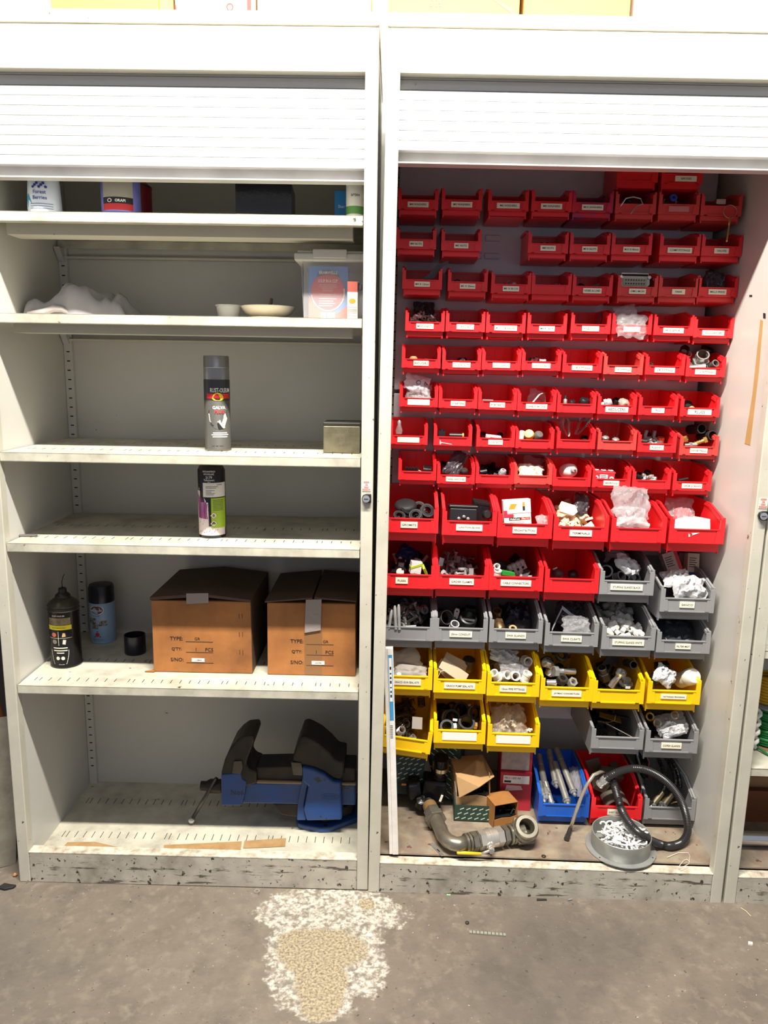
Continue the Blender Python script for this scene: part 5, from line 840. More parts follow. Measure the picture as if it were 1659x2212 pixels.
drop('push_button', 'bright yellow push button cap in a small red bin', 'button', [(MB().lathe([(0, -0.008), (0.0125, -0.008), (0.0135, -0.002), (0.0135, 0.002), (0.0115, 0.008), (0, 0.009)], 20), mat('yellow_cap_plastic', (226, 196, 30), 0.35))], 1143, 939, 0.232, (1.0, -0.5, 0)); drop('push_button', 'black and grey push button cap beside the yellow cap', 'button', [(MB().lathe([(0, -0.009), (0.0125, -0.009), (0.0125, 0.004), (0.009, 0.009), (0, 0.0095)], 20), mat('dark_grey_cap', (84, 82, 80), 0.4))], 1163, 941, 0.236, (0.9, 0.4, 0)); drop('white_cylinder', 'white plastic cylinder beside the yellow cap', 'cylinder', [(MB().lathe([(0, -0.011), (0.007, -0.011), (0.007, 0.010), (0.005, 0.012), (0, 0.012)], 16), m_whiteplas)], 1127, 940, 0.228, (0.1, 0.1, 0))
for k, (px, py, ry, sc, lab) in enumerate(((1224, 925, -0.25, 1.0, 'upright loop of grey cable tie stuffed in a small red bin'), (1216, 918, 0.2, 0.85, 'narrow loop of grey cable tie behind the upright one'), (1256, 922, 0.65, 1.15, 'leaning wide loop of grey cable tie in a small red bin'))):
    mb = MB(); pts = [(0.010 * cos(a) * (0.6 + 0.4 * (sin(a) > 0)), 0.032 * sin(a) * (1.0 if sin(a) > 0 else 0.7)) for a in [pi * i / 8 - pi / 2 for i in range(17)]]
    vs_ = [(q[0], yy, q[1]) for q in pts for yy in (-0.006, 0.006)]; mb.add(vs_, [(2 * i, 2 * i + 2, 2 * i + 3, 2 * i + 1) for i in range(16)]); drop('cable_tie_loop', lab, 'cable tie', [(mb, mat('grey_nylon', (176, 170, 172), 0.35))], px, py, 0.24 + 0.012 * k, (0, ry, 0.3), sc, 'loops of grey cable tie')
lump(1262, 950, 0.26, 0.012, m_black, 'black ribbed plug below the loops of cable tie', 'plug', name='ribbed_plug')
for px, py, lab in ((1308, 946, 'silver knob with two pins at the post of its bin'), (1330, 950, 'silver knob with one pin and a dark groove')):
    drop('pin_knob', lab, 'knob', [(MB().lathe([(0, -0.005), (0.009, -0.005), (0.0095, 0.002), (0.006, 0.005), (0, 0.0055)], 16), m_steel, 'knob_body'), (MB().tube([(0.002, 0, 0.004), (0.002, 0, 0.018)], 0.0006, 5).tube([(-0.006, 0, 0.003), (-0.007, 0, 0.014)], 0.0006, 5), m_dsteel, 'pin')], px, py, 0.23, (0.3, 0, 0), 1.0, 'silver knobs with pins')
heap((7, 6), [(glandg(0.006, 0.020), m_steel), (socketg(0.006, 0.018), m_dsteel), (elbowg(0.004, 0.007), m_greyplas)], 'small steel push fitting heaped in the PUSH FIT bin', 'small steel fittings in the PUSH FIT bin', 'push fittings', 34, 11, 0.046, seed=12, name='push_fitting', cat='fitting', slope=0.2)
drop('copper_fitting', 'copper collared brass fitting in the PUSH FIT bin', 'fitting', [(MB().lathe([(0, -0.01), (0.0085, -0.01), (0.0085, 0.003), (0, 0.003)], 16), m_steel, 'body'), (MB().lathe([(0.0095, 0.002), (0.0095, 0.008), (0.005, 0.009), (0, 0.009)], 16), mat('copper', (190, 96, 62), 0.3, 1.0), 'collar')], 1427, 951, 0.222, (0.2, 0, 0))
for px, py, y, lab in ((1503, 927, 0.235, 'upper black rubber sleeve in the HOSE TAILS bin'), (1526, 941, 0.228, 'lower black rubber sleeve in the HOSE TAILS bin')): drop('rubber_sleeve', lab, 'sleeve', [(MB().lathe([(0.0105, -0.03), (0.013, -0.03), (0.013, 0.03), (0.0105, 0.03), (0.0105, -0.029)], 22, cap=False), m_rubber)], px, py, y + 0.02, (1.45, 0.0, 0.15))
drop('hose_barb', 'polished brass hose barb lying under the rubber sleeves', 'hose tail', [(MB().lathe([(0.003, -0.024)] + [q for k in range(5) for q in ((0.0045, -0.022 + 0.006 * k), (0.006, -0.017 + 0.006 * k))] + [(0.0055, 0.012)], 14).hexprism(0.0085, 0.010, 0.018), m_brass)], 1512, 955, 0.222, (0.3, 1.15, 0.2)); drop('brass_nut', 'brass nut at the post of the HOSE TAILS bin', 'nut', [(nutg(0.009, 0.012), m_brass)], 1480, 949, 0.226, (0.5, 1.2, 0)); drop('steel_spigot', 'steel spigot lying behind the lip of the HOSE TAILS bin', 'fitting', [(glandg(0.0065, 0.032), m_steel)], 1492, 961, 0.222, (0.1, 1.5, 0.1))
# --- lowest small row
drop('terminal_strip', 'black segmented terminal strip in a small red bin', 'terminal strip', [(MB().box(-0.019, 0.019, -0.006, 0.006, -0.006, 0.004).box(-0.017, -0.012, -0.0062, 0.0062, 0.004, 0.007).box(-0.009, -0.004, -0.0062, 0.0062, 0.004, 0.007).box(-0.001, 0.004, -0.0062, 0.0062, 0.004, 0.007).box(0.007, 0.012, -0.0062, 0.0062, 0.004, 0.007), m_black)], 891, 1015, 0.232, (0.2, 0, 0)); drop('relay_block', 'black and silver relay block beside the terminal strip', 'relay', [(MB().box(-0.010, 0.010, -0.008, 0.008, -0.010, 0.006), m_black, 'relay_body'), (MB().box(-0.0105, 0.0105, -0.0085, 0.0085, 0.0, 0.004), m_steel, 'metal_band')], 923, 1012, 0.24, (0.3, 0.1, 0)); drop('grey_flat', 'thin grey plate lying against the relay block', 'plate', [(MB().box(-0.014, 0.014, -0.001, 0.001, -0.006, 0.006), m_greyplas)], 913, 1022, 0.22, (1.0, 0.4, 0))
bag('antistatic_bag', 'dark antistatic bag standing in the PANEL SWITCHES bin', 985, 1003, 0.24, 0.05, 0.075, 0.016, m_darkbag, 41, (1.2, 0.5, 0)); lump(1003, 1018, 0.232, 0.010, m_dsteel, 'round smoky switch head in the PANEL SWITCHES bin', 'switch', name='panel_switch', hole=False); lump(957, 1006, 0.275, 0.013, m_black, 'black switch body at the back of the PANEL SWITCHES bin', 'switch', name='panel_switch')
heap((8, 2), [(MB().box(-0.012, 0.012, -0.005, 0.005, -0.004, 0.004), m_black), (socketg(0.007, 0.018), m_black)], 'black plastic part in the bin beside PANEL SWITCHES', 'black plastic parts in the bin beside PANEL SWITCHES', 'black parts beside the panel switches', 26, 9, 0.044, seed=13, name='black_part', slope=0.2)
drop('grey_plug', 'grey ribbed plug in the bin of black parts', 'plug', [(glandg(0.010, 0.024), m_greyplas)], 1085, 1023, 0.225, (0.4, 0.2, 0)); bag('polythene_bag', 'hazy bag of beige parts in a small faded red bin', 1149, 1024, 0.235, 0.072, 0.055, 0.024, mat('beige_bag', (206, 192, 170), 0.4, bump=(40, 0.5, 0.003)), 42, (0.9, 0, 0)); bag('polythene_bag', 'clear crumpled bag top above the beige parts', 1152, 1006, 0.29, 0.06, 0.05, 0.02, m_clear, 43, (1.2, 0.2, 0))
drop('nozzle_bottle', 'white round bottle with a grey nozzle lying in a small red bin', 'bottle', [(MB().lathe([(0, -0.03), (0.019, -0.03), (0.020, -0.01), (0.017, 0.006), (0.009, 0.013), (0, 0.014)], 24), m_whiteplas, 'bottle_body'), (MB().lathe([(0.008, 0.011), (0.0095, 0.015), (0.007, 0.020), (0.003, 0.021), (0.002, 0.030), (0, 0.030)], 16), m_greyplas, 'nozzle')], 1233, 1016, 0.245, (1.35, 0.15, 0.25)); 
r = empty('bearing_box', 'red bearing carton with white rings in the BEARINGS bin', 'carton'); p = at(1306, 1041, CR, y=0.214); put(r, CR, (p.x, 0.216, p.z - 0.012), (0, 0.03, 0)); m_bred = mat('carton_red', (206, 36, 48), 0.5)
MB().box(-0.027, 0.025, 0, 0.05, 0, 0.036).build('carton_body', m_bred, r); MB().prism([(-0.001, 0.0362), (0.0, 0.0375), (0.05, 0.044), (0.05, 0.042)], 'x', -0.028, 0.027).build('lid_flap', m_bred, r); mb = MB()
for x_, z_, y_ in ((-0.024, 0.022, 0), (0.0165, 0.021, 0)): mb.ring(0.0028, 0.0062, 0.0, 0.0004, 18, T(x_ + 0.001, -0.0002, z_) @ RX(pi / 2))
[mb.ring(0.0032, 0.0068, 0.0, 0.0004, 18, T(-0.02 + 0.019 * k, 0.018, 0.0412) @ RX(0.13)) for k in range(3)]; mb.build('white_ring', m_white_ink, r)
MB().box(-0.014, 0.007, -0.0006, 0, 0.012, 0.031).build('paper_label', m_paper, r); mb = MB(); [mb.box(-0.012, 0.004 - 0.002 * (k % 3), -0.001, -0.0006, 0.014 + 0.0035 * k, 0.0152 + 0.0035 * k) for k in range(5)]; mb.build('small_print', m_ink, r)
lump(1381, 1030, 0.25, 0.013, m_black, 'black clip in the bin between BEARINGS and GRUB SCREWS', 'clip', name='black_clip'); lump(1398, 1022, 0.27, 0.010, m_black, 'black bracket behind the black clip', 'bracket', name='black_bracket'); heap((8, 6), [(glandg(0.005, 0.016), m_steel)], 'silver stud in the bin between BEARINGS and GRUB SCREWS', 'silver studs in the bin between BEARINGS and GRUB SCREWS', 'silver studs', 14, 5, 0.036, seed=14, name='silver_stud', cat='stud', slope=0, x=(0.3, 0.7), y=(0.05, 0.3)); drop('black_grub_screw', 'black rod lying in the GRUB SCREWS bin', 'screw', [(MB().lathe([(0, -0.014), (0.004, -0.014), (0.004, 0.014), (0, 0.014)], 12), m_black)], 1475, 1036, 0.235, (0, 1.4, 0.2))
# ================================================================ contents of the large bins
# GROMITS
for k, (px, py, y, rr, ro, lab) in enumerate(((876, 1090, 0.20, 0.030, (0.35, -0.05, 0), 'big domed black grommet lying on the rubber rings'), (862, 1116, 0.135, 0.016, (0.6, 0.2, 0), 'shiny black ring grommet just behind the lip of the GROMITS bin'), (898, 1114, 0.14, 0.017, (0.8, -0.3, 0), 'black ring grommet beside the shiny one'), (922, 1104, 0.17, 0.019, (0.9, 0.5, 0), 'tilted black ring grommet at the inner wall of the GROMITS bin'), (880, 1106, 0.175, 0.02, (0.2, 0.3, 0), 'flat black ring grommet under the domed one'), (905, 1098, 0.21, 0.018, (1.1, -0.2, 0), 'black ring grommet standing behind the others'))):
    mb = MB().lathe([(0, 0.006), (rr * 0.7, 0.006), (rr * 0.92, 0.003), (rr, -0.002), (rr, -0.006), (0, -0.006)], 26) if k == 0 else MB().ring(rr * 0.55, rr * 0.8, -0.006, 0.006, 22).ring(rr * 0.6, rr, -0.006, -0.003, 22).ring(rr * 0.6, rr, 0.003, 0.006, 22)
    drop('rubber_grommet', lab, 'grommet', [(mb, m_rubber)], px, py, y, ro, 1.0, 'grommets')
heap((9, 0), [(MB().ring(0.007, 0.013, -0.004, 0.004, 14), m_rubber)], 'small black grommet', 'black rubber grommets in the GROMITS bin', 'small grommets', 40, 0, 0.062, seed=20, slope=0.2)
# JUNCTION BOXES
r = empty('junction_box', 'black plastic junction box with screw posts in its bin', 'junction box'); p = at(1001, 1122, CR, y=0.135); put(r, CR, (p.x, 0.14, p.z - 0.012), (-0.12, 0.02, 0.05))
b = MB().box(-0.036, 0.036, 0, 0.055, 0, 0.040).build('box_body', m_black, r); bevel(b, 0.003); bevel(MB().box(-0.0375, 0.0375, -0.002, 0.057, 0.040, 0.047).build('box_lid', m_black, r), 0.002)
for x_ in (-0.012, 0.001, 0.012): MB().lathe([(0, 0), (0.0042, 0), (0.0042, 0.005), (0.002, 0.007), (0, 0.007)], 12, T(x_, 0, 0.013 + 0.005 * (x_ == 0.001)) @ RX(pi / 2)).build('screw_post', mat('dull_grey_post', (150, 148, 146), 0.4, 0.5), r, sharp=40)
drop('junction_box', 'second black junction box standing behind the first', 'junction box', [(MB().box(-0.02, 0.02, -0.02, 0.02, -0.028, 0.02), m_black, 'box_body'), (MB().box(-0.021, 0.021, -0.021, 0.021, 0.02, 0.025), m_black, 'box_lid')], 1035, 1102, 0.21, (0.1, 0.15, 0.1)); lump(1052, 1112, 0.16, 0.013, m_black, 'round black lid leaning beside the junction box', 'lid', name='round_cover', hole=False, rot=(1.3, 0.4, 0)); 
# PENDANT BUTTONS: connector carton
r = empty('connector_carton', 'white carton with orange and black print in the PENDANT BUTTONS bin', 'carton'); p = at(1121, 1130, CR, y=0.14); put(r, CR, (p.x, 0.145, p.z - 0.02), (-0.10, -0.09, 0))
bevel(MB().box(-0.035, 0.035, 0, 0.032, 0, 0.080).build('carton_body', m_paper, r), 0.0012); MB().prism([(-0.035, 0.045), (0.035, 0.045), (0.035, 0.080), (-0.035, 0.080)], 'y', -0.0012, 0).build('lid_flap', mat('bright_white_card', (240, 238, 234), 0.6), r)
MB().prism([(-0.022, 0.056), (-0.007, 0.056), (0.0, 0.068), (-0.008, 0.070), (-0.017, 0.069)], 'y', -0.0018, -0.0012).build('orange_picture', mat('orange_card_print', (230, 140, 40), 0.5), r); MB().box(0.014, 0.020, -0.0018, -0.0012, 0.062, 0.073).build('orange_badge', MATS['orange_card_print'], r)
MB().box(0.014, 0.020, -0.0018, -0.0012, 0.051, 0.062).build('black_badge', m_ink, r); MB().box(-0.035, -0.010, -0.0018, 0, 0.036, 0.043).build('red_banner', mat('crimson_print', (190, 36, 60), 0.5), r); MB().box(-0.035, -0.026, -0.0018, 0, 0.044, 0.053).build('red_square', MATS['crimson_print'], r)
MB().box(-0.022, 0.008, -0.0006, 0.0, 0.0265, 0.0335).build('black_banner', m_ink, r); MB().box(0.008, 0.032, -0.0006, 0.0, 0.0265, 0.0335).build('red_name_banner', mat('vermilion_print', (206, 66, 44), 0.5), r)
mb = MB(); text_xz(mb, 'HelaCon', -0.007, -0.0012, 0.030, 0.005, 0.027, 0.01); text_xz(mb, 'Plus 3.1', 0.02, -0.0012, 0.030, 0.0042, 0.021, 0.01); mb.build('lettering', m_white_ink, r)
mb = MB(); [mb.box(-0.02, 0.018 - 0.004 * k, -0.0005, 0.0, 0.021 - 0.004 * k, 0.0222 - 0.004 * k) for k in range(3)]; mb.build('small_print', mat('grey_small_print', (170, 150, 150), 0.6), r)
bag('polythene_bag', 'grey bag slumped beside the connector carton', 1174, 1132, 0.15, 0.04, 0.05, 0.022, m_cleargrey, 51, (0.8, 0, 0.4))
# TERMINALS
heap((9, 3), [(termg(), m_beige)], 'beige rail terminal lying on the heap in the TERMINALS bin', 'beige rail terminals in the TERMINALS bin', 'beige terminals', 90, 26, 0.078, seed=21, name='rail_terminal', cat='terminal', slope=0.25, s=1.05)
drop('end_plate', 'wide beige terminal plate lying on the terminal heap', 'plate', [(MB().prism([(-0.024, -0.014), (0.012, -0.018), (0.024, -0.004), (0.018, 0.014), (-0.02, 0.018), (-0.026, 0.004)], 'y', -0.003, 0.003), m_beige)], 1228, 1100, 0.165, (-0.7, 0.2, 0.1)); bag('polythene_bag', 'dark clear bag standing behind the terminals', 1256, 1090, 0.24, 0.046, 0.06, 0.02, m_darkbag, 52, (1.1, 0.3, 0))
# clear bag with tubes, white box
bag('polythene_bag', 'large clear bag rising out of the red bin without a card', 1364, 1085, 0.18, 0.105, 0.085, 0.038, m_clear, 53, (1.05, 0.1, 0)); bag('polythene_bag', 'clear bag of white tubes behind the lip of a red bin', 1364, 1118, 0.15, 0.09, 0.06, 0.026, m_cleargrey, 54, (0.75, 0.05, 0))
for k, (px, py, a) in enumerate(((1345, 1128, 1.2), (1376, 1128, 1.85), (1362, 1122, 1.6))): drop('white_tube', ('white tube slanting up inside the clear bag', 'white tube slanting down inside the clear bag', 'level white tube inside the clear bag')[k], 'tube', [(socketg(0.006, 0.07), m_whiteplas)], px, py, 0.155 + 0.01 * k, (0, a, 0.2), 1.0, 'white tubes in the clear bag')
r = empty('white_carton', 'plain white folded carton in the bin with torn scraps', 'carton'); p = at(1505, 1140, CR, y=0.13); put(r, CR, (p.x, 0.13, p.z - 0.01), (-0.1, 0, 0.15)); MB().prism([(-0.045, 0), (0.038, 0), (0.036, 0.032), (0.014, 0.036), (0.006, 0.031), (-0.010, 0.036), (-0.036, 0.024)], 'y', 0, 0.05).build('carton_body', mat('bright_white_card', (240, 238, 234), 0.6), r); MB().box(-0.022, -0.0215, -0.0006, 0, 0.001, 0.030).build('fold_line', mat('pinkish_fold', (206, 176, 170), 0.6), r)
bag('pink_bag', 'pink tinted bag behind the white folded carton', 1478, 1118, 0.19, 0.05, 0.05, 0.03, mat('pink_poly', (222, 130, 134), 0.35, alpha=0.8), 55, (0.8, 0, 0)); bag('polythene_bag', 'knotted clear bag at the back of the bin with torn scraps', 1470, 1098, 0.25, 0.08, 0.06, 0.024, m_cleargrey, 56, (1.1, 0, 0))
p = at(1497, 1155, CR, y=0.0995); o = MB().prism([(-0.004, -0.006), (-0.008, -0.006), (-0.008, 0.003), (-0.004, -0.002)], 'y', -0.0012, 0).build('card_scrap', m_cardw, None); tag(o, 'small torn scrap of white card on a large red bin', 'scrap'); put(o, CR, (p.x - 0.002, 0.1022, p.z)); o = MB().prism([(0.0, -0.002), (0.017, 0.0045), (-0.002, 0.0035), (0.001, 0.0)], 'y', -0.0012, 0).build('card_scrap', m_cardw, None); tag(o, 'pointed torn scrap of white card on a large red bin', 'scrap'); put(o, CR, (p.x - 0.001, 0.1022, p.z))
# FUSES
heap((10, 0), [(MB().box(-0.012, 0.012, -0.008, 0.008, -0.006, 0.006), m_black), (MB().lathe([(0, -0.014), (0.005, -0.014), (0.005, 0.014), (0, 0.014)], 10), m_whiteplas)], 'black fuse carrier heaped in the FUSES bin', 'fuses and carriers in the FUSES bin', 'fuse carriers', 40, 12, 0.072, seed=22, name='fuse_carrier', cat='fuse', slope=0.2)
drop('fuse_carton', 'lime green and white fuse carton standing in the FUSES bin', 'carton', [(MB().box(-0.016, 0.012, -0.01, 0.01, -0.014, 0.018), m_paper, 'carton_body'), (MB().prism([(-0.017, -0.002), (0.013, 0.010), (0.013, 0.0165), (-0.017, 0.004)], 'y', -0.0108, 0.0108), mat('lime_card', (176, 196, 50), 0.5), 'lime_band')], 899, 1226, 0.145, (0.1, 0.1, 0.2)); drop('pink_disc', 'pale pink disc in the FUSES bin', 'disc', [(MB().lathe([(0, -0.003), (0.010, -0.003), (0.010, 0.003), (0, 0.003)], 20), mat('pale_pink_plastic', (206, 170, 160), 0.45))], 864, 1236, 0.13, (1.0, 0.2, 0)); bag('blue_bag', 'deep blue bag at the back of the FUSES bin', 882, 1198, 0.25, 0.06, 0.05, 0.02, mat('blue_poly', (30, 60, 120), 0.35, alpha=0.85), 57, (1.0, 0.5, 0)); drop('fuse_holder', 'grey fronted fuse holder on top of the fuse heap', 'fuse holder', [(MB().box(-0.010, 0.010, -0.009, 0.009, -0.009, 0.009), m_black, 'holder_body'), (MB().box(-0.007, 0.007, -0.0096, -0.009, -0.006, 0.006), m_greyplas, 'front')], 866, 1217, 0.165, (0.2, 0.1, 0.1)); drop('lime_strip', 'yellow green striped strip leaning in the FUSES bin', 'strip', [(MB().box(-0.002, 0.004, -0.012, 0.012, -0.014, 0.014), MATS['lime_card'])], 917, 1232, 0.15, (0.4, -0.4, 0))
heap((10, 1), [(clampg(), m_greyplas), (boltg(0.004, 0.034), m_galv)], 'grey girder clamp piece heaped in the GIRDER CLAMPS bin', 'grey clamp pieces in the GIRDER CLAMPS bin', 'girder clamps', 44, 14, 0.068, seed=23, name='girder_clamp', cat='clamp', slope=0.15)
drop('clamp_plate', 'white drilled plate standing in the GIRDER CLAMPS bin', 'plate', [(MB().prism([(-0.008, -0.012), (0.004, -0.012), (0.008, 0.008), (-0.004, 0.012)], 'y', -0.0015, 0.0015), m_steel)], 953, 1213, 0.20, (-0.2, 0, 0.1))
heap((10, 2), [(glandg(0.009, 0.026), m_greyplas), (MB().box(-0.012, 0.012, -0.01, 0.01, -0.008, 0.008), m_black)], 'grey or black cable connector heaped in the CABLE CONNECTORS bin', 'cable connectors in the CABLE CONNECTORS bin', 'cable connectors', 34, 7, 0.062, seed=24, name='cable_connector', cat='connector', slope=0.1)
r = empty('connector_block', 'grey stepped connector block lying in the CABLE CONNECTORS bin', 'connector'); p = at(1118, 1228, CR, y=0.17); put(r, CR, (p.x, 0.17, p.z), (0.1, -0.45, 0)); mb = MB(); [mb.lathe([(0.007, 0), (0.007, 0.012), (0.005, 0.014), (0, 0.014)], 12, T(-0.018 + 0.012 * k, 0, 0.004)) for k in range(4)]; MB().box(-0.024, 0.024, -0.008, 0.008, -0.006, 0.006).build('block_body', m_greyplas, r); mb.build('collar', m_greyplas, r, sharp=40); [MB().box(x_ - 0.003, x_ + 0.003, -0.0086, -0.008, -0.003, 0.004).build('slot_opening', m_dark, r) for x_ in (-0.014, 0.0, 0.014)]
drop('black_connector', 'big ribbed black connector in the CABLE CONNECTORS bin', 'connector', [(MB().box(-0.022, 0.022, -0.01, 0.01, -0.010, 0.010), m_black, 'connector_body'), (MB().box(-0.02, 0.0, -0.0106, -0.01, -0.006, 0.006), m_rubber, 'ribbed_face')], 1090, 1222, 0.21, (0, 0.2, 0)); drop('green_connector', 'bright green plug lying below the grey connector block', 'plug', [(MB().prism([(-0.02, -0.005), (0.018, -0.007), (0.016, 0.0), (-0.016, 0.006)], 'y', -0.008, 0.008), mat('green_plastic', (40, 130, 50), 0.4))], 1098, 1237, 0.145); drop('white_bush', 'white bush standing at the post of the CABLE CONNECTORS bin', 'bush', [(socketg(0.0085, 0.02), m_whiteplas)], 1071, 1224, 0.15, (1.2, 0, 0.3)); drop('white_cup', 'white plastic cup below the white bush', 'cup', [(socketg(0.011, 0.018), m_whiteplas)], 1074, 1238, 0.135, (0.2, 0.1, 0))
lump(1205, 1240, 0.19, 0.018, m_darkbag, 'smoky clear part in the red bin under TERMINALS', name='smoky_part', hole=False, rot=(0, 0.2, 0)); lump(1238, 1243, 0.2, 0.016, m_black, 'dull black part in the red bin under TERMINALS', name='black_part', hole=False, rot=(0, 1.4, 0)); drop('silver_link', 'small silver link on the smoky part', 'link', [(MB().lathe([(0, -0.006), (0.003, -0.006), (0.003, 0.006), (0, 0.006)], 10), m_steel)], 1199, 1228, 0.185, (0, 1.1, 0))
# STUFFING GLANDS BLACK
for k, (px, py, y, rr, ro, lab) in enumerate(((1310, 1234, 0.15, 0.017, (1.3, 0, -0.3), 'big black gland ring facing out at the post of its grey bin'), (1336, 1247, 0.14, 0.014, (1.0, 0.4, 0.3), 'black gland lying under the white bag'), (1370, 1250, 0.135, 0.012, (1.2, 0.2, 0.2), 'black gland peeking out at the tip of the white bag'), (1322, 1222, 0.2, 0.016, (0.5, 0.6, 0), 'black gland behind the big gland ring'))): drop('black_gland', lab, 'gland', [(socketg(rr, rr * 1.8), m_black)], px, py, y, ro, 1.0, 'black stuffing glands')
bag('white_bag', 'long crumpled white bag lying across the black glands', 1356, 1224, 0.16, 0.085, 0.045, 0.024, m_whitebag, 58, (0.9, 0.6, 0), rough=0.5); bag('grey_bag', 'grey paper bag standing behind the long white bag', 1333, 1205, 0.23, 0.07, 0.05, 0.02, mat('grey_paper_bag', (150, 146, 152), 0.5), 59, (1.1, 0.3, 0)); heap((10, 4), [(socketg(0.013, 0.024), m_black)], 'black gland', 'black glands under the white bag', 'black glands', 26, 0, 0.05, seed=25)
# crumpled bag + cartons
bag('white_bag', 'big crumpled white bag bulging over a grey bin lip', 1490, 1272, 0.135, 0.092, 0.066, 0.034, m_whitebag, 60, (0.95, 0.1, 0), rough=0.55); bag('white_bag', 'flat fold of white bag behind the bulging one', 1462, 1248, 0.165, 0.08, 0.05, 0.018, m_whitebag, 61, (0.7, -0.2, 0), rough=0.5)
for px, py, y, rz, m, lab, t_ in ((1462, 1222, 0.22, 0.35, mat('red_edge_card', (196, 180, 176), 0.6), 'white carton with a red edge leaning in the bin of white bags', 1), (1499, 1226, 0.23, -0.05, mat('cream_carton', (222, 212, 190), 0.6), 'cream carton with a blue foot standing in the bin of white bags', 0)):
    r = empty('small_carton', lab, 'carton', 'small cartons among the white bags'); p = at(px, py, CR, y=y); put(r, CR, (p.x, y, p.z - 0.03), (-0.25, -rz, 0)); bevel(MB().box(-0.016, 0.016, 0, 0.04, 0, 0.068).build('carton_body', m, r), 0.001); mb = MB(); [mb.box(-0.012, 0.008 - 0.003 * (k % 2), -0.0005, 0, 0.03 + 0.006 * k, 0.0318 + 0.006 * k) for k in range(5)]; mb.build('small_print', m_ink, r); MB().box(0.0155, 0.0245, 0.0, 0.04, 0.0, 0.068).build('red_side', m_bred, r) if t_ else MB().box(-0.0162, 0.0162, -0.0006, 0.04, 0.0, 0.016).build('blue_band', mat('cobalt_print', (40, 70, 160), 0.5), r)
drop('silver_stopper', 'silver cap poking out behind the cartons among the white bags', 'cap', [(MB().lathe([(0, -0.012), (0.014, -0.012), (0.014, 0.006), (0.009, 0.012), (0, 0.012)], 18), m_greyplas)], 1448, 1222, 0.25, (0.3, -0.2, 0)); drop('pink_carton', 'dull pink carton lying behind the leaning cartons', 'carton', [(MB().box(-0.028, 0.028, -0.02, 0.02, -0.014, 0.014), mat('dull_pink_card', (120, 76, 84), 0.6))], 1480, 1205, 0.29, (0, 0.2, 0))
# bolts bin
heap((11, 0), [(boltg(0.0045, 0.05), m_steel), (boltg(0.004, 0.03), m_dsteel), (washg(0.011), m_chrome)], 'steel bolt or washer heaped in a large grey bin', 'steel bolts and washers in a large grey bin', 'loose bolts', 60, 24, 0.080, seed=26, name='steel_bolt', cat='bolt', slope=0.2)
for px, py, l, a, lab in ((843, 1338, 0.05, 0.15, 'dark bolt standing at the jamb end of the bolt bin'), (854, 1334, 0.062, -0.08, 'bright long bolt standing between the dark bolt and the thin rod'), (862, 1333, 0.066, -0.06, 'thin bright rod standing behind the lip of the bolt bin')): drop('long_bolt', lab, 'bolt', [(MB().lathe([(0, -l / 2), (0.0042, -l / 2), (0.0046, l / 2 - 0.008), (0.003, l / 2), (0, l / 2)], 12), m_steel)], px, py, 0.112, (-0.35, a, 0), 1.0, 'long bolts standing in the bolt bin')
# 20mm CONDUIT
drop('conduit_saddle', 'large black conduit ring with a pierced bridge', 'conduit fitting', [(MB().lathe([(0.021, -0.014), (0.024, -0.012), (0.025, 0.0), (0.023, 0.012), (0.019, 0.014), (0.018, 0.0), (0.02, -0.013)], 26, cap=False), m_black, 'ring'), (MB().box(-0.021, 0.021, -0.006, 0.006, 0.002, 0.006), m_rubber, 'bridge')], 1010, 1340, 0.15, (0.55, 0.15, 0)); drop('conduit_clip', 'white two hole conduit clip standing in its bin', 'clip', [(MB().prism([(-0.006, -0.014), (0.006, -0.014), (0.007, 0.008), (0.004, 0.014), (-0.004, 0.014), (-0.007, 0.008)], 'y', -0.002, 0.002), m_whiteplas, 'clip_plate'), (MB().lathe([(0, 0), (0.002, 0), (0.002, 0.001), (0, 0.001)], 10, T(0, -0.002, 0.006) @ RX(pi / 2)), m_dark, 'hole')], 986, 1325, 0.19, (-0.1, 0.2, 0)); drop('conduit_bend', 'grey open conduit ring at the post of its bin', 'conduit fitting', [(bandg(0.019, 0.024), m_galv)], 961, 1334, 0.16, (1.2, 0.3, 0.4)); drop('conduit_bush', 'pale rimmed conduit bush behind the lip of its bin', 'bush', [(socketg(0.012, 0.02), m_greyplas)], 981, 1352, 0.125, (0.6, 0.2, 0)); drop('square_cover', 'small square black box behind the large conduit ring', 'box', [(MB().box(-0.014, 0.014, -0.01, 0.01, -0.01, 0.01), m_black)], 1016, 1318, 0.22, (0.2, 0.1, 0)); heap((11, 1), [(socketg(0.011, 0.022), m_black)], 'conduit socket', 'black conduit sockets in the 20mm CONDUIT bin', 'conduit sockets', 24, 0, 0.056, seed=27)
# SWA GLANDS
drop('brass_gland', 'dull brass cable gland facing out of the SWA GLANDS bin', 'gland', [(glandg(0.015, 0.05), mat('dull_brass', (150, 126, 92), 0.35, 0.9))], 1077, 1348, 0.14, (2.0, 0.1, 0.2)); drop('brass_gland', 'tan gland body standing behind the brass gland', 'gland', [(socketg(0.012, 0.04), mat('tan_brass', (128, 96, 62), 0.4, 0.7))], 1074, 1330, 0.17, (0.5, -0.1, 0)); bag('black_bag', 'black plastic shroud bag filling the SWA GLANDS bin', 1115, 1332, 0.2, 0.085, 0.08, 0.045, mat('black_poly', (26, 26, 36), 0.4, bump=(30, 0.5, 0.004)), 62, (0.7, 0, 0), rough=0.5); drop('pale_ring', 'pale tan ring lying behind the lip of the SWA GLANDS bin', 'ring', [(MB().torus(0.008, 0.003, 16, 6), MATS['tan_plug'])], 1108, 1357, 0.12, (0.5, 0, 0))
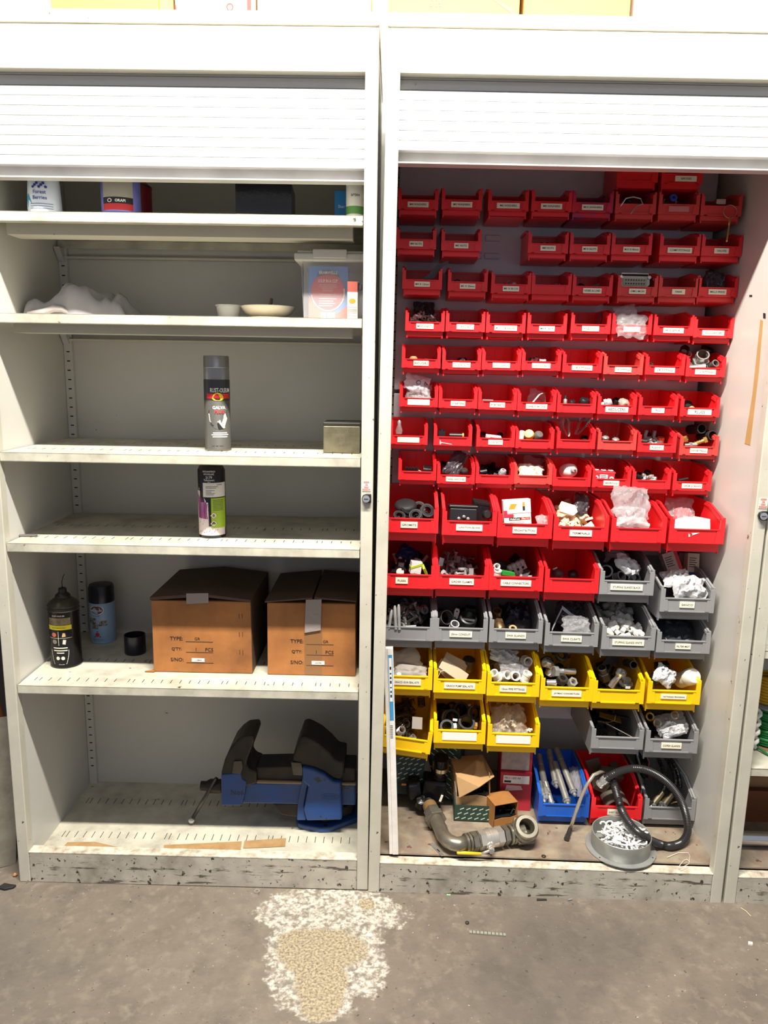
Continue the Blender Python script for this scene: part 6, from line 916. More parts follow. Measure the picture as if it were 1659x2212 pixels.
# SWA CLEATS
bag('polythene_bag', 'clear shiny bag lying at the lip of the SWA CLEATS bin', 1246, 1350, 0.13, 0.075, 0.05, 0.024, m_clear, 63, (0.8, 0, 0)); bag('dark_bag', 'dark clear bag filling the back of the SWA CLEATS bin', 1235, 1324, 0.21, 0.088, 0.065, 0.03, m_darkbag, 64, (0.9, 0, 0), rough=0.5)
for pts, lab in (([(1192, 1362), (1204, 1335), (1214, 1315)], 'grey strap slanting up out of the SWA CLEATS bin'), ([(1214, 1312), (1236, 1330), (1268, 1344)], 'grey strap slanting down across the SWA CLEATS bin')):
    ps = [at(x, y, CR, y=0.15) for x, y in pts]; c = ps[1]; mb = MB(); mb.add([(q.x - c.x, dy, q.z - c.z + s * 0.005) for q in ps for s in (-1, 1) for dy in (0,)], [(0, 2, 3, 1), (2, 4, 5, 3)]); mb.add([(q.x - c.x, 0.0012, q.z - c.z + s * 0.005) for q in ps for s in (-1, 1)], [(1, 3, 2, 0), (3, 5, 4, 2)]); o = mb.build('strap', mat('grey_strap', (150, 152, 164), 0.4), None); o.name = 'cleat_strap'; tag(o, lab, 'strap', 'grey straps'); put(o, CR, (c.x, 0.15, c.z))
# STUFFING GLANDS WHITE
heap((11, 4), [(glandg(0.0095, 0.034), m_whiteplas)], 'white cable gland heaped in the STUFFING GLANDS WHITE bin', 'white glands in the STUFFING GLANDS WHITE bin', 'white stuffing glands', 46, 30, 0.086, seed=28, name='white_gland', cat='gland', slope=0.3, s=1.1)
drop('grey_gland', 'single dark grey gland at the back of the white glands', 'gland', [(glandg(0.013, 0.036), m_greyplas)], 1353, 1322, 0.24, (0.3, 1.2, 0))
bag('dark_bag', 'dark clear bag lying in the FILTER MIST bin', 1462, 1366, 0.18, 0.10, 0.09, 0.03, mat('smoky_poly', (60, 66, 76), 0.22, alpha=0.7, bump=(26, 0.9, 0.005)), 65, (0.5, 0, 0))
# yellow row
bag('paper_bag', 'pale brown paper bag leaning in the GUN SEAL KITS bin', 872, 1425, 0.16, 0.10, 0.06, 0.012, mat('pale_paper', (176, 162, 146), 0.7), 66, (1.0, -0.35, 0), rough=0.2); bag('paper_bag', 'grey paper packet lying under the leaning paper bag', 890, 1450, 0.135, 0.09, 0.04, 0.016, mat('grey_paper', (150, 142, 134), 0.7), 67, (0.7, 0.1, 0), rough=0.25); drop('clear_case', 'clear case of white seals behind the lip of the GUN SEAL KITS bin', 'case', [(MB().box(-0.026, 0.026, -0.01, 0.01, -0.004, 0.004), m_clear, 'case_body'), (MB().lathe([(0, -0.004), (0.006, -0.004), (0.006, 0.004), (0, 0.004)], 12, T(-0.01, -0.002, 0)), m_whiteplas, 'seal')], 870, 1457, 0.115, (0.4, 0, 0))
for px, py, ry, w_, lab in ((980, 1448, 0.62, 0.085, 'long paper packet slanting across the PUMP SEAL KITS bin'), (966, 1455, 0.8, 0.07, 'second paper packet tucked under the long one'), (985, 1440, 0.5, 0.07, 'third paper packet behind the long one')): p = at(px, py, CR, y=0.14); o = MB().box(-w_ / 2, w_ / 2, -0.002, 0.002, -0.016, 0.016).build('paper_packet', mat('kraft_packet', (186, 168, 140), 0.7), None); bevel(o, 0.0015); tag(o, lab, 'packet', 'paper packets in the PUMP SEAL KITS bin'); put(o, CR, (p.x, 0.135 + 0.02 * (w_ == 0.07) + 0.012 * (ry == 0.5), p.z), (-0.5, ry, 0.1))
drop('impact_socket', 'round black steel socket in the PUMP SEAL KITS bin', 'socket', [(MB().lathe([(0.010, 0.016), (0.0165, 0.016), (0.018, 0.013), (0.018, -0.016), (0.010, -0.018), (0.010, 0.0)], 24), m_dsteel)], 1012, 1434, 0.19, (0.25, 0.1, 0)); drop('wire_loop', 'thin white wire loop at the post of the PUMP SEAL KITS bin', 'wire', [(MB().tube([(-0.016, 0, -0.008), (-0.010, 0, 0.008), (0.004, 0, 0.010), (0.016, 0, -0.002)], 0.0007, 5), m_whiteplas)], 960, 1456, 0.118)
for px, py, y, ro, lab in ((1137, 1427, 0.17, (1.4, 0.1, 0.2), 'white tee fitting facing out at the back of the pipe fittings bin'), (1112, 1460, 0.125, (1.2, 0.2, 0), 'white elbow mouth facing out above the pipe fittings card'), (1136, 1462, 0.13, (0.2, 0.3, 0), 'cream coupler beside the white elbow'), (1071, 1460, 0.13, (0.4, -0.6, 0), 'grey white fitting at the post of the pipe fittings bin'), (1090, 1458, 0.14, (0.9, 0.9, 0), 'white fitting tucked under the clear bag')): drop('pipe_fitting', lab, 'fitting', [(socketg(0.0125, 0.028), m_whiteplas)], px, py, y, ro, 1.0, 'white pipe fittings')
bag('polythene_bag', 'printed white bag on top of the pipe fittings', 1090, 1416, 0.165, 0.085, 0.045, 0.02, m_whitebag, 68, (0.9, 0.25, 0), rough=0.5); bag('polythene_bag', 'clear bag lying across the white pipe fittings', 1112, 1440, 0.145, 0.085, 0.045, 0.022, m_cleargrey, 69, (0.8, 0.2, 0)); heap((12, 2), [(socketg(0.011, 0.024), m_whiteplas)], 'white fitting', 'white pipe fittings under the bags', 'white fittings', 30, 0, 0.055, seed=29)
# hose couplings
drop('hose_coupling', 'bright steel hose coupling pointing sideways', 'coupling', [(MB().lathe([(0.0075, -0.035), (0.0085, -0.035), (0.0085, 0.0), (0.0095, 0.002), (0.0085, 0.006), (0.0085, 0.018), (0.006, 0.018)], 18).hexprism(0.0155, 0.016, 0.028), m_steel)], 1216, 1450, 0.14, (0.1, -1.5, 0.15)); drop('chrome_elbow', 'chrome elbow standing at the post of the coupling bin', 'coupling', [(elbowg(0.010, 0.018), m_chrome)], 1190, 1448, 0.155, (0.2, 0.3, 0.4)); drop('claw_coupling', 'dark iron claw coupling at the back of its yellow bin', 'coupling', [(MB().torus(0.015, 0.006, 18, 8).box(0.012, 0.026, -0.004, 0.004, -0.006, 0.006).box(-0.026, -0.012, -0.004, 0.004, -0.006, 0.006), m_dsteel)], 1212, 1414, 0.2, (0.9, 0.3, 0.2)); drop('iron_ring', 'black iron ring below the claw coupling', 'coupling', [(MB().torus(0.013, 0.005, 18, 8), m_dsteel)], 1182, 1430, 0.19, (0.8, -0.3, 0)); drop('brass_hex', 'dark hexagon nut under the bright coupling', 'coupling', [(nutg(0.015, 0.016), m_dsteel)], 1214, 1468, 0.125, (0.5, 0.2, 0)); drop('silver_nut', 'bright hexagon nut at the lip under the bright coupling', 'coupling', [(nutg(0.013, 0.014), m_steel)], 1236, 1474, 0.118, (0.7, 0.4, 0)); drop('silver_tail', 'bright short tail at the lip beside the chrome elbow', 'coupling', [(socketg(0.009, 0.024), m_steel)], 1192, 1475, 0.118, (0.3, 1.4, 0)); heap((12, 3), [(socketg(0.011, 0.028), m_dsteel)], 'coupling', 'dark steel couplings', 'couplings', 26, 0, 0.056, seed=30)
# chrome elbows bin
drop('chrome_elbow', 'long chrome elbow with an open flared mouth', 'elbow', [(MB().tube([(-0.012, 0, -0.034), (-0.006, 0, -0.02), (0.002, -0.002, -0.004), (0.006, -0.004, 0.012)], 0.010, 18, cap=False, radii=[0.011, 0.0095, 0.0095, 0.0125]).tube([(0.006, -0.004, 0.010), (0.007, -0.0045, 0.018)], 0.0145, 18, cap=False).tube([(0.0065, -0.0045, 0.018), (0.006, -0.004, 0.008)], 0.0118, 18, cap=False), m_chrome)], 1334, 1460, 0.145, (0.25, 0, 0)); drop('dark_pipe', 'dark pipe end beside the chrome elbow', 'pipe', [(socketg(0.0115, 0.05), m_dsteel)], 1361, 1434, 0.17, (1.3, 0.0, 0.1)); drop('hex_fitting', 'black hexagon fitting leaning in the bin of elbows', 'fitting', [(MB().hexprism(0.016, -0.02, 0.006, None, 0.009).lathe([(0.010, 0.006), (0.012, 0.006), (0.012, 0.024), (0.009, 0.024)], 16, cap=False), m_dsteel)], 1304, 1455, 0.15, (0.4, -0.4, 0)); drop('flange_nut', 'dark flange nut at the lip of the bin of elbows', 'fitting', [(MB().lathe([(0.008, 0), (0.018, 0), (0.018, 0.004), (0.012, 0.006), (0.012, 0.016), (0.008, 0.016)], 20), m_dsteel, 'flange_body'), (MB().box(-0.006, 0.006, -0.019, -0.017, -0.002, 0.004), m_paper, 'paper_tag')], 1352, 1478, 0.12, (0.15, 0, 0)); drop('dark_sheet', 'folded black sheet at the back of the bin of elbows', 'sheet', [(MB().prism([(-0.03, -0.02), (0.02, -0.012), (0.012, 0.022), (-0.01, 0.012)], 'y', -0.003, 0.003), m_black)], 1322, 1422, 0.24, (-0.3, 0, 0)); heap((12, 4), [(socketg(0.012, 0.03), m_dsteel)], 'dark fitting', 'dark fittings under the chrome elbow', 'dark fittings', 26, 0, 0.054, seed=31)
# white bottle cap bin
drop('white_bottle', 'frosted white bottle lying with its round cap forward', 'bottle', [(MB().lathe([(0, -0.03), (0.021, -0.03), (0.021, 0.012), (0.019, 0.016)], 28, cap=True), mat('milky_plastic', (222, 212, 184), 0.35, alpha=0.85), 'bottle_body'), (MB().lathe([(0.0225, 0.012), (0.0225, 0.03), (0.019, 0.036), (0.015, 0.0365), (0.0145, 0.034), (0, 0.034)], 28), mat('milky_cap', (226, 222, 208), 0.4), 'cap')], 1483, 1465, 0.15, (0.95, 0.35, 0)); bag('white_bag', 'crumpled white rag bag hanging out beside the frosted bottle', 1436, 1460, 0.125, 0.062, 0.05, 0.02, m_whitebag, 70, (1.1, 0.5, 0), rough=0.5); lump(1415, 1466, 0.14, 0.014, m_black, 'shiny black part under the white rag bag', name='black_part'); drop('black_block', 'black block behind the white rag bag', 'block', [(MB().box(-0.018, 0.018, -0.012, 0.012, -0.01, 0.01), m_black)], 1430, 1440, 0.2, (0.1, -0.15, 0))
# springs
kb = (BINS['springs'][0], 0.155, BINS['springs'][2], 'B'); heap(kb, [(springg(0.009, 0.034), m_dsteel), (MB().ring(0.007, 0.011, -0.003, 0.003, 14), m_dsteel)], 'dark coil spring heaped in the tilted yellow bin', 'coil springs in the tilted yellow bin', 'coil springs in the tilted bin', 34, 12, 0.075, seed=32, name='coil_spring', cat='spring', slope=0.25, x=(0.3, 0.7))
for px, py, y, ro, sc, lab, m in ((866, 1578, 0.14, (0.8, 0.4, 0), 0.95, 'pale silver coil spring near the lip of the tilted bin', m_steel), (860, 1596, 0.12, (0.5, 1.1, 0), 0.8, 'short bright coil spring at the lip of the tilted bin', m_chrome), (874, 1516, 0.27, (0.1, 0.1, 0), 1.0, 'upright dark spring at the back of the tilted bin', m_dsteel), (910, 1516, 0.28, (0.1, -0.1, 0), 1.0, 'upright dark spring at the inner wall of the tilted bin', m_dsteel), (890, 1594, 0.12, (0.6, 0.5, 0.3), 0.7, 'white coil spring lying beside the metal plate', m_chrome)): drop('coil_spring', lab, 'spring', [(springg(0.010, 0.030, 6, 0.0014), m)], px, py, y, ro, sc, 'single springs in the tilted bin')
o = drop('metal_plate', 'square bare metal plate lying on the springs', 'plate', [(MB().box(-0.014, 0.014, -0.002, 0.002, -0.016, 0.016), mat('bare_plate', (130, 122, 112), 0.45, 0.6))], 901, 1562, 0.135, (-0.6, 0.1, 0.1)); drop('steel_bar', 'flat steel bar lying at the back of the springs', 'bar', [(MB().box(-0.018, 0.018, -0.003, 0.003, -0.003, 0.003), m_dsteel)], 868, 1545, 0.2, (0.2, -0.25, 0))
# hose clamps
for k, (px, py, y, rr, ro, lab) in enumerate(((973, 1552, 0.175, 0.024, (1.1, 0.2, 0.3), 'large black lined hose clamp with a bright band'), (1007, 1565, 0.14, 0.022, (0.55, 0.1, 0), 'black lined hose clamp with a brass band by the lip'), (998, 1535, 0.22, 0.022, (0.9, -0.5, 0), 'black hose clamp standing at the back of the clamps'), (966, 1572, 0.13, 0.018, (0.7, -0.2, 0), 'black hose clamp under the large one'), (1026, 1540, 0.2, 0.02, (1.0, 0.8, 0), 'black hose clamp leaning on the inner wall'))): drop('hose_clamp', lab, 'hose clamp', [(MB().ring(rr - 0.0045, rr - 0.001, -0.010, 0.010, 26).ring(rr - 0.005, rr + 0.001, 0.0085, 0.0115, 26).ring(rr - 0.005, rr + 0.001, -0.0115, -0.0085, 26), m_rubber, 'rubber_lining'), (bandg(rr, 0.013), m_steel if k != 1 else m_brass, 'metal_band')], px, py, y, ro, 1.0, 'lined hose clamps')
drop('white_tag', 'tiny white tag between the hose clamps', 'tag', [(MB().box(-0.006, 0.006, -0.001, 0.001, -0.003, 0.003), m_paper)], 983, 1555, 0.13, (-0.3, 0.1, 0)); heap((13, 0), [(MB().ring(0.012, 0.016, -0.006, 0.006, 16), m_rubber)], 'hose clamp', 'black hose clamps under the others', 'hose clamps', 22, 0, 0.055, seed=33)
bag('polythene_bag', 'large clear bag of white clips in a yellow bin', 1100, 1562, 0.165, 0.102, 0.095, 0.045, mat('clip_bag', (206, 196, 180), 0.15, alpha=0.34, bump=(30, 1.0, 0.006)), 71, (0.75, 0, 0), rough=0.5); heap((13, 1), [(MB().box(-0.008, 0.008, -0.003, 0.003, -0.003, 0.003).box(-0.002, 0.002, -0.006, 0.006, -0.002, 0.002), m_beige)], 'cream plastic clip seen through the large clear bag', 'cream clips inside the large clear bag', 'cream clips in the clear bag', 60, 16, 0.078, seed=34, name='cream_clip', cat='clip', slope=0.25)
# grey bins below
for px, py, y, l, ry, rx, m, lab in ((1343, 1580, 0.14, 0.15, 0.42, -0.3, mat('pale_metal_strip', (176, 170, 160), 0.4, 0.5), 'pale metal strip lying slantwise over the grey bin lip'), (1330, 1575, 0.155, 0.15, 0.42, -0.3, m_dsteel, 'dark metal strip lying under the pale strip'), (1318, 1550, 0.2, 0.06, 0.2, 0.1, m_brass, 'thin brass edged strip at the back of the grey bin'), (1330, 1545, 0.22, 0.10, 0.1, -0.2, m_black, 'black sheet at the back of the grey bin')): drop('metal_strip', lab, 'strip', [(MB().box(-l / 2, l / 2, -0.012, 0.012, -0.001, 0.001), m)], px, py, y, (rx, ry, -0.2), 0.62 if l > 0.14 else 1, 'metal strips in the grey bin')
drop('folded_wire', 'thin brass wire bent upright at the back of the grey bin', 'wire', [(MB().tube([(-0.026, 0, -0.004), (0.004, 0, -0.006), (0.02, 0, 0.0), (0.022, 0, 0.018), (0.018, 0, 0.0)], 0.001, 6), m_brass)], 1312, 1556, 0.18); heap((13, 2), [(MB().box(-0.02, 0.02, -0.008, 0.008, -0.001, 0.001), m_black)], 'black strip', 'black strips filling the grey bin', 'black strips', 26, 0, 0.05, seed=35)
bag('polythene_bag', 'clear bag with a white base slumped in a grey bin', 1450, 1563, 0.15, 0.092, 0.06, 0.032, m_clear, 72, (0.8, -0.25, 0), rough=0.45); bag('white_bag', 'white corner of the slumped clear bag', 1456, 1580, 0.128, 0.07, 0.03, 0.018, m_whitebag, 73, (0.8, -0.35, 0), rough=0.4)
for px, py, lab in ((1458, 1545, 'brass ring inside the slumped clear bag'), (1404, 1548, 'dark brass ring at the post behind the slumped bag'), (1420, 1562, 'brass ring under the edge of the slumped bag')): drop('brass_ring', lab, 'ring', [(MB().torus(0.010, 0.0032, 20, 8), m_brass)], px, py, 0.19, (1.1, 0.2, 0), 1.0, 'brass rings')
heap((13, 3), [(glandg(0.011, 0.03), m_dsteel)], 'dark gland', 'dark glands under the slumped bag', 'dark glands', 22, 0, 0.05, seed=36)
at, put = _at0, _put0
# ================================================================ things on the floor of the right cupboard
ZF = 0.0948
def F(px, py, z=ZF): return at(px, py, CR, z=z)
def Y(px, py, y): return at(px, py, CR, y=y)
# white trunking strip leaning at the jamb
p0, p1 = Y(851, 1843, 0.030), Y(839, 1398, 0.060); p0.z = ZF + 0.0005
r = empty('cable_trunking', 'white plastic trunking strip leaning at the cupboard jamb', 'trunking'); ax = (p1 - p0); L_ = ax.length; put(r, CR, p0, (math.asin(-ax.y / L_) * 1.0, math.atan2(ax.x, ax.z), 0))
bevel(MB().box(-0.0115, 0.0115, -0.008, 0.008, 0, L_).build('trunking_body', mat('trunking_white', (226, 222, 216), 0.4, dirt=((170, 164, 158), 30, 0.35)), r), 0.001)
bevel(MB().box(-0.003, 0.0118, -0.0105, -0.007, 0.0, L_).build('snap_cover', MATS['trunking_white'], r), 0.001)
MB().box(-0.001, 0.009, -0.0111, -0.0104, L_ * 0.66, L_ * 0.97).build('blue_sticker', mat('sticker_blue', (60, 140, 190), 0.45), r)
MB().box(0.0005, 0.0075, -0.0115, -0.011, L_ * 0.75, L_ * 0.955).build('white_sticker_panel', m_paper, r); mb = MB(); [mb.box(0.002, 0.006, -0.0119, -0.0115, L_ * 0.77 + 0.012 * k, L_ * 0.77 + 0.012 * k + 0.007 - 0.002 * (k % 3)) for k in range(7)]; mb.build('small_print', m_ink, r)
mb = MB(); [mb.box(-0.001, 0.006, -0.0111, -0.0104, L_ * 0.575 + 0.0045 * k, L_ * 0.575 + 0.0045 * k + 0.002) for k in range(8)]; mb.build('ink_stamp', mat('grey_stamp', (120, 120, 124), 0.6), r)
# green printed cartons
m_green = mat('dark_green_card', (40, 64, 54), 0.5, dirt=((20, 30, 27), 8, 0.4)); m_dash = mat('pale_green_dash', (190, 204, 190), 0.55); m_gcard = mat('carton_inside', (120, 112, 100), 0.7)
def dashed(name, label, loc, rot, w, d, h, n=4, open_=False, tilt=0.5):
    r = empty(name, label, 'carton', 'green cartons with dash print'); put(r, CR, loc, rot)
    if open_:
        t = 0.0015; mb = MB().box(-w / 2, w / 2, 0, t, 0, h).box(-w / 2, w / 2, d - t, d, 0, h).box(-w / 2, -w / 2 + t, 0, d, 0, h).box(w / 2 - t, w / 2, 0, d, 0, h).box(-w / 2, w / 2, 0, d, 0, t)
    else: mb = MB().box(-w / 2, w / 2, 0, d, 0, h)
    b = mb.build('carton_body', m_green, r)
    mb = MB(); k = 0; st = w / n
    for i in range(-1, n + 1):
        for j in range(int(h / 0.014) + 1):
            cx = -w / 2 + st * (i + 0.5) + (st * 0.35) * (j % 3); cz = 0.008 + 0.014 * j; l = st * 0.32
            a, b2 = (cx - l, cz - l * tilt), (cx + l, cz + l * tilt)
            if a[0] < -w / 2 + 0.001 or b2[0] > w / 2 - 0.001 or a[1] < 0.001 or b2[1] > h - 0.002: continue
            mb.add([(a[0], -0.0004, a[1]), (b2[0], -0.0004, b2[1]), (b2[0], -0.0004, b2[1] + 0.003), (a[0], -0.0004, a[1] + 0.003)], [(0, 1, 2, 3)])
    do = mb.build('dash_print', m_dash, r); do['kind'] = 'stuff'
    return r
p = Y(884, 1690, 0.25); r = dashed('green_carton', 'dark green dash printed carton end crushed behind the black valve', (p.x - 0.002, 0.25, p.z), (-0.25, 0.12, 0.15), 0.084, 0.06, 0.075, 5)
MB().box(-0.034, 0.034, 0.03, 0.06, -(p.z - ZF) + 0.03, -0.001).build('crushed_lower_half', m_green, r); MB().prism([(0.04, 0.0), (0.062, 0.004), (0.066, 0.03), (0.05, 0.072), (0.04, 0.075)], 'y', 0.004, 0.012).build('torn_side_flap', m_gcard, r)
p = Y(962, 1660, 0.29); dashed('green_carton', 'black green dash printed carton standing behind the valve neck', (p.x - 0.004, 0.285, ZF + 0.002), (0, 0, -0.3), 0.092, 0.06, 0.185, 4, tilt=-0.6)
p = F(1024, 1775); dashed('green_carton', 'low open green carton under the torn brown box', (p.x - 0.003, p.y, ZF + 0.0005), (0, 0, -0.02), 0.106, 0.1, 0.048, 6, True, 0.45)
# torn brown box lying in it
q = Y(1040, 1690, 0.2); r = empty('torn_brown_box', 'torn open brown cardboard box of screws sitting in a green carton', 'carton'); put(r, CR, (p.x - 0.002, p.y + 0.012, ZF + 0.028), (0, -0.05, 0.1)); t = 0.0018; w, d, h = 0.094, 0.1, 0.108
MB().box(-w / 2, w / 2, d - t, d, 0, h).build('back_panel', m_kraft2, r); MB().box(-w / 2, -w / 2 + t, 0, d, 0, h).build('side_panel', m_kraft2, r); MB().box(w / 2 - t, w / 2, 0, d, 0, h).build('side_panel', m_kraft2, r); MB().box(-w / 2, w / 2, 0, d, 0, t).build('bottom_panel', m_kraft2, r)
MB().prism([(-w / 2, 0), (w / 2, 0), (w / 2, 0.034), (0.01, 0.046), (-w / 2, 0.044)], 'y', -0.001, 0.001).build('front_flap', m_kraft2, r)
mb = MB().add([(-w / 2, d, h), (w / 2, d, h), (w / 2 + 0.012, 0.0, h - 0.012), (0.012, -0.022, h - 0.028), (-w / 2 + 0.004, -0.018, h - 0.058), (-w / 2, 0.0, h - 0.004)], [(0, 1, 2, 3, 4, 5)]); o = mb.build('top_flap', m_kraft2, r); sd = o.modifiers.new('thick', 'SOLIDIFY'); sd.thickness = 0.002
MB().prism([(0.0, 0.0), (0.022, 0.0), (0.022, h - 0.03), (0.0, h - 0.05)], 'x', -w / 2 - 0.0014, -w / 2 - 0.0004, T(0, 0.0, 0)).build('paper_label', mat('grey_label_paper', (176, 168, 158), 0.7), r)
def screw_box(cx, cy, cz, wx, wy, n, seed, label, group):
    rnd = random.Random(seed); me = screwg(0.0028, 0.024).mesh('black_screw', mat('black_screw_steel', (40, 40, 42), 0.3, 0.8), True)
    for k in range(n):
        o = obj('black_screw', me); tag(o, label, 'screw', group); put(o, CR, (cx + rnd.uniform(-wx, wx), cy + rnd.uniform(-wy, wy), cz + rnd.uniform(0, 0.010)), (rnd.uniform(0, 6), rnd.uniform(0, 6), rnd.uniform(0, 6)))
b0 = r.matrix_world.translation; bl = CR.inverted() @ b0
MB().box(-w / 2 + 0.004, w / 2 - 0.004, 0.004, d - 0.004, 0.002, 0.048).build('screw_filling', m_black, r)
screw_box(bl.x + 0.012, bl.y + 0.035, bl.z + 0.052, 0.03, 0.02, 16, 3, 'black screw lying in the torn brown box', 'screws in the torn brown box')
# red and white fastener carton
p = F(1112, 1754); r = empty('fastener_carton', 'tall red carton with grey printed top behind the small brown box', 'carton'); put(r, CR, (p.x, p.y + 0.01, ZF), (0, 0, -0.04)); w = 0.088
MB().box(-w / 2, w / 2, 0, 0.09, 0, 0.115).build('carton_body', mat('fastener_red', (176, 36, 54), 0.5, dirt=((140, 30, 44), 10, 0.4)), r); MB().prism([(-w / 2, 0.116), (w / 2, 0.116), (w / 2, 0.185), (-w / 2, 0.185)], 'y', 0.012, 0.088).build('upper_carton', MATS['fastener_red'], r)
MB().box(-w / 2 + 0.002, w / 2 - 0.008, 0.0105, 0.013, 0.118, 0.184).build('grey_print_panel', mat('creased_grey_print', (172, 158, 154), 0.6, dirt=((120, 108, 104), 40, 0.6), bump=(60, 0.6, 0.003)), r)
MB().box(-0.036, 0.037, -0.0008, 0, 0.082, 0.106).build('white_label', m_paper, r); mb = MB(); text_xz(mb, 'FBS 5 125C A4', -0.010, -0.0013, 0.099, 0.006, 0.044); mb.box(-0.033, -0.014, -0.0013, -0.0008, 0.085, 0.091); mb.build('lettering', m_ink, r); MB().prism([(-0.03, 0.058), (0.02, 0.064), (0.014, 0.076), (-0.026, 0.076)], 'y', -0.0008, 0).build('torn_white_patch', mat('torn_paper', (206, 170, 166), 0.7), r)
# small brown box of screws
p = F(1096, 1785); r = empty('small_brown_box', 'small brown box with a torn front hole full of black screws', 'carton'); put(r, CR, (p.x - 0.006, p.y, ZF), (0, 0, 0.35)); w, d, h = 0.072, 0.062, 0.068; m_bb = mat('ochre_cardboard', (164, 112, 56), 0.7, dirt=((120, 78, 40), 12, 0.6))
MB().box(-w / 2, w / 2, 0, d, h - 0.0015, h).build('top_panel', m_bb, r); MB().box(-w / 2, -w / 2 + 0.0015, 0, d, 0, h).build('side_panel', m_bb, r); MB().box(w / 2 - 0.0015, w / 2, 0, d, 0, h).build('side_panel', m_bb, r); MB().box(-w / 2, w / 2, d - 0.0015, d, 0, h).build('back_panel', m_bb, r); MB().prism([(-w / 2, 0), (w / 2, 0), (w / 2, 0.028), (0.015, 0.024), (-0.01, 0.027), (-w / 2, 0.024)], 'y', 0, 0.0015).build('torn_front', m_bb, r); MB().box(-w / 2 + 0.002, w / 2 - 0.002, 0.004, d - 0.003, 0.0005, 0.028).build('screw_filling', m_black, r)
screw_box(p.x - 0.004, p.y + 0.026, ZF + 0.034, 0.02, 0.012, 14, 8, 'black screw lying in the small brown box', 'screws in the small brown box')
# black valve
p = F(930, 1757); r = empty('pump_valve', 'oily black pump valve with a chrome ringed neck', 'valve'); put(r, CR, (p.x, p.y + 0.03, ZF + 0.014), (0, 0, 0)); m_oily = mat('oily_black_iron', (22, 22, 24), 0.22, 0.5, bump=(60, 0.3, 0.003))
bevel(MB().box(-0.032, 0.034, -0.035, 0.03, 0.022, 0.082, RY(0.12)).build('valve_block', m_oily, r), 0.006); MB().lathe([(0, 0), (0.03, 0), (0.034, 0.01), (0.034, 0.03), (0.026, 0.036), (0.012, 0.04), (0, 0.04)], 18, T(-0.03, -0.012, 0.056) @ RY(-pi / 2 - 0.15)).build('side_flange', m_oily, r, sharp=35)
MB().lathe([(0, 0), (0.004, 0), (0.004, 0.014), (0, 0.016)], 10, T(-0.07, -0.012, 0.062) @ RY(-pi / 2)).build('brass_pin', mat('copper_pin', (176, 116, 70), 0.35, 0.9), r, sharp=40); MB().lathe([(0.014, 0), (0.018, 0.006), (0.014, 0.03), (0, 0.032)], 14, T(-0.028, -0.034, 0.012) @ RX(0.5)).build('lower_port', m_oily, r, sharp=35); MB().lathe([(0, 0), (0.016, 0), (0.016, 0.028), (0.010, 0.03)], 14, T(-0.006, -0.03, 0.006) @ RX(0.7)).build('foot', m_oily, r, sharp=35)
MB().lathe([(0.017, 0.0), (0.017, 0.006), (0.013, 0.008), (0.0135, 0.022), (0.017, 0.026), (0.017, 0.03), (0.0125, 0.036)], 20, T(0.022, -0.004, 0.075) @ RX(0.12)).build('neck', m_dsteel, r, sharp=35); MB().ring(0.0165, 0.0235, 0.0, 0.012, 26, T(0.025, -0.009, 0.112) @ RX(0.18)).build('chrome_ring', mat('warm_chrome', (206, 194, 170), 0.2, 1.0), r, sharp=40); MB().lathe([(0.0, 0.004), (0.019, 0.004), (0.021, 0.03), (0, 0.03)], 20, T(0.025, -0.011, 0.12) @ RX(0.18)).build('upper_cup', m_oily, r, sharp=40)
MB().box(0.012, 0.018, -0.0385, -0.036, 0.034, 0.054, RY(0.3)).build('pale_tag', m_card, r); bevel(MB().hexprism(0.016, 0, 0.008, T(0.012, -0.01, 0.068)).build('neck_nut', m_oily, r), 0.001)
# heavy pipe and ball valve assembly: union, elbow, ball valve, tee
r = empty('pipe_assembly', 'heavy steel elbow and ball valve assembly with a yellow lever', 'pipe assembly'); put(r, CR, (0, 0, 0)); m_pipe = mat('weathered_steel_pipe', (150, 144, 130), 0.33, 0.75, dirt=((96, 88, 76), 26, 0.6))
zc = ZF + 0.031
A = F(938, 1762, zc + 0.004); B = F(952, 1792, zc); C_ = F(966, 1815, zc); D_ = F(990, 1824, zc); E_ = F(1009, 1820, zc); G = F(1090, 1803, zc); T_ = F(1128, 1797, zc)
path = [A.lerp(B, k / 3) for k in range(3)] + [B, B.lerp(C_, 0.5) + Vector((-0.003, -0.002, 0)), C_ + Vector((0.001, -0.002, 0)), C_.lerp(D_, 0.5) + Vector((0, -0.004, 0)), D_, E_]
MB().tube(path, 0.0185, 20).build('elbow_pipe', m_pipe, r, smooth=True)
def along(a, b_): dv = (b_ - a); return T(*a) @ dv.to_track_quat('Z', 'Y').to_matrix().to_4x4(), dv.length
Mx, l = along(A, B); bevel(MB().hexprism(0.029, 0.004, 0.02, Mx, 0.017).build('union_nut', m_pipe, r), 0.001); bevel(MB().hexprism(0.0245, -0.02, 0.004, Mx, 0.015).build('union_collar', m_pipe, r), 0.001)
MB().lathe([(0.012, -0.045), (0.02, -0.045), (0.02, -0.018)], 18, Mx, cap=True).build('threaded_end', mat('brown_sealant', (120, 92, 56), 0.5), r, sharp=35)
Mx, l = along(D_, T_)
def seg(n, z0, z1, rr, m=m_pipe, hexa=False): o = (MB().hexprism(rr, z0, z1, Mx, 0.012) if hexa else MB().lathe([(rr * 0.94, z0), (rr, z0 + 0.0015), (rr, z1 - 0.0015), (rr * 0.94, z1)], 26, Mx)).build(n, m, r, sharp=35); return o
m_vsteel = mat('bright_valve_steel', (206, 200, 190), 0.24, 0.7)
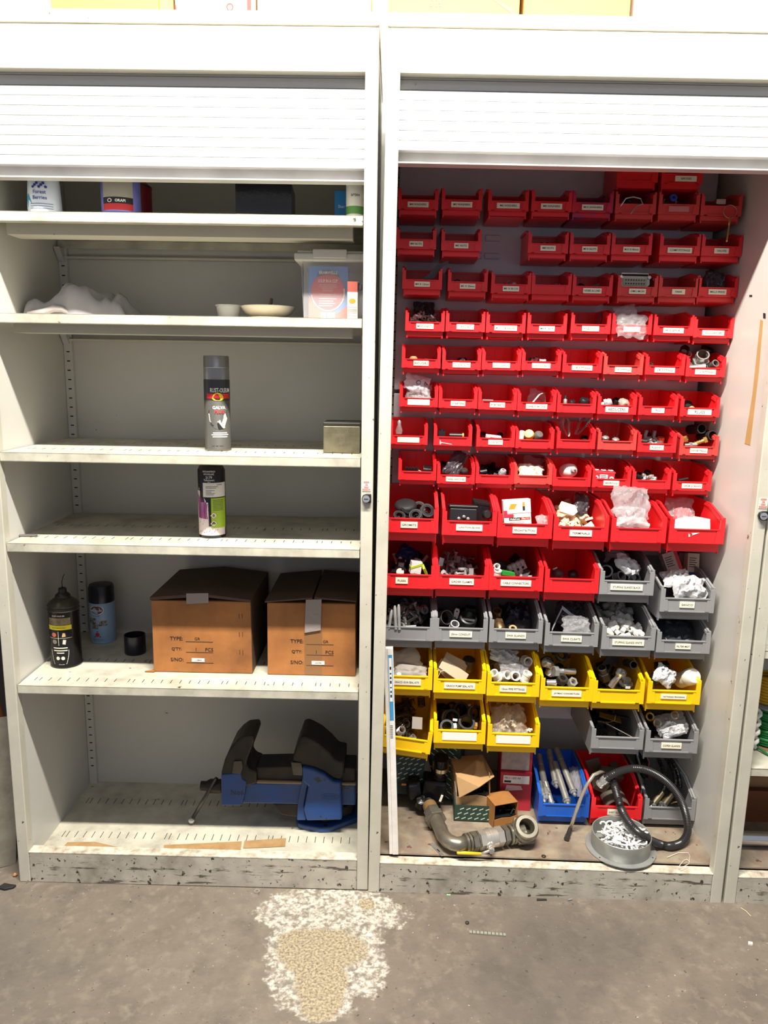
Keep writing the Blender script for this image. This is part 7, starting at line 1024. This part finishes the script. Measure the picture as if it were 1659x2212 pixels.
seg('ring_joint', l * 0.10, l * 0.14, 0.0235); seg('ring_joint', l * 0.15, l * 0.19, 0.0235); seg('hex_bush', l * 0.20, l * 0.28, 0.0245, m_pipe, True); seg('ring_joint', l * 0.285, l * 0.305, 0.024); seg('valve_hex', l * 0.31, l * 0.39, 0.0255, m_vsteel, True); seg('valve_body', l * 0.39, l * 0.58, 0.0245, m_vsteel); seg('valve_body_band', l * 0.45, l * 0.50, 0.0265, m_vsteel); seg('valve_hex', l * 0.58, l * 0.67, 0.0255, m_vsteel, True); seg('hex_bush', l * 0.69, l * 0.76, 0.0245, m_pipe, True); seg('ring_joint', l * 0.78, l * 0.82, 0.027); seg('ring_joint', l * 0.83, l * 0.865, 0.027); seg('tee_arm', l * 0.86, l * 1.02, 0.0235)
dirn = (T_ - D_).normalized(); tq = T_ + Vector((0.002, 0, 0)); up = Vector((0.10, -0.62, 0.78)).normalized(); Mt, _ = along(tq, tq + up)
bevel(MB().hexprism(0.039, 0.002, 0.016, Mt, 0.02).build('tee_hex', m_pipe, r), 0.001); MB().lathe([(0.0, -0.022), (0.02, -0.02), (0.028, -0.01), (0.031, 0.002)], 26, Mt).build('tee_base', m_pipe, r, smooth=True); MB().lathe([(0.031, 0.014), (0.0345, 0.018), (0.0345, 0.03), (0.031, 0.034), (0.031, 0.040), (0.029, 0.044), (0.0205, 0.044), (0.0195, 0.040), (0.0195, 0.0), (0, 0.0)], 30, Mt, cap=False).build('tee_mouth', m_pipe, r, sharp=35)
sp = D_ + (T_ - D_) * 0.47; MB().lathe([(0.010, 0), (0.010, 0.030), (0.007, 0.032), (0.007, 0.038), (0, 0.038)], 14, along(sp, sp + Vector((0.06, -0.9, -0.1)))[0]).build('valve_stem', m_vsteel, r, sharp=35)
e = sp + Vector((0.002, -0.040, -0.006)); lv = [e, e + Vector((-0.016, -0.002, -0.006)), e + Vector((-0.026, -0.003, -0.010)), e + Vector((-0.085, -0.004, -0.008))]
MB().tube([e + Vector((0.008, 0, 0.002))] + lv[:3], 0.0036, 8).build('lever_arm', m_vsteel, r, smooth=True); MB().tube([lv[2], lv[3], lv[3] + Vector((-0.003, 0, 0))], 0.0045, 10, radii=[0.004, 0.0046, 0.003]).build('lever_grip', mat('yellow_grip', (222, 186, 40), 0.4), r, smooth=True); MB().hexprism(0.007, 0, 0.006, T(*(e + Vector((0.0, -0.002, 0)))) @ RX(pi / 2)).build('stem_nut', m_steel, r)
# flat bracket, washer and wire
a, b_ = F(931, 1822), F(957, 1849); o = MB().prism([(-0.0045, 0), (0.0045, 0), (0.0045, (b_ - a).length), (-0.0045, (b_ - a).length)], 'z', 0, 0.0012).build('flat_bracket', m_steel, None); r = o; tag(o, 'flat slotted steel bracket lying on the cupboard floor', 'bracket'); put(o, CR, (a.x, a.y, ZF + 0.0004), (0, 0, math.atan2((b_ - a).y, (b_ - a).x) - pi / 2)); MB().box(-0.0018, 0.0018, 0.03, 0.042, 0.0012, 0.0015).build('slot', m_dark, o)
p = F(1178, 1862); o = MB().ring(0.0028, 0.006, 0, 0.001, 18).build('flat_washer', m_dsteel, None); tag(o, 'dull washer lying near the rusty plinth edge', 'washer'); put(o, CR, (p.x, max(p.y, 0.036), ZF + 0.0003))
wp = [F(x, y, ZF + 0.003) for x, y in ((1441, 1852), (1465, 1842), (1487, 1842), (1490, 1850), (1488, 1866), (1470, 1875), (1466, 1872), (1478, 1858), (1484, 1856), (1490, 1862))]; c = wp[0].copy(); o = MB().tube([q - c for q in wp], 0.0006, 5).build('wire_scrap', m_whiteplas, None, smooth=True); tag(o, 'curl of thin white wire on the rusty floor', 'wire'); put(o, CR, c)
# blue bin: anchor bolts
m_zinc = mat('dull_zinc', (160, 158, 152), 0.4, 0.6, dirt=((112, 110, 104), 24, 0.6)); bx, by, bz = FLB['blue']
for k, (a, b_, ya, yb, lab) in enumerate((((1164, 1632), (1180, 1714), 0.34, 0.21, 'zinc anchor bolt lying against the bin wall'), ((1186, 1622), (1200, 1690), 0.345, 0.25, 'zinc anchor bolt with a brown band lying in the middle'), ((1198, 1648), (1224, 1728), 0.30, 0.192, 'long zinc anchor bolt with its nut over the blue lip'), ((1202, 1618), (1238, 1708), 0.345, 0.22, 'zinc anchor bolt lying highest in the blue bin'), ((1178, 1690), (1191, 1734), 0.24, 0.19, 'short zinc anchor bolt with a pointed tip at the blue lip'), ((1168, 1690), (1174, 1722), 0.25, 0.2, 'short zinc anchor bolt at the corner post of the blue bin'))):
    A_, B_ = Y(*a, ya), Y(*b_, yb); r = empty('anchor_bolt', lab, 'anchor bolt', 'anchor bolts in the blue bin'); Mq, l = along(A_, B_); r.matrix_world = CR @ Mq; rr = 0.0092 if k < 4 else 0.0075
    MB().lathe([(0, 0), (rr, 0.0), (rr, l * 0.28), (rr * 0.9, l * 0.285), (rr * 0.9, l * 0.34), (rr, l * 0.345), (rr, l)], 16).build('sleeve', m_zinc, r, sharp=40); MB().ring(rr * 0.6, rr * 1.35, l, l + 0.002, 18).build('anchor_washer', m_steel, r); MB().hexprism(rr * 1.05, l + 0.002, l + 0.009).build('nut', m_steel, r); MB().lathe([(rr * 0.6, l + 0.009), (rr * 0.6, l + 0.016), (rr * 0.3, l + 0.019), (0, l + 0.0195)], 12).build('thread_end', m_steel, r, sharp=40)
bag('polythene_bag', 'clear bag of anchors on the inner side of the blue bin', 1244, 1688, 0.26, 0.034, 0.09, 0.026, m_cleargrey, 81, (0.5, 0, -0.1))
# red floor bin: half pipe
bx, by, bz = FLB['redf']; r = MB(); pts = [(0.034 * cos(a), 0.030 * sin(a)) for a in [pi * k / 12 for k in range(13)]]; pin = [(0.031 * cos(a), 0.027 * sin(a)) for a in [pi * k / 12 for k in range(13)]]; mb = MB()
for i in range(12): mb.prism([pts[i], pts[i + 1], pin[i + 1], pin[i]], 'y', 0, 0.13)
o = mb.build('half_pipe', mat('dull_galvanised_sheet', (140, 134, 122), 0.4, 0.6), None); tag(o, 'grey half pipe shell arched in the red floor bin', 'half pipe'); q = Y(1334, 1740, by + 0.02); put(o, CR, (q.x, by + 0.012, max(bz + 0.034, q.z - 0.006)), (0.12, 0, 0.05))
for px, py, y, rot, sz, lab in ((1283, 1655, by + 0.14, (0.2, -0.35, 0), (0.022, 0.004, 0.03), 'curved grey brown sheet at the wall of the red floor bin'), (1320, 1672, by + 0.12, (0.5, 0.2, 0.2), (0.035, 0.02, 0.012), 'grey brown block behind the half pipe'), (1298, 1690, by + 0.07, (0.3, 0.4, 0), (0.02, 0.02, 0.02), 'dull beige block under the black conduit end'), (1326, 1656, by + 0.16, (0.4, -0.2, 0.5), (0.012, 0.012, 0.012), 'pale wood block behind the half pipe')): o = drop('metal_offcut', lab, 'offcut', [(MB().box(-sz[0], sz[0], -sz[1], sz[1], -sz[2], sz[2]), mat('grey_brown_metal', (110, 98, 84), 0.5, 0.3))], px, py, y, rot, 0.9, 'offcuts in the red floor bin'); bevel(o, 0.002)
# grey floor bin: braided hoses and wires
bx, by, bz = FLB['greyf']
for k, (pts, ys, lab) in enumerate(((((1420, 1634), (1432, 1660), (1440, 1690), (1428, 1715), (1410, 1736)), (by + .17, by + .13, by + .09, by + .065, by + .042), 'braided hose with a chrome nut at the post of the grey floor bin'), (((1438, 1637), (1455, 1662), (1462, 1692), (1448, 1720), (1432, 1738)), (by + .17, by + .13, by + .09, by + .065, by + .042), 'braided hose with a chrome nut in the middle of the grey floor bin'), (((1448, 1640), (1466, 1668), (1470, 1700)), (by + .16, by + .12, by + .09), 'short braided hose at the inner wall of the grey floor bin'))):
    ps = [Y(*a, y_) for a, y_ in zip(pts, ys)]; c = ps[-1].copy(); r = empty('braided_hose', lab, 'hose', 'braided hoses in the grey floor bin'); put(r, CR, c); fine = []
    for i in range(len(ps) - 1): fine += [ps[i].lerp(ps[i + 1], t_) for t_ in (0, 0.5)]
    fine.append(ps[-1]); fine = [fine[0]] + [(fine[i - 1] + fine[i] * 2 + fine[i + 1]) / 4 for i in range(1, len(fine) - 1)] + [fine[-1]]
    MB().tube([q_ - c for q_ in fine], 0.0058, 10).build('braid', mat('steel_braid', (120, 118, 114), 0.35, 0.9, spots=((40, 40, 40), 260, 0.5), bump=(400, 0.6, 0.002)), r, smooth=True)
    if k < 2:
        Mq, l = along(fine[-3] - c, fine[-1] - c); MB().lathe([(0.0095, -0.004), (0.0095, l)], 16, Mq).build('ferrule', m_brass if False else mat('nickel_ferrule', (176, 164, 136), 0.3, 1.0), r, sharp=40); MB().hexprism(0.0125, l, l + 0.009, Mq).build('hex_nut', m_chrome, r); MB().lathe([(0.0085, l + 0.009), (0.0085, l + 0.018), (0, l + 0.018)], 14, Mq).build('thread_end', m_chrome, r, sharp=40)
for pts, m, rr, lab in (([(1396, 1632), (1402, 1645), (1400, 1662), (1408, 1690)], mat('pink_wire', (190, 90, 110), 0.4), 0.0022, 'pink wire hanging at the back of the grey floor bin'), ([(1376, 1630), (1382, 1650), (1380, 1672), (1390, 1690)], m_greyplas, 0.003, 'grey wire hanging beside the pink wire')): ps = [Y(x, y, by + 0.15) for x, y in pts]; c = ps[-1].copy(); o = MB().tube([q_ - c for q_ in ps], rr, 7).build('loose_wire', m, None, smooth=True); tag(o, lab, 'wire'); put(o, CR, c)
bag('printed_dark_bag', 'black speckled bag at the back of the grey floor bin', 1388, 1650, by + 0.17, 0.04, 0.08, 0.02, mat('speckled_bag', (24, 28, 30), 0.35, spots=((120, 150, 140), 180, 0.66)), 82, (1.2, 0, 0)); drop('amber_wire', 'short amber wire ends at the lip of the grey floor bin', 'wire', [(MB().tube([(-0.008, 0, -0.002), (0, 0, 0.003), (0.009, 0, 0.004)], 0.0012, 6), MATS['amber_plastic'])], 1456, 1735, by + 0.008)
# silver braided flexible hose
pts = [(1308, 1668, by + .03), (1296, 1668, by + .01), (1282, 1674, by - .005), (1268, 1695, by - .015), (1256, 1720, by - .02), (1246, 1748, by - .03), (1238, 1772, by - .035), (1232, 1790, None)]
ps = [Y(x, y, d_) if d_ else F(x, y, ZF + 0.010) for x, y, d_ in pts]; c = ps[-1].copy(); r = empty('flexible_tap_hose', 'silver sleeved flexible hose arching down to the cupboard floor', 'hose'); put(r, CR, c)
MB().tube([q_ - c for q_ in ps], 0.0048, 12).build('hose_sleeve', mat('silver_sleeve', (200, 190, 170), 0.25, 0.7), r, smooth=True); Mq, l = along(ps[-1] - c, F(1224, 1811, ZF + 0.0075) - c); MB().lathe([(0.0055, -0.004), (0.006, l * 0.45), (0.005, l * 0.5), (0.005, l * 0.62)], 14, Mq).build('end_ferrule', m_dsteel, r, sharp=40); MB().hexprism(0.0072, l * 0.62, l * 1.05, Mq).build('end_nut', m_dsteel, r)
# black corrugated conduit loop
pts = [(1303, 1688, by - .005), (1320, 1675, by - .01), (1345, 1664, by - .01), (1375, 1660, by - .012), (1405, 1667, by - .014), (1435, 1685, by - .018), (1460, 1712, by - .022), (1477, 1745, by - .03), (1485, 1778, by - .045), (1484, 1802, by - .06), (1472, 1820, None), (1450, 1827, None), (1428, 1824, None), (1405, 1815, by - .10), (1385, 1803, by - .11), (1366, 1786, by - .09), (1350, 1764, by - .055), (1340, 1742, by - .02), (1333, 1718, by - .012), (1326, 1692, by - .004), (1324, 1682, by + .004)]
ps = [Y(x, y, d_) if d_ is not None else F(x, y, ZF + 0.013) for x, y, d_ in pts]
def smooth_path(ps, n):
    out = []
    for i in range(len(ps) - 1):
        p0_, p1_, p2_, p3_ = ps[max(i - 1, 0)], ps[i], ps[i + 1], ps[min(i + 2, len(ps) - 1)]
        for k in range(n):
            t_ = k / n; out.append(0.5 * ((2 * p1_) + (p2_ - p0_) * t_ + (2 * p0_ - 5 * p1_ + 4 * p2_ - p3_) * t_ ** 2 + (3 * p1_ - p0_ - 3 * p2_ + p3_) * t_ ** 3))
    return out + [ps[-1]]
sm = smooth_path(ps, 16); tot = [0]; [tot.append(tot[-1] + (sm[i + 1] - sm[i]).length) for i in range(len(sm) - 1)]; N_ = int(tot[-1] / 0.0021); fine = []; j = 0
for k in range(N_ + 1):
    s_ = tot[-1] * k / N_
    while j < len(tot) - 2 and tot[j + 1] < s_: j += 1
    fine.append(sm[j].lerp(sm[j + 1], (s_ - tot[j]) / max(1e-9, tot[j + 1] - tot[j])))
c = ps[10].copy(); r = empty('corrugated_conduit', 'black corrugated flexible conduit looped over the floor bins', 'conduit'); put(r, CR, c)
MB().tube([q_ - c for q_ in fine], 0.01, 14, radii=[0.0108 if (k // 1) % 2 == 0 else 0.0094 for k in range(len(fine))]).build('conduit_sleeve', mat('black_conduit', (40, 39, 40), 0.3), r, sharp=60)
Mq, l = along(fine[4] - c, fine[0] - c); MB().lathe([(0.0125, -0.004), (0.0125, 0.008), (0.0105, 0.010), (0.0105, 0.018), (0.0125, 0.019), (0.0125, 0.024), (0.008, 0.026)], 16, Mq).build('metal_connector', m_chrome, r, sharp=35)
# steel dish of wire hooks
p = F(1341, 1833); DC = (p.x, 0.086); r = empty('steel_dish', 'round galvanised dish with a flange holding white hooks', 'dish'); put(r, CR, (DC[0], DC[1], ZF + 0.0004)); m_dish = mat('galvanised_dish', (168, 170, 166), 0.36, 0.4, dirt=((120, 120, 116), 12, 0.5)); RD = 0.075
MB().lathe([(0, 0.002), (RD - 0.004, 0.002), (RD - 0.0015, 0.004), (RD - 0.0015, 0.044), (RD, 0.045), (RD + 0.001, 0.044), (RD, 0.003), (RD - 0.002, 0.0), (0, 0.0)], 48).build('dish_wall', m_dish, r, sharp=40); MB().ring(RD - 0.002, RD + 0.015, 0.0, 0.0022, 48).build('flange', m_dish, r, sharp=40)
for a in (-2.5, -0.55, 0.9, 2.3): MB().lathe([(0.002, 0.0023), (0.0019, 0.0026), (0, 0.0026)], 10, T((RD + 0.0085) * cos(a), (RD + 0.0085) * sin(a), 0)).build('bolt_hole', m_dark, r)
HK = MB().tube([(0.0, 0, -0.014), (0.0, 0, 0.008), (0.002, 0, 0.013), (0.0065, 0, 0.0155), (0.011, 0, 0.013), (0.0125, 0, 0.008), (0.0115, 0, 0.004)], 0.0021, 7).mesh('white_hook', mat('white_coated_wire', (222, 222, 220), 0.35), True); rnd = random.Random(4)
for k in range(70):
    a = rnd.uniform(0, 6.28); rr = (RD - 0.021) * rnd.random() ** 0.5; o = obj('white_hook', HK); tag(o, 'white coated wire hook lying in the steel dish', 'hook', 'hooks in the steel dish'); lay = 0.010 + 0.030 * (k / 70) * (1 - 0.35 * rr / RD) + 0.006
    put(o, CR, (DC[0] + rr * cos(a), DC[1] + rr * sin(a), ZF + lay), (rnd.choice((1.2, 1.57, 1.9)) + rnd.uniform(-0.3, 0.3), rnd.uniform(-0.4, 0.4), rnd.uniform(0, 6.28)), 1.25)
# ================================================================ third cupboard
TS = [at(1650, 1155, CT, y=0.006).z + 0.0006, at(1650, 1406, CT, y=0.006).z + 0.0006, at(1640, 1661, CT, y=0.006).z + 0.0006]; TF = 0.0946
def YT(px, py, y): return at(px, py, CT, y=y)
q = at(1640, 1818, CT, y=0.10); o = MB().lathe([(0.0175, 0), (0.0195, 0), (0.0195, 0.5), (0.0175, 0.5), (0.0175, 0.001)], 28, RY(pi / 2), cap=False).build('chrome_tube', m_chrome, None, sharp=40); tag(o, 'polished steel tube lying across the cupboard floor', 'tube'); put(o, CT, (0.032, 0.125, TF + 0.0202))
o = MB().box(0, 0.5, 0, 0.018, 0, 0.095).build('wooden_board', mat('brown_board', (128, 76, 42), 0.55, scratch=((100, 58, 32), 0.55, (3, 3, 90))), None); tag(o, 'brown wooden board standing behind the steel tube', 'board'); put(o, CT, (0.03, 0.235, TF))
r = empty('cardboard_box', 'open grey brown cardboard box behind the wooden board', 'carton'); put(r, CT, (0.03, 0.26, TF)); MB().box(0, 0.3, 0, 0.1, 0, 0.17).build('carton_body', m_kraft2, r); MB().box(0.02, 0.075, -0.002, 0, 0.09, 0.168).build('carton_flap', mat('pale_cardboard', (150, 124, 94), 0.75), r)
q = YT(1652, 1620, 0.14); r = empty('green_cable_spool', 'spool of bright green cable with a grey rim on a shelf', 'cable spool'); put(r, CT, (q.x + 0.012, 0.15, TS[2])); m_gc = mat('green_cable', (28, 120, 62), 0.4)
mb = MB(); [mb.torus(0.052 + 0.002 * ((k * 7) % 3), 0.0042, 30, 7, T(0, 0, 0.012 + 0.0075 * k)) for k in range(13)]; mb.build('cable_winding', m_gc, r, smooth=True); MB().lathe([(0, 0.108), (0.062, 0.108), (0.062, 0.113), (0.02, 0.114), (0, 0.114)], 32).build('spool_rim', m_greyplas, r, sharp=40); MB().lathe([(0, 0.0), (0.062, 0.0), (0.062, 0.005), (0, 0.005)], 32).build('spool_rim', mat('tan_spool_rim', (150, 116, 86), 0.6), r, sharp=40); MB().tube([(-0.045, -0.03, 0.018), (-0.052, -0.05, 0.008), (-0.04, -0.075, 0.005), (-0.03, -0.09, 0.004)], 0.0032, 7).build('cable_tail', m_gc, r, smooth=True)
q = YT(1634, 1600, 0.10); r = empty('white_cable_coil', 'twisted coil of white cable standing by the cupboard jamb', 'cable'); put(r, CT, (max(q.x, 0.044), 0.10, TS[2])); MB().tube([(0.006 * cos(k * 0.9) - 0.004, 0.006 * sin(k * 0.9), 0.006 + 0.0035 * k) for k in range(32)], 0.0052, 8).build('cable', m_whiteplas, r, smooth=True)
q = YT(1648, 1465, 0.15); r = empty('yellow_cable_coil', 'coil of ribbed yellow hose standing on the green spool', 'hose'); put(r, CT, (q.x + 0.018, 0.15, TS[2] + 0.1142)); mb = MB(); [mb.torus(0.030, 0.0045, 26, 7, T(0, 0, 0.0046 + 0.0082 * k)) for k in range(9)]; mb.build('hose_winding', mat('yellow_hose', (206, 160, 30), 0.4), r, smooth=True)
q = YT(1652, 1400, 0.05); r = empty('blue_white_carton', 'white carton with a blue top standing on a cupboard shelf', 'carton'); put(r, CT, (0.032, 0.045, TS[1])); MB().box(0, 0.2, 0, 0.12, 0, 0.05).build('carton_body', m_paper, r); MB().box(0, 0.2, 0, 0.12, 0.0502, 0.095).build('blue_upper', mat('strong_blue_card', (30, 90, 190), 0.5), r)
r = empty('tan_carton', 'tan carton standing on the high cupboard shelf', 'carton'); put(r, CT, (0.032, 0.05, TS[0])); MB().box(0, 0.2, 0, 0.12, 0.022, 0.09).build('carton_body', m_kraft2, r); MB().box(-0.001, 0.201, -0.001, 0.121, 0.0, 0.0215).build('carton_tray', m_paper, r)

# ================================================================ cartons on the cupboard tops
def topbox(M, label, px0, px1, y, h, d, m, side=None, prints=(), rz=0.0, name='storage_carton'):
    q0, q1 = at(px0, 22, M, y=y), at(px1, 22, M, y=y); r = empty(name, label, 'carton', 'cartons on the cupboard tops'); put(r, M, (q0.x, y, H + 0.0006), (0, 0, rz)); w = q1.x - q0.x
    bevel(MB().box(0, w, 0, d, 0, h).build('carton_body', m, r), 0.002)
    MB().box(w * 0.47, w * 0.53, -0.0006, d, h, h + 0.0006).build('tape_seam', m_tape, r)
    return r, w
m_tyel = mat('pale_yellow_card', (200, 158, 72), 0.7); m_twhite = mat('white_carton_card', (226, 224, 218), 0.6)
r, w = topbox(CL, 'white carton with a grey end beside the pale yellow carton', 2, 88, 0.08, 0.16, 0.2, m_twhite); MB().box(w + 0.0004, w + 0.022, 0.01, 0.19, 0.004, 0.15).build('grey_end', mat('grey_card', (150, 146, 144), 0.6), r)
r, w = topbox(CL, 'pale yellow carton between the white and the red lettered carton', 112, 342, 0.06, 0.18, 0.2, m_tyel); MB().prism([(w, 0), (w + 0.03, 0), (w + 0.03, 0.18), (w, 0.18)], 'y', 0.012, 0.2).build('brown_end', m_kraft2, r)
r, w = topbox(CL, 'white carton with red lettering on the cupboard top', 378, 543, 0.05, 0.2, 0.22, mat('cream_white_card', (230, 214, 186), 0.6)); mb = MB(); text_xz(mb, 'CO', 0, -0.0006, 0.0, 0.016, None, 0.02, T(w * 0.72, 0, 0.018) @ RY(-pi / 2)); text_xz(mb, 'FRAGILE', w * 0.32, -0.0006, 0.005, 0.01, 0.06, 0.02); mb.prism([(0.0, 0.0), (0.02, 0.0), (0.012, 0.014), (0.006, 0.012), (0.002, 0.03), (0.0, 0.03)], 'y', -0.0006, 0); mb.box(w * 0.945, w, -0.0006, 0, 0.0, 0.04); mb.build('red_lettering', mat('carton_red_print', (206, 44, 40), 0.6), r)
r, w = topbox(CL, 'long plain white carton beside the red lettered carton', 556, 800, 0.09, 0.15, 0.2, m_twhite)
r, w = topbox(CR, 'kraft carton with a grey arrow end on the cupboard top', 838, 1122, 0.04, 0.2, 0.24, mat('light_kraft', (194, 146, 72), 0.7)); mb = MB(); text_xz(mb, 'F35', 0, -0.0006, 0, 0.014, 0.03, 0.01, T(w * 0.36, 0, 0.034) @ RY(pi)); mb.build('grey_lettering', mat('brown_grey_print', (110, 92, 78), 0.6), r); MB().prism([(w * 0.78, 0.045), (w * 0.955, 0.026), (w * 0.955, 0.014)], 'y', -0.0006, 0).build('grey_arrow', MATS['brown_grey_print'], r)
r, w = topbox(CR, 'plain kraft carton between the arrow carton and the white carton', 1131, 1361, 0.045, 0.2, 0.24, MATS['light_kraft'])
r, w = topbox(CR, 'large white carton with a recycling mark on the cupboard top', 1372, 1720, 0.05, 0.22, 0.24, m_twhite); mb = MB(); e1 = ellipse(w * 0.36, 0.048, 0.012, 0.012, 18, pi * 0.9, pi * 2.2); e2 = ellipse(w * 0.36, 0.048, 0.0075, 0.0075, 18, pi * 0.9, pi * 2.2); mb.add([(a[0], -0.0006, a[1]) for a in e1] + [(a[0], -0.0006, a[1]) for a in e2], [(k, k + 1, 19 + k - 1 + 0, 18 + k) for k in range(17)]); mb.add([(w * 0.36 - 0.004, -0.0006, 0.034), (w * 0.36 + 0.008, -0.0006, 0.034), (w * 0.36 + 0.0, -0.0006, 0.044)], [(0, 1, 2)]); mb.build('recycling_mark', mat('grey_mark', (120, 116, 112), 0.6), r)

# ================================================================ things leaning beside the left cupboard
m_alu = mat('leaning_aluminium', (176, 172, 160), 0.4, 0.6, dirt=((110, 100, 84), 16, 0.6))
a, b_ = at(8, 1905, z=0.001), at(30, 1690, y=0.10); o = MB().box(-0.02, 0.02, 0, 0.004, 0, 0.42).build('aluminium_strip', m_alu, None); tag(o, 'dented aluminium strip leaning on the side of the cupboard', 'strip'); put(o, WORLD, (-0.062, 0.06, 0.001), (0, 0.07, 0.55))
for k, (x, y, dx, dy, l, rr, m, lab) in enumerate(((-0.13, 0.16, -0.9, 0.1, 0.9, 0.022, m_black, 'thick black pipe leaning beside the cupboard'), (-0.11, 0.10, -1.3, 0.25, 0.8, 0.013, m_alu, 'thin grey pipe leaning in front of the black pipe'), (-0.13, 0.24, -0.5, 0.0, 1.1, 0.03, mat('rust_brown_pipe', (120, 66, 40), 0.6), 'rust brown pipe leaning behind the black pipe'), (-0.11, 0.34, 0.0, 0.0, 1.2, 0.045, mat('dark_navy_pipe', (22, 24, 40), 0.5), 'fat dark navy tube standing beside the cupboard'))):
    o = MB().lathe([(rr * 0.8, 0), (rr, 0), (rr, l), (rr * 0.8, l), (rr * 0.8, 0.001)], 18, cap=False).build('leaning_pipe', m, None, sharp=40); tag(o, lab, 'pipe', 'pipes beside the cupboard'); put(o, WORLD, (x - dx * 0.03, y, 0.002 + rr * abs(sin(dx * 0.35))), (0, dx * 0.35, 0))
o = MB().prism([(-0.022, -0.006), (0.0, -0.012), (0.018, -0.004), (0.022, 0.006), (0.006, 0.008), (-0.012, 0.012)], 'z', 0, 0.006).build('black_rag', m_rubber, None); bevel(o, 0.002); tag(o, 'scrap of black rubber on the floor by the leaning strip', 'scrap'); q = at(15, 1918, z=0.0); put(o, WORLD, (q.x, q.y, 0.0004))

# ================================================================ litter on the concrete
def litter(name, label, cat, mb, m, px, py, rz=0.0, rx=0.0): o = mb.build(name, m, None, sharp=40); tag(o, label, cat); q = at(px, py, z=0.0); put(o, WORLD, (q.x, q.y, 0.0005), (rx, 0, rz)); return o
litter('flat_washer', 'dull washer lying on the concrete below the vice', 'washer', MB().ring(0.004, 0.0075, 0, 0.0014, 20), m_steel, 555, 1926)
o = litter('plastic_strip', 'narrow notched clear strip lying on the concrete', 'strip', MB().box(-0.043, 0.043, -0.004, 0.004, 0, 0.003), mat('milky_strip', (150, 150, 136), 0.4, alpha=0.85), 1053, 2018, -0.07)
NT = MB().box(-0.0006, 0.0006, -0.0042, 0.0042, 0.003, 0.0036).mesh('notch', m_ink)
for k in range(9): n_ = obj('notch', NT, o); n_.location = (-0.036 + 0.009 * k, 0, 0)
litter('metal_chip', 'dark metal offcut at the foot of the right cupboard', 'chip', MB().prism([(-0.013, -0.003), (0.013, -0.001), (0.012, 0.003), (-0.012, 0.003)], 'z', 0, 0.003), m_dsteel, 1170, 1945); litter('steel_stub', 'short steel stub at the foot of the right cupboard', 'stub', MB().lathe([(0, -0.006), (0.002, -0.006), (0.002, 0.006), (0, 0.006)], 10, T(0, 0, 0.002) @ RY(pi / 2)), m_steel, 1231, 1945, 0.3)
litter('green_chip', 'pale green plastic chip by the cupboard plinth', 'chip', MB().box(-0.005, 0.005, -0.002, 0.002, 0, 0.0015), mat('pale_green_chip', (150, 200, 140), 0.5), 969, 1934); litter('white_chip', 'white plastic crumb lying alone on the concrete', 'chip', MB().prism([(-0.006, -0.003), (0.004, -0.005), (0.007, 0.003), (-0.002, 0.005)], 'z', 0, 0.004), m_whiteplas, 1620, 2040); litter('black_stone', 'small black crumb on the concrete', 'crumb', MB().lathe([(0, 0), (0.004, 0.0), (0.005, 0.003), (0, 0.006)], 8), m_rubber, 1009, 1995); litter('paint_flake', 'white paint flake lying near the flaked patch', 'flake', MB().prism([(-0.008, -0.004), (0.006, -0.006), (0.009, 0.003), (-0.004, 0.006)], 'z', 0, 0.0012), m_whiteplas, 797, 2020); litter('cable_end', 'thin pale wire end by the third cupboard', 'wire', MB().tube([(0, 0, 0.001), (0.008, -0.012, 0.0012), (0.012, -0.03, 0.001)], 0.0009, 5), m_beige, 1600, 1962)
litter('amber_bead', 'small amber bead by the leaning strip', 'bead', MB().lathe([(0, 0), (0.004, 0.001), (0.0055, 0.005), (0.003, 0.009), (0, 0.01)], 12), mat('amber_glass', (190, 130, 80), 0.2), 33, 1893)

o = MB().box(-0.26, 0, 0, 0.012, 0, 1.25).build('backing_sheet', mat('dark_backing', (44, 42, 44), 0.5, 0.4, dirt=((70, 54, 44), 6, 0.6)), None); tag(o, 'added dark backing sheet filling the gap behind the leaning pipes', 'sheet'); put(o, WORLD, (-0.035, 0.44, 0.0005), (-0.06, 0, 0.05))  # made-up sheet, added so the gap beside the cupboard looks dark
